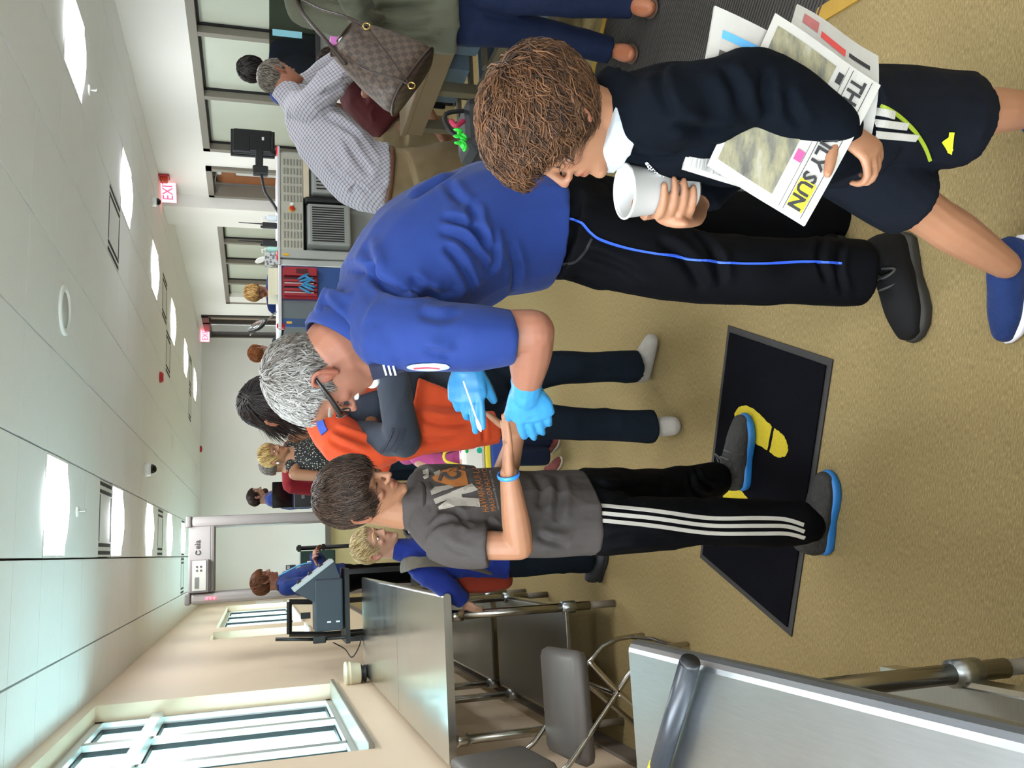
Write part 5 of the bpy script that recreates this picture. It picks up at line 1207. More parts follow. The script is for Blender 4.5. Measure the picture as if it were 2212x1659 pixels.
crease(ush, [(K3((300, 700), (370, 880), (450, 985), (600, 1035), (850, 1020)), 0.018, 0.016), (K3((975, 450), (985, 560), (1020, 660), (1095, 790)), 0.016, 0.016), (K3((780, 540), (900, 580), (1000, 640), (1090, 760)), 0.014, 0.013),
    (K3((770, 630), (900, 670), (1010, 770), (1100, 900)), 0.014, 0.013), (K3((800, 720), (880, 800), (960, 940), (980, 1000)), 0.013, 0.014), (K3((1090, 600), (1110, 750), (1100, 900)), 0.013, 0.011), (K3((590, 910), (680, 975), (760, 1010)), 0.013, 0.010),
    (K3((1200, 700), (1240, 850), (1230, 1000)), 0.015, 0.011), (K3((820, 320), (860, 400), (930, 470)), 0.016, 0.010), (K3((600, 430), (750, 330), (900, 240)), 0.018, 0.010), (K3((40, 1040), (110, 1140), (220, 1230)), 0.014, 0.010), (K3((660, 1360), (760, 1390), (860, 1400)), 0.016, 0.010), (K3((640, 1130), (780, 1160), (900, 1130)), 0.018, 0.009)])
bu = bvh_of(ush)
nd = nrm(nek-upp); nb = basis(nd, (0, 0, 1)); nc = nek+nd*0.010
MB().tube([nc+0.100*(math.cos(a)*nb[:, 1]+math.sin(a)*nb[:, 2]) for a in np.linspace(0, 6.283, 29)[:-1]], [(0.024, 0.008)]*28, 8, nd, closed=True, cap='flat').build('collar', M_BLUE, ush, True)
ep = P(838, 795, 1.815)
o = mbox('epaulette', ep, (0.075, 0.045, 0.010), mat('epaulette_navy', '141a33', 0.7), ush, R=basis((0.25, -0.2, -1), (-1, -0.4, 0.2)))
for k in range(3): mbox('epaulette_stripe', ep+A([-0.006, -0.008, 0.008-0.010*k]), (0.004, 0.03, 0.008), M_WHITE, o, R=basis((0.25, -0.2, -1), (-1, -0.4, 0.2)))
# shoulder patch
patch = [(925+46*math.cos(a), 791+8*math.sin(a)) for a in np.linspace(0, 6.283, 25)[:-1]]
v, f = subdiv([A(q) for q in patch], [tuple(range(24))], 12); printed(bu, v, f, lambda a: a, 'shoulder_patch', mat('patch_white', '9db2d0', 0.7, var=0.3, vscale=120), ush, 0.003)
ribbon(bu, [(895, 793), (925, 791), (950, 793)], 0.004, 'patch_stripe', mat('patch_red', 'a83a4a', 0.7, var=0.2), ush, 10, 0.005)
# gloved hands
M_GLV = mat('glove_blue', ('3ea0dc', 0.6), 0.45, var=0.10, vscale=20, bump=0.12, bscale=60)
glv = hand_prims(wrL, P(1165, 958, 2.03)-wrL, (0.15, 0.9, -0.35), (0, 0.25, 1), 0.195, (0.3, 0.12, 0.12, 0.14, 0.2), 0.0, 0.3, 0.25, 1.22)
glv += [T([wrL-nrm(wrL-elL)*0.03, wrL+nrm(wrL-elL)*0.03], [0.037, 0.035])]
cloth(t, 'glove', glv, 0.0035, M_GLV, 3, [(0.0015, (60, 60, 60), 31, False)])
hd = nrm(P(1012, 915, 2.22)-wrR)
glv = hand_prims(wrR+A([0, -0.01, 0.0]), hd, (0.15, 0.85, -0.35), (0, -0.35, -1), 0.195, (0.4, 0.10, 0.18, 0.45, 0.6), 0.0, 0.35, 0.45, 1.22)
glv += [T([wrR-nrm(wrR-elR)*0.05, wrR+hd*0.02], [0.037, 0.035])]
cloth(t, 'glove', glv, 0.0035, M_GLV, 3, [(0.0015, (60, 60, 60), 33, False)])
# trousers
hL, hR = P(1225, 505, 1.90), P(1225, 470, 2.08); knL, knR = P(1515, 578, 1.87), P(1500, 480, 2.10); anL, anR = P(1862, 590, 1.805), P(1820, 470, 2.07)
M_UTR = fabric('uniform_black', '0f1014', 0.35, 8, 0.75)
pants = [T([pel+A([0.01, 0, 0.02]), P(1230, 490, 1.98)], [(0.17, 0.135), (0.165, 0.135)], lo), TF([hL, hL*0.5+knL*0.5, knL, knL*0.45+anL*0.55, anL], [0.115, 0.108, 0.092, 0.084, 0.084]), TF([hR, hR*0.5+knR*0.5, knR, anR], [0.115, 0.108, 0.09, 0.082])]
utr = cloth(t, 'trousers', pants, 0.007, M_UTR, 6, [(0.009, (7, 7, 5), 41, True), (0.004, (14, 14, 14), 42, False)])
crease(utr, [([(1240, 600), (1300, 620), (1360, 640)], 0.018, 0.012), ([(1420, 520), (1480, 560), (1520, 630)], 0.020, 0.012), ([(1500, 500), (1540, 540), (1560, 620)], 0.018, 0.012), ([(1820, 520), (1810, 580), (1825, 640)], 0.012, 0.010), ([(1780, 510), (1770, 560), (1790, 610)], 0.013, 0.010), ([(1330, 430), (1400, 450), (1470, 440)], 0.018, 0.010), ([(1260, 545), (1330, 570), (1400, 610)], 0.016, 0.008)])
bt = bvh_of(utr)
ribbon(bt, [(1186, 470), (1215, 471), (1250, 478), (1275, 503), (1300, 520), (1360, 538), (1450, 553), (1550, 566), (1640, 570), (1740, 566), (1820, 569)], 0.005, 'side_piping', mat('piping_blue', '2a55c8', 0.6, var=0), utr, 110, 0.006)
ribbon(bt, [(1183, 550), (1205, 570), (1240, 566), (1262, 545), (1278, 516)], 0.006, 'pocket_edge', mat('pocket_black', '0a0a0d', 0.8, var=0), utr, 24, 0.003)
M_SHK = mat('boot_black', '121111', 0.75, spec=0.15, var=0.1, bump=0.1, bscale=90)
shoe(t, (0.742, 1.80, 0.0), (0.452, 1.80, 0.0), M_SHK, mat('boot_sole', '26241f', 0.7), wide=1.15, laces=mat('lace_black', '3d3b39', 0.8, var=0), sole_h=0.03, name='boot')
shoe(t, (0.93, 2.12, 0.0), (0.66, 2.02, 0.0), M_SHK, MATS['boot_sole'], wide=1.15, sole_h=0.03, name='boot')
# the swab he holds
s0, s1 = P(1018, 872, 2.135), P(1039, 932, 2.15)
sw = thing('test_swab', 'thin white test swab held in the blue gloved fingers', 'swab', s0); dd = nrm(s1-s0)
MB().tube([s0-dd*0.06, s1-dd*0.02], 0.0022, 8).build('stick', M_WHITE, sw, True); MB().tube([s1-dd*0.032, s1-dd*0.012, s1], [0.004, 0.0065, 0.0015], 10, smooth=2).build('tip', M_WHITE, sw, True)
# ---------------------------------------------------------------- boy with the newspaper
YB2 = 1.25
t = thing('person', 'boy in navy sweatshirt and shorts striding past with cup and newspaper', 'person', (0.66, 1.28, 0))
BOY2 = t
f_ = nrm(A([-0.88, 0.40, 0])); l2 = A([-f_[1], f_[0], 0])
nek, upp, che, wst, pel = P(1308, 258, YB2), P(1372, 252, YB2), P(1470, 262, YB2), P(1630, 285, YB2), P(1765, 290, YB2+0.01)
shL, shR = upp+l2*0.125+A([0.01, 0, -0.02]), upp-l2*0.125+A([0, 0, -0.02])
elL, elR = P(1625, 193, 1.12), P(1585, 330, 1.42); wrL, wrR = P(1805, 272, 1.10), P(1505, 440, 1.375)
H2 = Head(P(1196, 268, YB2), (-0.92, 0.36, 0.04), (0.0, -0.05, 1), 0.212)
sk = H2.prims(jaw=0.98, nose=0.85)
sk += [T([nek+A([0, 0, -0.05]), nek, H2.W((-0.12, 0, -0.22))], [0.056, 0.05, 0.052]), T([pel, wst, che, upp], [(0.10, 0.065), (0.09, 0.06), (0.10, 0.065), (0.09, 0.05)], l2)]
sk += [T([shL, elL], [0.026, 0.026]), T([elL, elL*0.6+wrL*0.4, wrL], [0.026, 0.026, 0.023]), T([shR, elR], [0.026, 0.026]), T([elR, wrR], [0.035, 0.023])]
kn2L, an2L = P(2085, 240, 1.27), P(2250, 238, 1.31); kn2R, an2R = P(1992, 455, 1.36), P(2172, 572, 1.41)
hp2L, hp2R = P(1820, 250, 1.20), P(1820, 330, 1.32)
sk += [T([hp2L, kn2L, kn2L*0.6+an2L*0.4, an2L], [0.07, 0.046, 0.046, 0.032]), T([hp2R, kn2R, kn2R*0.6+an2R*0.4, an2R], [0.07, 0.046, 0.046, 0.031])]
sk += [T([pel, hp2L], [0.07, 0.07]), T([pel, hp2R], [0.07, 0.07])]
# hand on the paper and hand round the cup
sk += hand_prims(wrL+A([0, 0, -0.006]), P(1865, 318, 1.085)-wrL, P(1800, 420, 1.14)-P(1830, 300, 1.06), (-0.9, 0.0, 0.45), 0.145, (0.6, 0.75, 0.75, 0.75, 0.75), 0.03, 0.85, 0.15)
CUPA, CUPB = P(1349, 413, 1.30), P(1497, 411, 1.295)          # rim and base centres
cupax = nrm(CUPA-CUPB)
cm_ = CUPB*0.62+CUPA*0.38
for k in range(4):                                             # four fingers wrapped round the near side of the cup
    z_ = A([0, 0, 0.030-0.019*k]); c_ = cm_+z_; rad = 0.046-0.0016*k
    pth = [c_+rad*1.08*A([math.cos(a), math.sin(a), 0])+A([0, 0, -0.006*(1-q)]) for q, a in zip(np.linspace(0, 1, 5), np.linspace(math.pi*1.02, math.pi*(1.50 if k in (1, 2) else 1.42), 5))]
    sk.append(tube_geo(pth, A([0.0095, 0.0095, 0.0088, 0.0080, 0.0066])*0.92, 10, (0, 0, 1), 'round', 2))
kn_ = cm_+A([-0.050, 0.0, 0.0]); sk.append(tube_geo([wrR, (wrR+kn_)/2+A([-0.012, 0, -0.008]), kn_+A([-0.004, 0.004, -0.004])], [(0.022, 0.019), (0.030, 0.016), (0.034, 0.012)], 14, (0, 0, 1), 'round', 3))
sk.append(tube_geo([wrR+A([-0.005, 0, 0.02]), cm_+A([-0.035, 0.03, 0.035]), cm_+A([0.0, 0.05, 0.04])], [0.013, 0.011, 0.008], 10, (0, 0, 1), 'round', 2))
finish_skin(t, sk, 0.0034, SK_LIGHT, [H2])
H2.extras(t, mat('brow_brown', '3a2a22', 0.8, var=0))
hair(t, H2, hair_mat('hair_brown_curly', '1a100b', '6d4a30'), 8000, 0.36, 0.0072, 0.19, 0.16, 'fringe', (0.55, 0.1, 0.0), 0.12, 0.36, 9, crown=(-0.28, 0.05, 0.42), wave=0.85)
M_NAVY = fabric('sweat_navy', '10151d', 0.4, 9, 0.9)
sw_ = [T([P(1755, 288, YB2), wst, che, upp], [(0.135, 0.10), (0.132, 0.095), (0.135, 0.10), (0.105, 0.075)], l2), T([shR, upp+A([0, 0, 0.0]), shL], [0.055, 0.068, 0.055]), TF([upp*0.6+nek*0.4, nek+A([-0.004, 0, -0.012])], [0.088, 0.074]),
       T([shL-l2*0.03, shL*0.45+elL*0.55, elL, elL*0.45+wrL*0.55, wrL], [0.067, 0.064, 0.062, 0.056, 0.042]), T([shR+l2*0.03, elR, wrR+nrm(elR-wrR)*0.03], [0.066, 0.058, 0.036])]
swe = cloth(t, 'sweatshirt', sw_, 0.006, M_NAVY, 5, [(0.008, (9, 9, 8), 51, True), (0.004, (18, 18, 18), 52, False)])
crease(swe, [([(1450, 270), (1520, 285), (1600, 282)], 0.016, 0.014), ([(1560, 140), (1590, 190), (1600, 240)], 0.014, 0.010), ([(1660, 150), (1650, 200), (1670, 250)], 0.014, 0.011), ([(1700, 190), (1710, 240), (1740, 280)], 0.013, 0.009), ([(1440, 120), (1425, 180), (1450, 250)], 0.013, 0.009), ([(1360, 330), (1420, 345), (1470, 340)], 0.014, 0.010)])
bs = bvh_of(swe)
cl_ = cloth(swe, 'white_collar', [TF([nek+A([-0.016, 0.004, -0.030]), nek+A([-0.010, 0, 0.012])], [0.074, 0.060])], 0.004, fabric('collar_white', 'dfe3e6', 0.2, 20), 3)
v, f = text_geo('ath.dept', 1.0, bold=0.02); v, f = subdiv(v, f, 0.8)
printed(bs, v, f, quadmap((1398, 348), (1442, 388), (1432, 394), (1390, 352), float(max(q[0] for q in v)), 0.72), 'lettering', M_WHITE, swe, 0.003)
M_SHO = fabric('shorts_navy', '1c2029', 0.35, 9, 0.75)
sho = [T([pel+A([0, 0, 0.03]), pel+A([0, 0, -0.05])], [(0.125, 0.09), (0.125, 0.095)], l2), TF([hp2L, P(1945, 245, 1.225), P(2070, 262, 1.25)], [0.088, 0.088, 0.090]), TF([hp2R, P(1900, 392, 1.34), P(1962, 436, 1.355)], [0.086, 0.080, 0.074])]
shor = cloth(t, 'shorts', sho, 0.006, M_SHO, 4, [(0.006, (9, 9, 9), 61, True)])
bh = bvh_of(shor)
D6 = lambda a, b_: (1700+a/2.5527, 150+b_/2.5527)
for px in ([D6(440, 232), D6(520, 235), D6(590, 255)], [D6(420, 290), D6(520, 298), D6(660, 315)], [D6(410, 352), D6(540, 362), D6(715, 378)]):
    ribbon(bh, px, 0.0125, 'side_stripe', mat('stripe_white', ('d8d2c6', 0.6), 0.8, var=0.05), shor, 16)
ribbon(bh, [D6(520, 200), D6(610, 255), D6(700, 340), D6(760, 430), D6(788, 500)], 0.006, 'lime_piping', mat('lime', '8a9c1e', 0.7, var=0), shor, 24)
for px in ([(887, 345), (917, 345), (905, 465), (880, 452)], [(848, 398), (868, 380), (903, 455), (888, 458)], [(866, 385), (890, 365), (912, 440), (900, 455)]):
    v, f = subdiv([A(D6(*q)) for q in px], [(0, 1, 2, 3)], 10); printed(bh, v, f, lambda a: a, 'logo_bar', mat('lime_bright', 'c4d62a', 0.6, var=0), shor, 0.003)
M_SLIP = fabric('slip_on_blue', '1d3a78', 0.3, 40, 0.8)
shoe(t, onz(2212, 545, 0)+A([0.02, -0.05, 0.03]), onz(2185, 738, 0), M_SLIP, mat('slip_sole', 'd6d4dd', 0.6, var=0), sole_h=0.026, name='slip_on_shoe')
shoe(t, A([0.86, 1.31, 0.0]), A([0.63, 1.33, 0.0]), M_SLIP, MATS['slip_sole'], sole_h=0.026, name='slip_on_shoe')
# paper cup
c = thing('paper_cup', 'large white paper cup held by the boy in the navy sweatshirt', 'cup', CUPB)
hh = np.linalg.norm(CUPA-CUPB); Rc = basis(cupax, (1, 0, 0)); Rc = np.stack([Rc[:, 1], Rc[:, 2], Rc[:, 0]], 1)
MB().lathe([(0.028, 0.003), (0.031, 0.0), (0.0325, 0.004), (0.046, hh-0.004), (0.0475, hh-0.003), (0.0475, hh+0.001), (0.045, hh+0.001), (0.0445, hh-0.006), (0.030, 0.008), (0.0005, 0.008)], CUPB, 40, R=Rc).build('cup_wall', mat('cup_white', ('e9e7e2', 0.65), 0.55, var=0.02), c, True)
MB().tube([CUPB+cupax*hh+Rc@A([0.0468*math.cos(a), 0.0468*math.sin(a), 0]) for a in np.linspace(0, 6.283, 41)[:-1]], 0.0022, 8, closed=True, cap='flat').build('rolled_rim', MATS['cup_white'], c, True)
# ================================================================== figures farther back
M_JEAN = fabric('denim_dark', '1a222c', 0.4, 12, 0.85, col2='28333f')
M_WSOCK = fabric('sock_white', 'cfc8bd', 0.2, 40)
M_OFB = fabric('officer_blue', '223f94', 0.4, 9, 0.8)
M_KHAKI = fabric('khaki', '9c8561', 0.4, 10, 0.85, col2='ab9470')
def foot_ang(f): return nrm(A([f[0], f[1], 0]))
# ---------------------------------------------------------------- woman with the orange jersey
Yo = 3.3
t = thing('person', 'dark-haired woman in grey hoodie with an orange jersey over her shoulders', 'person', (0.6, Yo, 0))
f_ = nrm(A([-0.2, -1, 0])); l_ = A([-f_[1], f_[0], 0])
pel, wst, che, upp, nek = P(1015, 858, Yo), P(930, 864, Yo), P(800, 868, Yo), P(722, 872, Yo), P(672, 874, Yo)
shL, shR = P(728, 800, Yo), P(738, 948, Yo); elL, elR = P(890, 800, 3.2), P(872, 948, 3.03); wrL, wrR = P(895, 880, 3.22), P(848, 822, 3.0)
HW = Head(P(590, 872, Yo), (0.35, -0.55, -0.62), (0.15, -0.2, 1), 0.225)
sk = HW.prims()+[T([nek+A([0, 0, -0.06]), nek, HW.W((-0.1, 0, -0.2))], [0.065, 0.055, 0.055]), T([pel, wst, che, upp], [(0.11, 0.08), (0.1, 0.07), (0.12, 0.08), (0.1, 0.06)], l_)]
sk += hand_prims(wrL, (-1, -0.2, 0), (0, 1, 0), (0, 0, 1), 0.16)+hand_prims(wrR, (0.6, 0.8, 0), (0, 1, 0), (0, 0, 1), 0.14)+[T([elL, wrL], [0.03, 0.025]), T([elR, wrR], [0.03, 0.025]), T([shL*0.5+elL*0.5, elL], 0.03), T([shR*0.5+elR*0.5, elR], 0.03), T([che, shL*0.5+elL*0.5], 0.03), T([che, shR*0.5+elR*0.5], 0.03)]
finish_skin(t, sk, 0.007, SK_LIGHT, [HW])
hair(t, HW, hair_mat('hair_black', '0b0a0c', '3a3230'), 2600, 0.75, 0.011, 0.16, 0.05, 'long', (0.2, 0.5, 0.1), 0.3, 0.18, 13, crown=(-0.05, -0.1, 0.5), wave=0.2, long=1.0)
M_HOOD = fabric('hoodie_slate', '4a5260', 0.4, 9, 0.9)
hd_ = cloth(t, 'hoodie', [TF([pel+A([0, 0, -0.01]), wst, che, upp], [(0.165, 0.125), (0.155, 0.115), (0.165, 0.12), (0.12, 0.08)], l_), T([shL, upp, shR], [0.06, 0.075, 0.06]), T([shL, shL*0.4+elL*0.6, elL], [0.068, 0.062, 0.058]), T([elL, wrL], [0.058, 0.045]), T([shR, shR*0.4+elR*0.6, elR], [0.068, 0.062, 0.058]), T([elR, wrR], [0.066, 0.058])], 0.009, M_HOOD, 4, [(0.008, (8, 8, 8), 71, True)])
bb = bvh_of(hd_)
M_ORG = fabric('fleece_orange', 'ff5a2c', 0.35, 9, 0.95, col2='ff6636')
org = [T([P(700, 905, 3.28), P(735, 950, 3.2), P(800, 972, 3.16), P(850, 960, 3.14)], [0.075, 0.085, 0.075, 0.06]), TF([P(850, 950, 3.12), P(915, 930, 3.08), P(990, 930, 3.05), P(1048, 925, 3.05)], [(0.085, 0.05), (0.085, 0.05), (0.072, 0.045), (0.058, 0.04)], (1, 0, 0)), TF([P(1040, 927, 3.05), P(1074, 922, 3.05)], [(0.06, 0.042), (0.062, 0.044)], (1, 0, 0)),
       T([P(705, 840, 3.25), P(760, 815, 3.16), P(830, 812, 3.15)], [0.065, 0.075, 0.05]), T([P(700, 905, 3.36), P(690, 870, 3.40), P(705, 838, 3.34)], [0.08, 0.07, 0.07]),
       TF([P(895, 855, 3.10), P(985, 870, 3.08)], [(0.075, 0.03), (0.035, 0.02)], (1, 0, 0)), T([P(740, 975, 3.25), P(830, 1000, 3.25)], [(0.06, 0.04), (0.05, 0.03)], (1, 0, 0))]
oj = cloth(t, 'orange_jersey', org, 0.008, M_ORG, 4, [(0.008, (9, 9, 9), 73, True)])
crease(oj, [([(900, 900), (960, 915), (1020, 910)], 0.02, 0.014), ([(880, 950), (940, 955), (1000, 950)], 0.02, 0.012), ([(720, 930), (760, 945), (800, 960)], 0.018, 0.016), ([(710, 950), (750, 970), (800, 985)], 0.018, 0.016), ([(1042, 900), (1044, 930), (1046, 955)], 0.010, 0.010)])
bo = bvh_of(oj); bb = bvh_of(hd_)
for k in range(3): ribbon(bb, [(822+13*k, 975), (838+13*k, 955), (850+13*k, 925)], 0.010, 'sleeve_stripe', mat('stripe_dark', '1c2230', 0.8, var=0), hd_, 10, 0.004)
ribbon(bo, [(694, 880), (692, 910), (702, 935)], 0.03, 'blue_lining', mat('lining_blue', '2b48a0', 0.8), oj, 12, 0.006)
ribbon(bo, [(800, 838), (818, 880), (826, 900)], 0.03, 'blue_panel', MATS['lining_blue'], oj, 12, 0.006)
hL, hR = P(1040, 822, Yo), P(1040, 895, Yo); kL, kR = P(1210, 795, 3.29), P(1205, 912, 3.24); aL, aR = P(1375, 792, 3.33), P(1412, 922, 3.22)
cloth(t, 'jeans', [T([pel+A([0, 0, 0.02]), pel+A([0, 0, -0.06])], [(0.155, 0.12), (0.155, 0.12)], l_), TF([hL, hL*0.5+kL*0.5, kL, kL*0.5+aL*0.5, aL], [0.092, 0.082, 0.068, 0.064, 0.068]), TF([hR, hR*0.5+kR*0.5, kR, kR*0.5+aR*0.5, aR], [0.092, 0.082, 0.068, 0.064, 0.066])], 0.009, M_JEAN, 4, [(0.007, (10, 10, 7), 75, True)])
for hl, to in ((A([0.44, 3.30, 0]), A([0.42, 3.11, 0])), (A([0.68, 3.38, 0]), A([0.83, 3.26, 0]))):
    u = nrm(to-hl); cloth(t, 'sock', [T([hl+A([0, 0, 0.045]), hl*0.5+to*0.5+A([0, 0, 0.045]), to-u*0.03+A([0, 0, 0.034])], [(0.036, 0.043), (0.042, 0.042), (0.038, 0.03)], (-u[1], u[0], 0)), T([hl+u*0.03+A([0, 0, 0.05]), hl+u*0.03+A([0, 0, 0.16])], [0.042, 0.04])], 0.006, M_WSOCK, 3)
# ---------------------------------------------------------------- blond child with backpack
Yk = 4.05
t = thing('person', 'blond child in blue sweatshirt with backpack holding the table leg', 'person', (-0.05, Yk, 0))
f_ = nrm(A([0.75, -0.65, 0])); l_ = A([-f_[1], f_[0], 0])
nek, upp, che, wst, pel = P(866, 1188, Yk), P(893, 1192, Yk), P(950, 1198, Yk), P(1030, 1200, Yk), P(1090, 1200, Yk)
shR, shL = P(903, 1226, 3.97), P(903, 1165, 4.14); elR, elL = P(962, 1266, 3.95), P(1000, 1150, 4.1); wrR, wrL = P(1003, 1300, 3.96), P(1060, 1140, 4.0)
HK = Head(P(808, 1176, Yk), (0.72, -0.66, -0.12), (0.05, 0, 1), 0.205)
sk = HK.prims(jaw=1.0, nose=0.75, lidded=False)+[T([nek+A([0, 0, -0.04]), nek, HK.W((-0.1, 0, -0.22))], [0.05, 0.043, 0.045]), T([pel, che, upp], [(0.09, 0.06)]*3, l_), T([shR, elR], [0.03, 0.028]), T([elR, wrR], [0.028, 0.021]), T([shL, elL, wrL], [0.03, 0.028, 0.021])]
sk += hand_prims(wrR, P(1030, 1322, 3.95)-wrR, (0.3, 0.6, -0.5), (0.5, 0, 0.8), 0.12, (0.4, 0.4, 0.4, 0.4, 0.4))
finish_skin(t, sk, 0.005, SK_PALE, [HK]); HK.extras(t, mat('brow_blond', 'b58f5c', 0.8, var=0), eyes=True)
hair(t, HK, hair_mat('hair_blond', ('8a6a3c', 0.56), ('ecd9a4', 0.6)), 2200, 0.20, 0.011, 0.07, 0.05, 'short', (0.6, 0, 0.1), 0.2, 0.3, 17)
M_KB = fabric('sweat_royal', '1c3596', 0.45, 11, 0.9)
cloth(t, 'sweatshirt', [TF([pel, wst, che, upp], [(0.13, 0.10), (0.125, 0.095), (0.125, 0.095), (0.09, 0.065)], l_), T([shR, upp, shL], [0.05, 0.06, 0.05]), TF([shR, elR, wrR], [0.058, 0.054, 0.042]), TF([shL, elL, wrL], [0.058, 0.052, 0.04]), T([upp, nek], [0.065, 0.055])], 0.008, M_KB, 3, [(0.008, (12, 12, 12), 81, True)])
cloth(t, 'jeans', [T([pel, pel+A([0, 0, -0.05])], [(0.115, 0.09)]*2, l_), TF([P(1110, 1215, 4.02), P(1200, 1212, 4.05), P(1272, 1210, 4.08)], [0.07, 0.06, 0.06]), TF([P(1110, 1190, 4.12), P(1200, 1185, 4.15), P(1265, 1180, 4.2)], [0.07, 0.06, 0.06])], 0.009, M_JEAN, 3, [(0.006, (12, 12, 12), 82, True)])
for a in (onz(1305, 1222, 0), onz(1290, 1180, 0)+A([0, 0.08, 0])): shoe(t, a-f_*0.1, a+f_*0.1, mat('kid_shoe', '2a2c31', 0.7), mat('kid_sole', '1c1c1e', 0.8), name='shoe')
bp_ = thing('backpack', 'red and grey backpack worn by the blond child', 'backpack', P(1000, 1235, 4.0))
cloth(bp_, 'pack', [T([P(930, 1215, 4.14), P(1010, 1240, 4.06), P(1085, 1238, 4.06)], [(0.11, 0.05), (0.12, 0.055), (0.10, 0.045)], l_)], 0.008, fabric('pack_red', 'a83a22', 0.4, 12), 4)
MB().tube([P(868, 1222, 4.02), P(895, 1216, 3.89), P(945, 1213, 3.88), P(1010, 1222, 3.90), P(1060, 1238, 3.95)], [(0.034, 0.008), (0.034, 0.008), (0.034, 0.008), (0.028, 0.007), (0.014, 0.005)], 10, f_*0+l_, smooth=5).build('strap', fabric('strap_grey', '7b7468', 0.2, 30), bp_, True)
# ---------------------------------------------------------------- child in pink behind
Yp = 4.6
t = thing('person', 'small child in pink hooded top and jeans behind the orange jersey', 'person', (0.5, Yp, 0))
f_ = nrm(A([0.8, -0.6, 0])); l_ = A([-f_[1], f_[0], 0])
nek, upp, che, pel = P(882, 962, Yp), P(900, 965, Yp), P(945, 968, Yp), P(1045, 965, Yp)
HP = Head(P(846, 950, Yp), f_, (0, 0, 1), 0.19)
finish_skin(t, HP.prims(nose=0.7)+[T([upp, nek, HP.W((-0.1, 0, -0.2))], [0.04, 0.04, 0.042]), T([pel, che, upp], 0.06)]+[T([P(905, 1000, 4.5), P(960, 1005, 4.45), P(1000, 985, 4.4)], [0.025, 0.025, 0.02])]+hand_prims(P(1000, 985, 4.4), (0.6, -0.4, -0.6), (0, 1, 0), (0, 0, 1), 0.10), 0.006, SK_PALE, [HP])
hair(t, HP, hair_mat('hair_ash', '4a3c30', '8f7d68'), 1200, 0.4, 0.014, 0.1, 0.05, 'long', (0, 0, 0), 0.5, 0.2, 19, long=1.0)
cloth(t, 'pink_top', [TF([P(1035, 965, Yp), che, upp], [(0.125, 0.10), (0.115, 0.09), (0.085, 0.06)], l_), T([P(905, 985, 4.52), P(960, 1003, 4.46), P(995, 988, 4.41)], [0.052, 0.05, 0.04]), T([P(905, 940, 4.7), P(990, 945, 4.7)], [0.05, 0.04]), T([P(880, 985, 4.62), P(888, 955, 4.6)], [0.05, 0.05])], 0.008, fabric('fleece_pink', 'd2488f', 0.45, 14, 0.95, col2='e06aa8'), 4, [(0.009, (14, 14, 14), 83, True)])
cloth(t, 'jeans', [T([pel, pel+A([0, 0, -0.05])], 0.10), TF([P(1060, 950, Yp), P(1120, 945, Yp), P(1182, 950, 4.65)], [0.062, 0.058, 0.058]), TF([P(1060, 985, 4.56), P(1120, 985, 4.56), P(1180, 985, 4.6)], [0.062, 0.056, 0.055])], 0.009, fabric('denim_blue', '1f2d4c', 0.4, 12), 3)
shoe(t, (0.50, 4.74, 0), (0.56, 4.58, 0), fabric('shoe_pink', 'a8564f', 0.3, 40), mat('sole_pale', 'b9ae98', 0.7), name='shoe'); shoe(t, (0.38, 4.72, 0), (0.44, 4.56, 0), MATS['shoe_pink'], MATS['sole_pale'], name='shoe')
pb = P(1032, 985, 4.32); t = thing('dotted_bag', 'white bag with coloured dots and blue base behind the boy', 'bag', pb)
def dots():
    tt = NT('polka'); v = tt.coord(); vo = tt.n('ShaderNodeTexVoronoi', voronoi_dimensions='3D'); vo.inputs['Scale'].default_value = 13; vo.inputs['Randomness'].default_value = 0.35; tt.l(v, vo.inputs['Vector'])
    m_ = tt.math('LESS_THAN', vo.outputs['Distance'], 0.38); hs = tt.n('ShaderNodeHueSaturation'); hs.inputs['Saturation'].default_value = 1.3; hs.inputs['Value'].default_value = 0.55; tt.l(vo.outputs['Color'], hs.inputs['Color'])
    tt.l(tt.mix(m_, 'd9d6cc', hs.outputs['Color']), tt.b.inputs['Base Color']); return tt.m
mbox('upper', pb+A([0, 0, 0.03]), (0.20, 0.09, 0.12), dots(), t, bev=0.02); mbox('yellow_band', pb+A([0, 0, -0.045]), (0.202, 0.092, 0.03), mat('bag_yellow', 'c9b62c', 0.7), t, bev=0.008); mbox('base', pb+A([0, 0, -0.10]), (0.20, 0.09, 0.09), mat('bag_navyblue', '1f3f86', 0.7), t, bev=0.015)
MB().tube([pb+A([-0.05, 0, 0.08]), pb+A([-0.02, 0.03, 0.16]), pb+A([0.03, 0.03, 0.16]), pb+A([0.05, 0, 0.08])], 0.008, 8, smooth=4).build('handle', MATS['bag_yellow'], t, True)
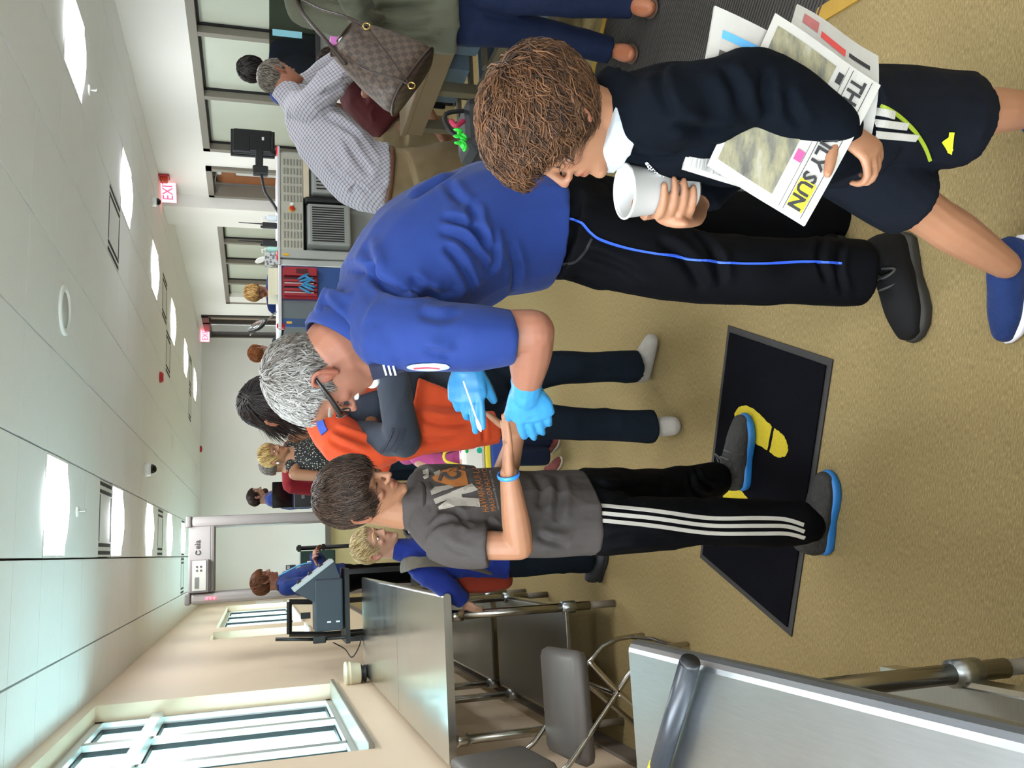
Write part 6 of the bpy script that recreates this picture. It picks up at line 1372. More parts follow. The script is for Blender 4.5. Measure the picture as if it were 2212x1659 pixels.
# ---------------------------------------------------------------- simple standing figures
def stand(lab, hp, Y, fwd, h, hairm, hk, shirtm, pantm, skin, arms='down', sleeve=0.35, build=1.0, hfwd=None, eyes=False, lean=0.0, bare=False, hn=900, hl=0.22, long=0.0, vox=0.012, thick=0.08, foot=True, seed=1, voxs=0.006):
    c = P(*hp, Y); Ht = c[2]+0.5*h; f_ = nrm(A([fwd[0], fwd[1], 0])); l_ = A([-f_[1], f_[0], 0]); B = build*Ht/1.72
    t = thing('person', lab, 'person', (c[0], Y, 0)); HH = Head(c, hfwd if hfwd is not None else f_, (0, 0, 1), h)
    o = c-f_*0.015; z = lambda k, fx=0.0: A([o[0], o[1], k*Ht])+f_*fx*B
    nek, upp, che, wst, pel = z(0.868, -0.01), z(0.832, -0.015), z(0.73, lean), z(0.62), z(0.53)
    shL, shR = upp+l_*0.175*B, upp-l_*0.175*B
    if arms == 'down': eL, eR, wL, wR = z(0.64)+l_*0.23*B, z(0.64)-l_*0.23*B, z(0.50, 0.05)+l_*0.23*B, z(0.50, 0.05)-l_*0.23*B
    elif arms == 'fold': eL, eR, wL, wR = z(0.65, 0.05)+l_*0.22*B, z(0.65, 0.05)-l_*0.22*B, z(0.68, 0.20)-l_*0.06*B, z(0.66, 0.19)+l_*0.06*B
    else: eL, eR, wL, wR = z(0.64, 0.05)+l_*0.22*B, z(0.64, 0.05)-l_*0.22*B, z(0.62, 0.28)+l_*0.12*B, z(0.62, 0.28)-l_*0.12*B
    sk = HH.prims(lidded=not eyes)+[T([upp, nek, HH.W((-0.1, 0, -0.2))], [0.065*B, 0.055*B, 0.055*B]), T([pel, wst, che, upp], [(0.11*B, 0.08*B)]*4, l_)]
    for s_, e_, w_, sg in ((shL, eL, wL, 1), (shR, eR, wR, -1)):
        sk += [T([s_, s_*0.5+e_*0.5, e_], A([0.05 if bare else 0.035, 0.045, 0.038])*B), T([e_, e_*0.6+w_*0.4, w_], A([0.038, 0.038, 0.026])*B), T([upp, s_], 0.045*B)]
        sk += hand_prims(w_, w_-e_, -l_*sg if arms == 'down' else (0, 0, -1), f_ if arms == 'down' else -l_*sg, 0.17*B)
    finish_skin(t, sk, voxs, skin, [HH])
    if eyes: HH.extras(t, None, eyes=True)
    if hairm: hair(t, HH, hairm, hn, hl, 0.016, thick, 0.05, hk, (0.2, 0, 0), 0.35, 0.3, seed, long=long)
    sh = [TF([pel+A([0, 0, -0.02]), wst, che, upp], [(0.165*B, 0.125*B), (0.155*B, 0.12*B), (0.17*B, 0.125*B), (0.11*B, 0.075*B)], l_)]
    if not bare: sh += [T([shL, upp, shR], A([0.06, 0.075, 0.06])*B)]
    else: sh += [T([upp+l_*0.09*B+A([0, 0, 0.02]), upp+A([0, 0, -0.03]), upp-l_*0.09*B+A([0, 0, 0.02])], A([0.055, 0.06, 0.055])*B)]
    for s_, e_, w_ in ((shL, eL, wL), (shR, eR, wR)):
        if bare: continue
        if sleeve < 1: sh.append(TF([s_, s_*(1-sleeve)+e_*sleeve, s_*(1-sleeve*1.8)+e_*sleeve*1.8], A([0.07, 0.066, 0.062])*B))
        else: sh.append(TF([s_, e_, w_], A([0.07, 0.06, 0.045])*B))
    so = cloth(t, 'shirt', sh, vox, shirtm, 3, [(0.009, (9, 9, 9), seed, True)])
    an = []
    pn = [T([pel+A([0, 0, 0.02]), pel+A([0, 0, -0.06])], [(0.155*B, 0.12*B)]*2, l_)]
    for sg in (1, -1):
        pn.append(TF([pel+l_*0.085*sg*B+A([0, 0, -0.04]), z(0.28, 0.02)+l_*0.095*sg*B, z(0.045)+l_*0.10*sg*B], A([0.095, 0.075, 0.07])*B))
    cloth(t, 'trousers', pn, vox, pantm, 3)
    for sg in (1, -1):
        a = z(0)+l_*0.10*sg*B; a[2] = 0; shoe(t, a-f_*0.09, a+f_*0.18, MATS['boot_black'], MATS['boot_sole'], name='shoe')
    return t, HH, so, dict(nek=nek, upp=upp, che=che, wst=wst, pel=pel, l=l_, f=f_)
t, HH, so, J = stand('brown-haired officer in blue shirt with lanyard standing before the arch', (572, 1256), 8.1, (0.95, -0.15), 0.225, hair_mat('hair_auburn', '3d1f12', '7d4c30'), 'fringe', M_OFB, MATS['uniform_black'], SK_RUDDY, 'fold', 1.0, 1.08, hfwd=(0.95, 0.1, -0.05), thick=0.16, hl=0.3, seed=21)
p = J['che']+J['f']*0.13+A([0, 0, 0.1]); MB().tube([J['nek']+J['f']*0.06, J['che']+J['f']*0.14+A([0, 0, 0.04]), J['wst']+J['f']*0.15+A([0, 0, 0.12])], 0.008, 6, smooth=3).build('lanyard', mat('lanyard_blue', '5aa0d0', 0.6, var=0), t, True)
mbox('badge', J['wst']+J['f']*0.165+A([0, 0, 0.12]), (0.012, 0.06, 0.08), M_WHITE, t)
mbox('epaulette', J['upp']-J['l']*0.15+A([0, 0, 0.065]), (0.05, 0.11, 0.012), mat('epaulette_navy', '141a33', 0.7), so)
t, HH, so, J = stand('bearded officer in blue shirt standing by the end wall', (556, 1072), 10.8, (0.95, -0.1), 0.235, hair_mat('hair_dark_short', '120d0b', '3a2a20'), 'short', M_OFB, MATS['uniform_black'], SK_PALE, 'front', 0.5, 1.25, hfwd=(1, -0.05, -0.05), seed=23)
cloth(t, 'beard', [ell_geo(HH.W((0.22, 0, -0.36)), A((0.20, 0.20, 0.17))*HH.h, HH.M), ell_geo(HH.W((0.06, 0, -0.28)), A((0.16, 0.245, 0.16))*HH.h, HH.M)], 0.008, mat('beard_brown', '3a2318', 0.9, var=0.2), 2)
for sg in (-1, 1): MB().ell(J['che']+J['l']*sg*0.0+J['f']*0.13, (0.02, 0.03, 0.025)).build('badge', M_WHITE, t, True) if sg > 0 else None
t, HH, so, J = stand('blonde woman in black speckled sleeveless top', (590, 982), 7.0, (0.45, -0.9), 0.225, hair_mat('hair_honey', '6a4a26', 'd9b878'), 'short', fabric('top_speckled', '17171a', 0.3, 10), MATS['denim_dark'], SK_LIGHT, 'down', hfwd=(0.62, -0.72, -0.08), eyes=True, bare=True, seed=25, hl=0.35, long=0.6, vox=0.009)
def speckle():
    tt = NT('speckled_black'); v = tt.coord(); vo = tt.n('ShaderNodeTexVoronoi'); vo.inputs['Scale'].default_value = 70; tt.l(v, vo.inputs['Vector'])
    tt.l(tt.ramp(vo.outputs['Distance'], [(0.20, 'cfc7b4'), (0.30, '141416')]), tt.b.inputs['Base Color']); tt.b.inputs['Roughness'].default_value = 0.8; return tt.m
so.data.materials.clear(); so.data.materials.append(speckle())
for sg in (-1, 1): MB().ell(HH.W((-0.05, sg*0.36, -0.15)), (0.008, 0.008, 0.012)).build('earring', M_WHITE, t, True)
t, HH, so, J = stand('person in red shirt with black shoulder strap seen from behind', (588, 1006), 8.3, (0.3, 0.9), 0.225, hair_mat('hair_greyish', '4a4440', '9a948c'), 'short', fabric('shirt_red', 'a01c28', 0.4, 9), MATS['denim_dark'], SK_LIGHT, 'down', 0.5, 1.12, seed=27)
MB().tube([J['upp']-J['l']*0.12-J['f']*0.07+A([0, 0, 0.04]), J['che']-J['f']*0.145, J['wst']+J['l']*0.14-J['f']*0.12], [(0.028, 0.006)]*3, 8, J['l'], smooth=4).build('shoulder_strap', M_BLACK, t, True)
stand('ginger-haired boy standing by the end wall', (561, 762), 9.0, (0.7, 0.5), 0.225, hair_mat('hair_ginger', '5a3015', 'a8683a'), 'short', fabric('shirt_teal', '3c4a52', 0.4, 9), MATS['denim_dark'], SK_PALE, 'down', seed=29)
stand('blond woman in blue collar bowed behind the cream trays', (553, 632), 9.3, (-0.6, -0.75), 0.235, hair_mat('hair_curly_blond', '7a5528', 'd9b070'), 'fringe', M_OFB, MATS['uniform_black'], SK_RUDDY, 'front', 0.5, hfwd=(-0.55, -0.65, -0.5), seed=31, hl=0.3, thick=0.14)
t, HH, so, J = stand('person with bushy dark hair behind the smoked screen', (552, 150), 6.7, (0.5, 0.8), 0.25, hair_mat('hair_black', '0b0a0c', '3a3230'), 'fringe', M_OFB, MATS['uniform_black'], SK_TAN, 'down', 0.5, seed=33, thick=0.26, hl=0.3)
# ---------------------------------------------------------------- man in checked shirt
Ym = 5.0
t = thing('person', 'man in white checked shirt and khaki shorts leaning over the belt', 'person', (2.2, Ym, 0))
f_ = nrm(A([0.85, 0.5, 0])); l_ = A([-f_[1], f_[0], 0])
pel, wst, che, upp, nek = P(855, 392, Ym), P(775, 372, Ym), P(700, 292, Ym), P(648, 228, Ym), P(622, 202, Ym)
shR, shL = P(672, 232, 4.83), P(650, 200, 5.25); elR, elL = P(735, 158, 4.75), P(740, 130, 5.25); wrR, wrL = P(815, 78, 4.85), P(800, 70, 5.2)
HM = Head(P(604, 168, 5.02), (0.82, 0.22, -0.52), (0.45, 0.1, 0.9), 0.245)
sk = HM.prims(jaw=1.1, nose=1.05, lidded=False)+[T([upp, nek, HM.W((-0.12, 0, -0.2))], [0.06, 0.07, 0.07]), T([pel, wst, che, upp], [(0.12, 0.10), (0.12, 0.10), (0.10, 0.08), (0.06, 0.05)], l_)]
for s_, e_, w_ in ((shR, elR, wrR), (shL, elL, wrL)): sk += [T([s_*0.6+e_*0.4, e_, w_], [0.035, 0.04, 0.03]), T([che, s_*0.6+e_*0.4], 0.03)]+hand_prims(w_, w_-e_, (0, 0, -1), (0, -1, 0), 0.18)
hR, hL = P(885, 372, 4.9), P(885, 385, 5.1); kR, kL = P(1065, 330, 4.88), P(1065, 352, 5.12); aR, aL = P(1240, 345, 4.92), P(1240, 365, 5.16)
sk += [T([hR, kR, kR*0.6+aR*0.4, aR], [0.08, 0.058, 0.06, 0.042]), T([hL, kL, kL*0.6+aL*0.4, aL], [0.08, 0.058, 0.06, 0.042]), T([pel, hR], 0.08), T([pel, hL], 0.08)]
finish_skin(t, sk, 0.0065, SK_RUDDY, [HM]); HM.extras(t, mat('brow_brown', '3a2a22', 0.8, var=0), eyes=True)
hair(t, HM, hair_mat('hair_salt', '3c352f', '8c8378'), 1800, 0.16, 0.012, 0.08, 0.05, 'short', (0, 0, 0), 0.35, 0.4, 35)
def plaid():
    tt = NT('checked_cloth'); v = tt.coord(rot=(0.5, 0.6, 0.2)); sx = tt.n('ShaderNodeSeparateXYZ'); tt.l(v, sx.inputs[0]); acc = None
    for ax in (0, 2):
        s_ = tt.math('FRACT', tt.math('MULTIPLY', sx.outputs[ax], 52.0)); b_ = tt.math('LESS_THAN', s_, 0.28); acc = b_ if acc is None else tt.math('ADD', acc, b_)
    tt.l(tt.ramp(tt.math('MULTIPLY', acc, 0.5), [(0.0, ('d6d2d8', 0.6)), (0.5, ('b0acbc', 0.6)), (1.0, ('7d7a8e', 0.6))]), tt.b.inputs['Base Color']); tt.b.inputs['Roughness'].default_value = 0.85
    tt.bump(tt.noise(v, 12, 2), 0.4, 0.03); return tt.m
cs = cloth(t, 'checked_shirt', [TF([P(832, 388, Ym), wst, che, upp], [(0.225, 0.19), (0.225, 0.19), (0.225, 0.165), (0.17, 0.11)], l_), T([shR, upp, shL], [0.09, 0.11, 0.09]), TF([shR, elR, wrR], [0.10, 0.085, 0.06]), TF([shL, elL, wrL], [0.09, 0.08, 0.06]), T([upp, nek], [0.11, 0.088])], 0.010, plaid(), 4, [(0.014, (7, 7, 7), 91, True)])
crease(cs, [([(700, 340), (730, 380), (765, 400)], 0.03, 0.02), ([(740, 290), (770, 340), (800, 380)], 0.03, 0.02), ([(700, 250), (740, 270), (780, 300)], 0.03, 0.02), ([(690, 205), (720, 195), (745, 180)], 0.025, 0.02), ([(760, 420), (770, 400), (800, 420)], 0.02, 0.015)])
cloth(t, 'khaki_shorts', [T([pel+A([0, 0, 0.05]), P(900, 385, Ym)], [(0.20, 0.165), (0.195, 0.16)], l_), TF([hR, P(1000, 340, 4.88)], [0.135, 0.115]), TF([hL, P(1000, 365, 5.12)], [0.13, 0.115])], 0.010, M_KHAKI, 4, [(0.009, (8, 8, 8), 92, True)])
bcen = P(836, 390, Ym); bd = nrm(P(900, 388, Ym)-P(775, 372, Ym)); bq = basis(bd, l_)
MB().tube([bcen+0.212*math.cos(a)*bq[:, 2]+0.178*math.sin(a)*bq[:, 1] for a in np.linspace(0, 6.283, 33)[:-1]], [(0.018, 0.006)]*32, 8, bd, closed=True, cap='flat').build('belt', mat('belt_brown', '5a3826', 0.5), t, True)
for a in (A([aR[0], aR[1], 0]), A([aL[0], aL[1], 0])): shoe(t, a-f_*0.08, a+f_*0.20, mat('loafer_brown', '5b4030', 0.5), MATS['boot_sole'], name='shoe', low=True)
# ---------------------------------------------------------------- person in maroon stooping behind the bag
t = thing('person', 'stooping person in maroon shirt and khaki shorts behind the chequered bag', 'person', (2.9, 5.5, 0))
f_ = nrm(A([0.9, -0.3, 0])); l_ = A([-f_[1], f_[0], 0]); Yq = 5.55
pel, wst, che, upp = P(862, 300, Yq), P(820, 262, Yq), P(780, 215, Yq), P(752, 178, Yq)
HQ = Head(P(722, 138, Yq), (0.8, -0.3, -0.5), (0.5, 0, 0.8), 0.23)
elq, wrq = P(905, 215, 5.35), P(960, 300, 5.3); shq = P(795, 205, 5.4)
kq, aq = P(1030, 300, 5.5), P(1150, 305, 5.55)
sk = HQ.prims()+[T([upp, HQ.W((-0.1, 0, -0.25))], [0.07, 0.06]), T([pel, wst, che, upp], [(0.12, 0.1)]*4, l_), T([shq, elq], [0.06, 0.055]), T([elq, wrq], [0.055, 0.035]), T([che, shq], 0.05)]+hand_prims(wrq, (-0.2, 0, -1), (0, 1, 0), (1, 0, 0), 0.18)
for dy in (-0.1, 0.12): sk += [T([pel+A([0, dy, 0]), kq+A([0, dy, 0]), aq+A([0, dy, 0])], [0.08, 0.06, 0.042])]
finish_skin(t, sk, 0.008, SK_TAN, [HQ]); hair(t, HQ, hair_mat('hair_dark_short', '120d0b', '3a2a20'), 800, 0.18, 0.016, 0.07, 0.05, 'short', seed=37)
cloth(t, 'maroon_shirt', [TF([P(845, 285, Yq), wst, che, upp], [(0.19, 0.16), (0.185, 0.15), (0.185, 0.14), (0.13, 0.09)], l_), TF([shq, shq*0.5+elq*0.5], [0.09, 0.08])], 0.012, fabric('shirt_maroon', '5e1519', 0.4, 9), 3, [(0.01, (8, 8, 8), 93, True)])
cloth(t, 'khaki_shorts', [T([pel+A([0, 0, 0.04]), pel+A([0, 0, -0.08])], 0.17)]+[TF([pel+A([0, dy, -0.02]), P(960, 300, Yq)+A([0, dy, 0])], [0.125, 0.11]) for dy in (-0.1, 0.12)], 0.012, M_KHAKI, 3)
for dy in (-0.1, 0.12): a = A([aq[0], aq[1]+dy, 0]); shoe(t, a-f_*0.08, a+f_*0.19, MATS['loafer_brown'], MATS['boot_sole'], name='shoe', low=True)
# ---------------------------------------------------------------- woman in olive tunic at the edge of the picture
Yv = 3.35
t = thing('person', 'woman in olive tunic and blue jeans carrying the chequered tote', 'person', (2.25, Yv, 0))
f_ = nrm(A([0.25, 0.95, 0])); l_ = A([-f_[1], f_[0], 0])
nek, upp, che, wst, pel = P(585, -55, Yv), P(640, -48, Yv), P(735, -32, Yv), P(840, -10, Yv), P(940, 10, Yv)
shL, shR = P(660, 22, 3.35), P(665, -115, 3.35); elL, elR = P(790, 62, 3.28), P(800, -150, 3.3); wrL, wrR = P(760, -10, 3.05), P(900, -160, 3.2)
HV = Head(P(520, -55, Yv), f_, (0, 0, 1), 0.225)
hL, hR = P(955, 40, 3.36), P(955, -30, 3.3); kL, kR = P(1135, 68, 3.38), P(1140, -5, 3.22); aL, aR = P(1318, 108, 3.36), P(1365, 12, 3.14)
sk = HV.prims()+[T([upp, nek, HV.W((-0.1, 0, -0.2))], [0.06, 0.055, 0.055]), T([pel, wst, che, upp], [(0.12, 0.08)]*4, l_), T([shL, elL, wrL], [0.04, 0.035, 0.026]), T([shR, elR, wrR], [0.04, 0.035, 0.026]), T([upp, shL], 0.04), T([upp, shR], 0.04)]+hand_prims(wrL, (0, -0.3, 1), (0, 0, 1), (0, 1, 0), 0.16)+hand_prims(wrR, (0, 0, -1), (0, 1, 0), (1, 0, 0), 0.16)
for h_, k_, a_ in ((hL, kL, aL), (hR, kR, aR)):
    fd = nrm(A([f_[0]-0.55, f_[1]*0.1-0.5, 0])); z0 = A([a_[0], a_[1], 0.0])
    sk += [T([h_, k_, a_, z0+A([0, 0, 0.05])], [0.06, 0.045, 0.034, 0.034]), T([z0+A([0, 0, 0.045])-fd*0.03, z0+fd*0.10+A([0, 0, 0.04]), z0+fd*0.17+A([0, 0, 0.03])], [(0.024, 0.026), (0.028, 0.016), (0.022, 0.008)], (-fd[1], fd[0], 0))]
finish_skin(t, sk, 0.007, SK_TAN, [HV]); hair(t, HV, hair_mat('hair_dark_brown', '1a120e', '6b5140'), 700, 0.4, 0.016, 0.1, 0.05, 'long', seed=39, long=1.0)
ov = cloth(t, 'olive_tunic', [TF([P(965, 12, Yv), pel, wst, che, upp], [(0.215, 0.165), (0.205, 0.16), (0.185, 0.14), (0.19, 0.14), (0.13, 0.08)], l_), T([shL, upp, shR], [0.06, 0.075, 0.06]), T([shL, elL, wrL], [0.072, 0.066, 0.05]), T([shR, elR, wrR], [0.07, 0.06, 0.045])], 0.009, fabric('tunic_olive', '6f705c', 0.5, 9, 0.9, col2='7d7e69'), 4, [(0.016, (7, 7, 4), 95, True), (0.006, (14, 14, 9), 96, False)])
crease(ov, [([(800, 40), (860, 60), (930, 60)], 0.025, 0.02), ([(790, 20), (860, 20), (940, 15)], 0.025, 0.018), ([(700, 20), (760, 40), (800, 60)], 0.02, 0.015), ([(850, 80), (900, 80), (950, 85)], 0.02, 0.015)])
cloth(t, 'jeans', [T([pel, P(985, 5, Yv)], [(0.165, 0.13), (0.165, 0.13)], l_), TF([hL, hL*0.5+kL*0.5, kL, kL*0.5+aL*0.5, aL], [0.105, 0.092, 0.074, 0.066, 0.058]), TF([hR, hR*0.5+kR*0.5, kR, kR*0.5+aR*0.5, aR], [0.105, 0.092, 0.074, 0.066, 0.058])], 0.008, fabric('jeans_indigo', '18264a', 0.4, 12, col2='1e3058'), 4, [(0.007, (10, 10, 6), 97, True)])
M_FLAT = mat('flat_tan', '96593a', 0.45, var=0.1)
for a_ in (aL, aR):
    fd = nrm(A([f_[0]-0.55, f_[1]*0.1-0.5, 0])); z0 = A([a_[0], a_[1], 0.011]); so = shoe(t, z0-fd*0.055, z0+fd*0.185, M_FLAT, mat('flat_sole', '4a3426', 0.6), name='sandal', low=True, sole_h=0.014)
    MB().tube([z0-fd*0.05+A([0, 0, 0.03]), z0+A([-fd[1], fd[0], 0])*0.038+A([0, 0, 0.075]), z0+fd*0.045+A([0, 0, 0.082]), z0-A([-fd[1], fd[0], 0])*0.038+A([0, 0, 0.075]), z0-fd*0.05+A([0, 0, 0.03])], [(0.010, 0.003)]*5, 8, smooth=4).build('ankle_strap', M_FLAT, so, True)
# ================================================================== things carried
# chequered tote
t = thing('tote_bag', 'brown chequered tote bag with ring buckles on the woman in olive', 'bag', P(800, 120, 3.1))
TT, TB = P(742, 84, 3.08), P(893, 178, 3.04); ax = nrm(TB-TT); wd = P(931, 118, 3.04)-P(856, 240, 3.04); wd = nrm(wd-(wd@ax)*ax); dp = np.cross(ax, wd); Lb = np.linalg.norm(TB-TT)
def chequer():
    tt = NT('chequered_canvas'); v = tt.coord(); ck = tt.n('ShaderNodeTexChecker'); ck.inputs['Scale'].default_value = 46; ck.inputs['Color1'].default_value = lin(('4b3a33', 0.56)); ck.inputs['Color2'].default_value = lin(('6f5c4e', 0.56)); tt.l(v, ck.inputs['Vector'])
    tt.l(tt.mix(tt.math('MULTIPLY', tt.noise(v, 6, 3), 0.3), ck.outputs['Color'], ('5a4a40', 0.56)), tt.b.inputs['Base Color']); tt.b.inputs['Roughness'].default_value = 0.5; return tt.m
Rb = np.stack([wd, ax, dp], 1)
rings = [(0.0, 0.085, 0.035), (0.15, 0.095, 0.055), (0.5, 0.125, 0.075), (0.85, 0.145, 0.085), (1.0, 0.142, 0.085)]
V = []; n = 24
for s_, a_, b_ in rings:
    for q in range(n):
        an = 2*math.pi*q/n; cx, cz = math.cos(an), math.sin(an); e = 0.55
        V.append((math.copysign(abs(cx)**e, cx)*a_, s_*Lb, math.copysign(abs(cz)**e, cz)*b_))
F = [tuple(range(n))[::-1], tuple((len(rings)-1)*n+q for q in range(n))]
for i in range(len(rings)-1):
    for q in range(n): F.append((i*n+q, i*n+(q+1) % n, (i+1)*n+(q+1) % n, (i+1)*n+q))
me = me_from(bpy.data.meshes.new('bag_body'), A(V), F); ob = link('bag_body', me, chequer(), None, True)
mw = Matrix.Identity(4)
for i in range(3):
    for j in range(3): mw[i][j] = Rb[i, j]
    mw[i][3] = TT[i]
ob.matrix_world = mw; ob.parent = t; ob.matrix_parent_inverse = t.matrix_basis.inverted()
TW = lambda x, y, z: TT+wd*x+ax*y*Lb+dp*z
M_LTH = mat('leather_dark', '2c1e18', 0.4, var=0.1); M_GOLD = mat('gold_metal', 'cfae6a', 0.2, 1.0, var=0)
MB().tube([TW(math.copysign(abs(math.cos(a))**0.55, math.cos(a))*0.1435, 0.985, math.copysign(abs(math.sin(a))**0.55, math.sin(a))*0.086) for a in np.linspace(0, 6.283, 41)[:-1]], 0.006, 8, closed=True, cap='flat').build('bottom_piping', M_LTH, t, True)
MB().tube([TW(math.cos(a)*0.087, 0.0, math.sin(a)*0.037) for a in np.linspace(0, 6.283, 33)[:-1]], 0.005, 8, closed=True, cap='flat').build('top_piping', M_LTH, t, True)
toward = nrm(CC-TB); sg = 1 if dp@toward > 0 else -1
for x, y in (((792, 57)), ((889, 185))):
    c = P(x, y, 2.93); MB().tube([c+0.013*(math.cos(a)*wd+math.sin(a)*ax) for a in np.linspace(0, 6.283, 21)[:-1]], 0.0028, 8, closed=True, cap='flat').build('ring', M_GOLD, t, True)
MB().tube([P(790, 58, 2.95), P(745, 35, 3.0), P(700, 22, 3.1), P(655, 0, 3.22), P(640, -14, 3.33)], [(0.010, 0.005)]*5, 8, smooth=5).build('strap', M_LTH, t, True)
MB().tube([P(746, 138, 3.0), P(715, 100, 3.03), P(680, 60, 3.1), P(650, 22, 3.2), P(641, -10, 3.33)], [(0.010, 0.005)]*5, 8, smooth=5).build('strap', M_LTH, t, True)
MB().tube([P(795, 60, 2.945), P(840, 120, 2.935), P(880, 176, 2.93)], 0.003, 6, smooth=4).build('cord', M_LTH, t, True); MB().tube([P(750, 122, 2.98), P(790, 150, 2.96), P(850, 168, 2.94), P(882, 182, 2.93)], 0.003, 6, smooth=4).build('cord', M_LTH, t, True)
pk = P(727, 92, 3.06); tp = thing('pink_packet', 'pink packet sticking out of the chequered tote', 'packet', pk); mbox('wrapper', pk, (0.035, 0.03, 0.05), mat('packet_pink', 'b565a8', 0.5, var=0.1), tp, bev=0.004); mbox('label', pk+A([0, -0.016, -0.015]), (0.03, 0.004, 0.018), M_WHITE, tp)
# folded newspapers under the boy's arm
def sheet(cor, ys, name, m, parent, th=0.006, bow=0.012, n=10):
    c = [P(x, y, Y) for (x, y), Y in zip(cor, ys)]
    nr = nrm(np.cross(c[1]-c[0], c[3]-c[0])); nr = nr if nr@(CC-c[0]) > 0 else -nr
    def S_(u, v): return c[0]*(1-u)*(1-v)+c[3]*u*(1-v)+c[2]*u*v+c[1]*(1-u)*v+nr*bow*(math.sin(math.pi*u)*0.8+0.25*math.sin(6*v+2*u))
    V = []; F = []
    for k, off in ((0, 0), (1, -th)):
        for i in range(n+1):
            for j in range(n+1): V.append(S_(i/n, j/n)+nr*off)
    N1 = (n+1)**2; g = lambda i, j, k: k*N1+i*(n+1)+j
    for i in range(n):
        for j in range(n): F.append((g(i, j, 0), g(i+1, j, 0), g(i+1, j+1, 0), g(i, j+1, 0))); F.append((g(i, j, 1), g(i, j+1, 1), g(i+1, j+1, 1), g(i+1, j, 1)))
    for i in range(n):
        F += [(g(i, 0, 0), g(i, 0, 1), g(i+1, 0, 1), g(i+1, 0, 0)), (g(i, n, 0), g(i+1, n, 0), g(i+1, n, 1), g(i, n, 1)), (g(0, i, 0), g(0, i+1, 0), g(0, i+1, 1), g(0, i, 1)), (g(n, i, 0), g(n, i, 1), g(n, i+1, 1), g(n, i+1, 0))]
    o = MB().add(V, F).build(name, m, parent); return o, S_, nr
def patch_on(S_, nr, u0, u1, v0, v1, name, m, parent, off=0.0012, n=8):
    V = []; F = []
    for i in range(n+1):
        for j in range(n+1): V.append(S_(u0+(u1-u0)*i/n, v0+(v1-v0)*j/n)+nr*off)
    for i in range(n):
        for j in range(n): F.append((i*(n+1)+j, (i+1)*(n+1)+j, (i+1)*(n+1)+j+1, i*(n+1)+j+1))
    return MB().add(V, F).build(name, m, parent)
def text_on(S_, nr, txt, u0, u1, v0, v1, m, parent, bold=0.02, off=0.0022):
    v, f = text_geo(txt, 1.0, bold=bold); wdt = v[:, 0].max()
    return MB().add([S_(u0+(u1-u0)*a[0]/wdt, v0+(v1-v0)*a[1]/0.72)+nr*off for a in v], f).build('lettering', m, parent)
M_NEWS = mat('newsprint', ('d5d0c6', 0.56), 0.85, var=0.05, vscale=30); M_INK = mat('ink_black', '222022', 0.8, var=0)
def newsphoto():
    tt = NT('news_photo'); v = tt.coord(scale=(7, 7, 22), rot=(0, 0.6, 0.3)); a = tt.noise(v, 1.6, 6, 0.65); b_ = tt.noise(tt.coord(scale=(2, 2, 5)), 4, 4)
    c = tt.ramp(a, [(0.3, ('3a3a38', 0.56)), (0.45, ('7f7a66', 0.56)), (0.55, ('a59c74', 0.56)), (0.7, ('c2bda9', 0.56))]); tt.l(tt.mix(tt.math('MULTIPLY', b_, 0.4), c, ('8d8c84', 0.56)), tt.b.inputs['Base Color']); tt.b.inputs['Roughness'].default_value = 0.8; return tt.m
def columns():
    tt = NT('news_columns'); v = tt.coord(scale=(1, 1, 1)); wv = tt.noise(tt.coord(scale=(20, 20, 260)), 1.0, 2); tt.l(tt.ramp(wv, [(0.42, ('9a9790', 0.56)), (0.58, ('cfcbc2', 0.56))]), tt.b.inputs['Base Color']); return tt.m
M_COLS = columns()
tb = thing('newspaper', 'folded inner section behind the front newspaper under the boy\'s arm', 'newspaper', P(1600, 200, 1.15), 'newspapers under the boy\'s arm')
o, S_, nr = sheet([(1545, 12), (1770, 120), (1690, 430), (1474, 366)], (1.10, 1.09, 1.175, 1.205), 'pages', M_NEWS, tb, 0.008)
patch_on(S_, nr, 0.70, 0.97, 0.03, 0.75, 'text_columns', M_COLS, tb); patch_on(S_, nr, 0.12, 0.17, 0.10, 0.70, 'blue_bar', mat('bar_blue', '4f93c4', 0.8, var=0.1), tb); patch_on(S_, nr, 0.24, 0.42, 0.10, 0.35, 'picture', mat('pic_dark', '4a4440', 0.8, var=0.4, vscale=60), tb)
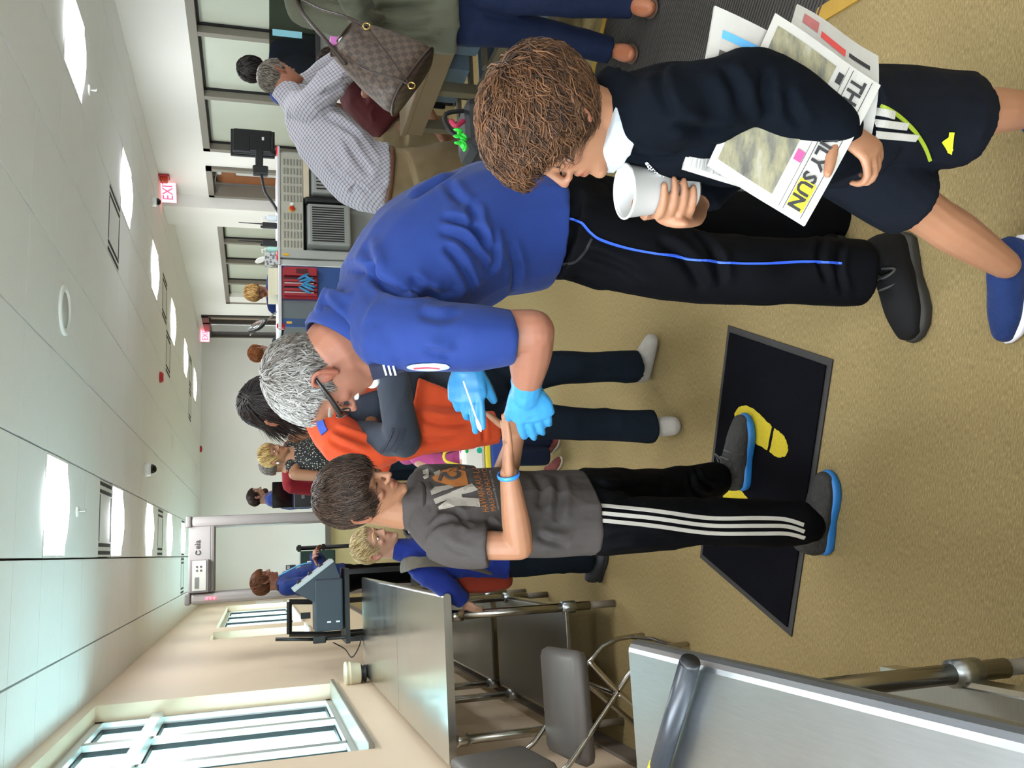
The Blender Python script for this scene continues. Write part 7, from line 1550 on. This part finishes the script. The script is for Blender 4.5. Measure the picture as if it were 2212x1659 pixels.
tb = thing('newspaper', 'rolled newspaper section sticking out lowest behind the boy\'s arm', 'newspaper', P(1800, 80, 1.1), 'newspapers under the boy\'s arm')
o, S_, nr = sheet([(1722, 8), (1898, 120), (1880, 300), (1680, 130)], (1.10, 1.07, 1.10, 1.13), 'pages', M_NEWS, tb, 0.010, 0.02)
patch_on(S_, nr, 0.12, 0.30, 0.10, 0.28, 'red_emblem', mat('emblem_red', '9a5a58', 0.8, var=0.3, vscale=60), tb); patch_on(S_, nr, 0.22, 0.32, 0.32, 0.62, 'red_heading', mat('heading_red', 'b4403c', 0.8, var=0.2), tb); patch_on(S_, nr, 0.22, 0.28, 0.66, 0.9, 'heading', M_INK, tb)
tb = thing('newspaper', 'front newspaper with landscape photo and masthead gripped by the boy', 'newspaper', P(1700, 250, 1.12), 'newspapers under the boy\'s arm')
o, S_, nr = sheet([(1675, 28), (1903, 184), (1738, 488), (1528, 356)], (1.075, 1.045, 1.135, 1.17), 'pages', M_NEWS, tb, 0.010)
patch_on(S_, nr, 0.06, 0.94, 0.06, 0.62, 'front_photo', newsphoto(), tb)
text_on(S_, nr, 'THE DAILY SUN', 0.05, 0.95, 0.78, 0.90, M_INK, tb, bold=0.03, off=0.0030)
patch_on(S_, nr, 0.02, 0.98, 0.755, 0.760, 'rule', M_INK, tb, 0.002); patch_on(S_, nr, 0.02, 0.98, 0.93, 0.935, 'rule', M_INK, tb, 0.002); patch_on(S_, nr, 0.02, 0.98, 0.715, 0.718, 'rule', M_INK, tb, 0.002)
patch_on(S_, nr, 0.76, 0.95, 0.77, 0.92, 'yellow_highlight', mat('highlight_yellow', 'c9bb1e', 0.8, var=0.05), tb, 0.0018); patch_on(S_, nr, 0.62, 0.69, 0.64, 0.71, 'pink_box', mat('box_pink', 'b04070', 0.8, var=0.05), tb, 0.002); patch_on(S_, nr, 0.08, 0.15, 0.66, 0.71, 'dark_box', M_INK, tb, 0.002)
GLOVEB.build('glove', mat('glove_blue', '3ea0dc', 0.45), bpy.data.objects['glove_bunch'], True)
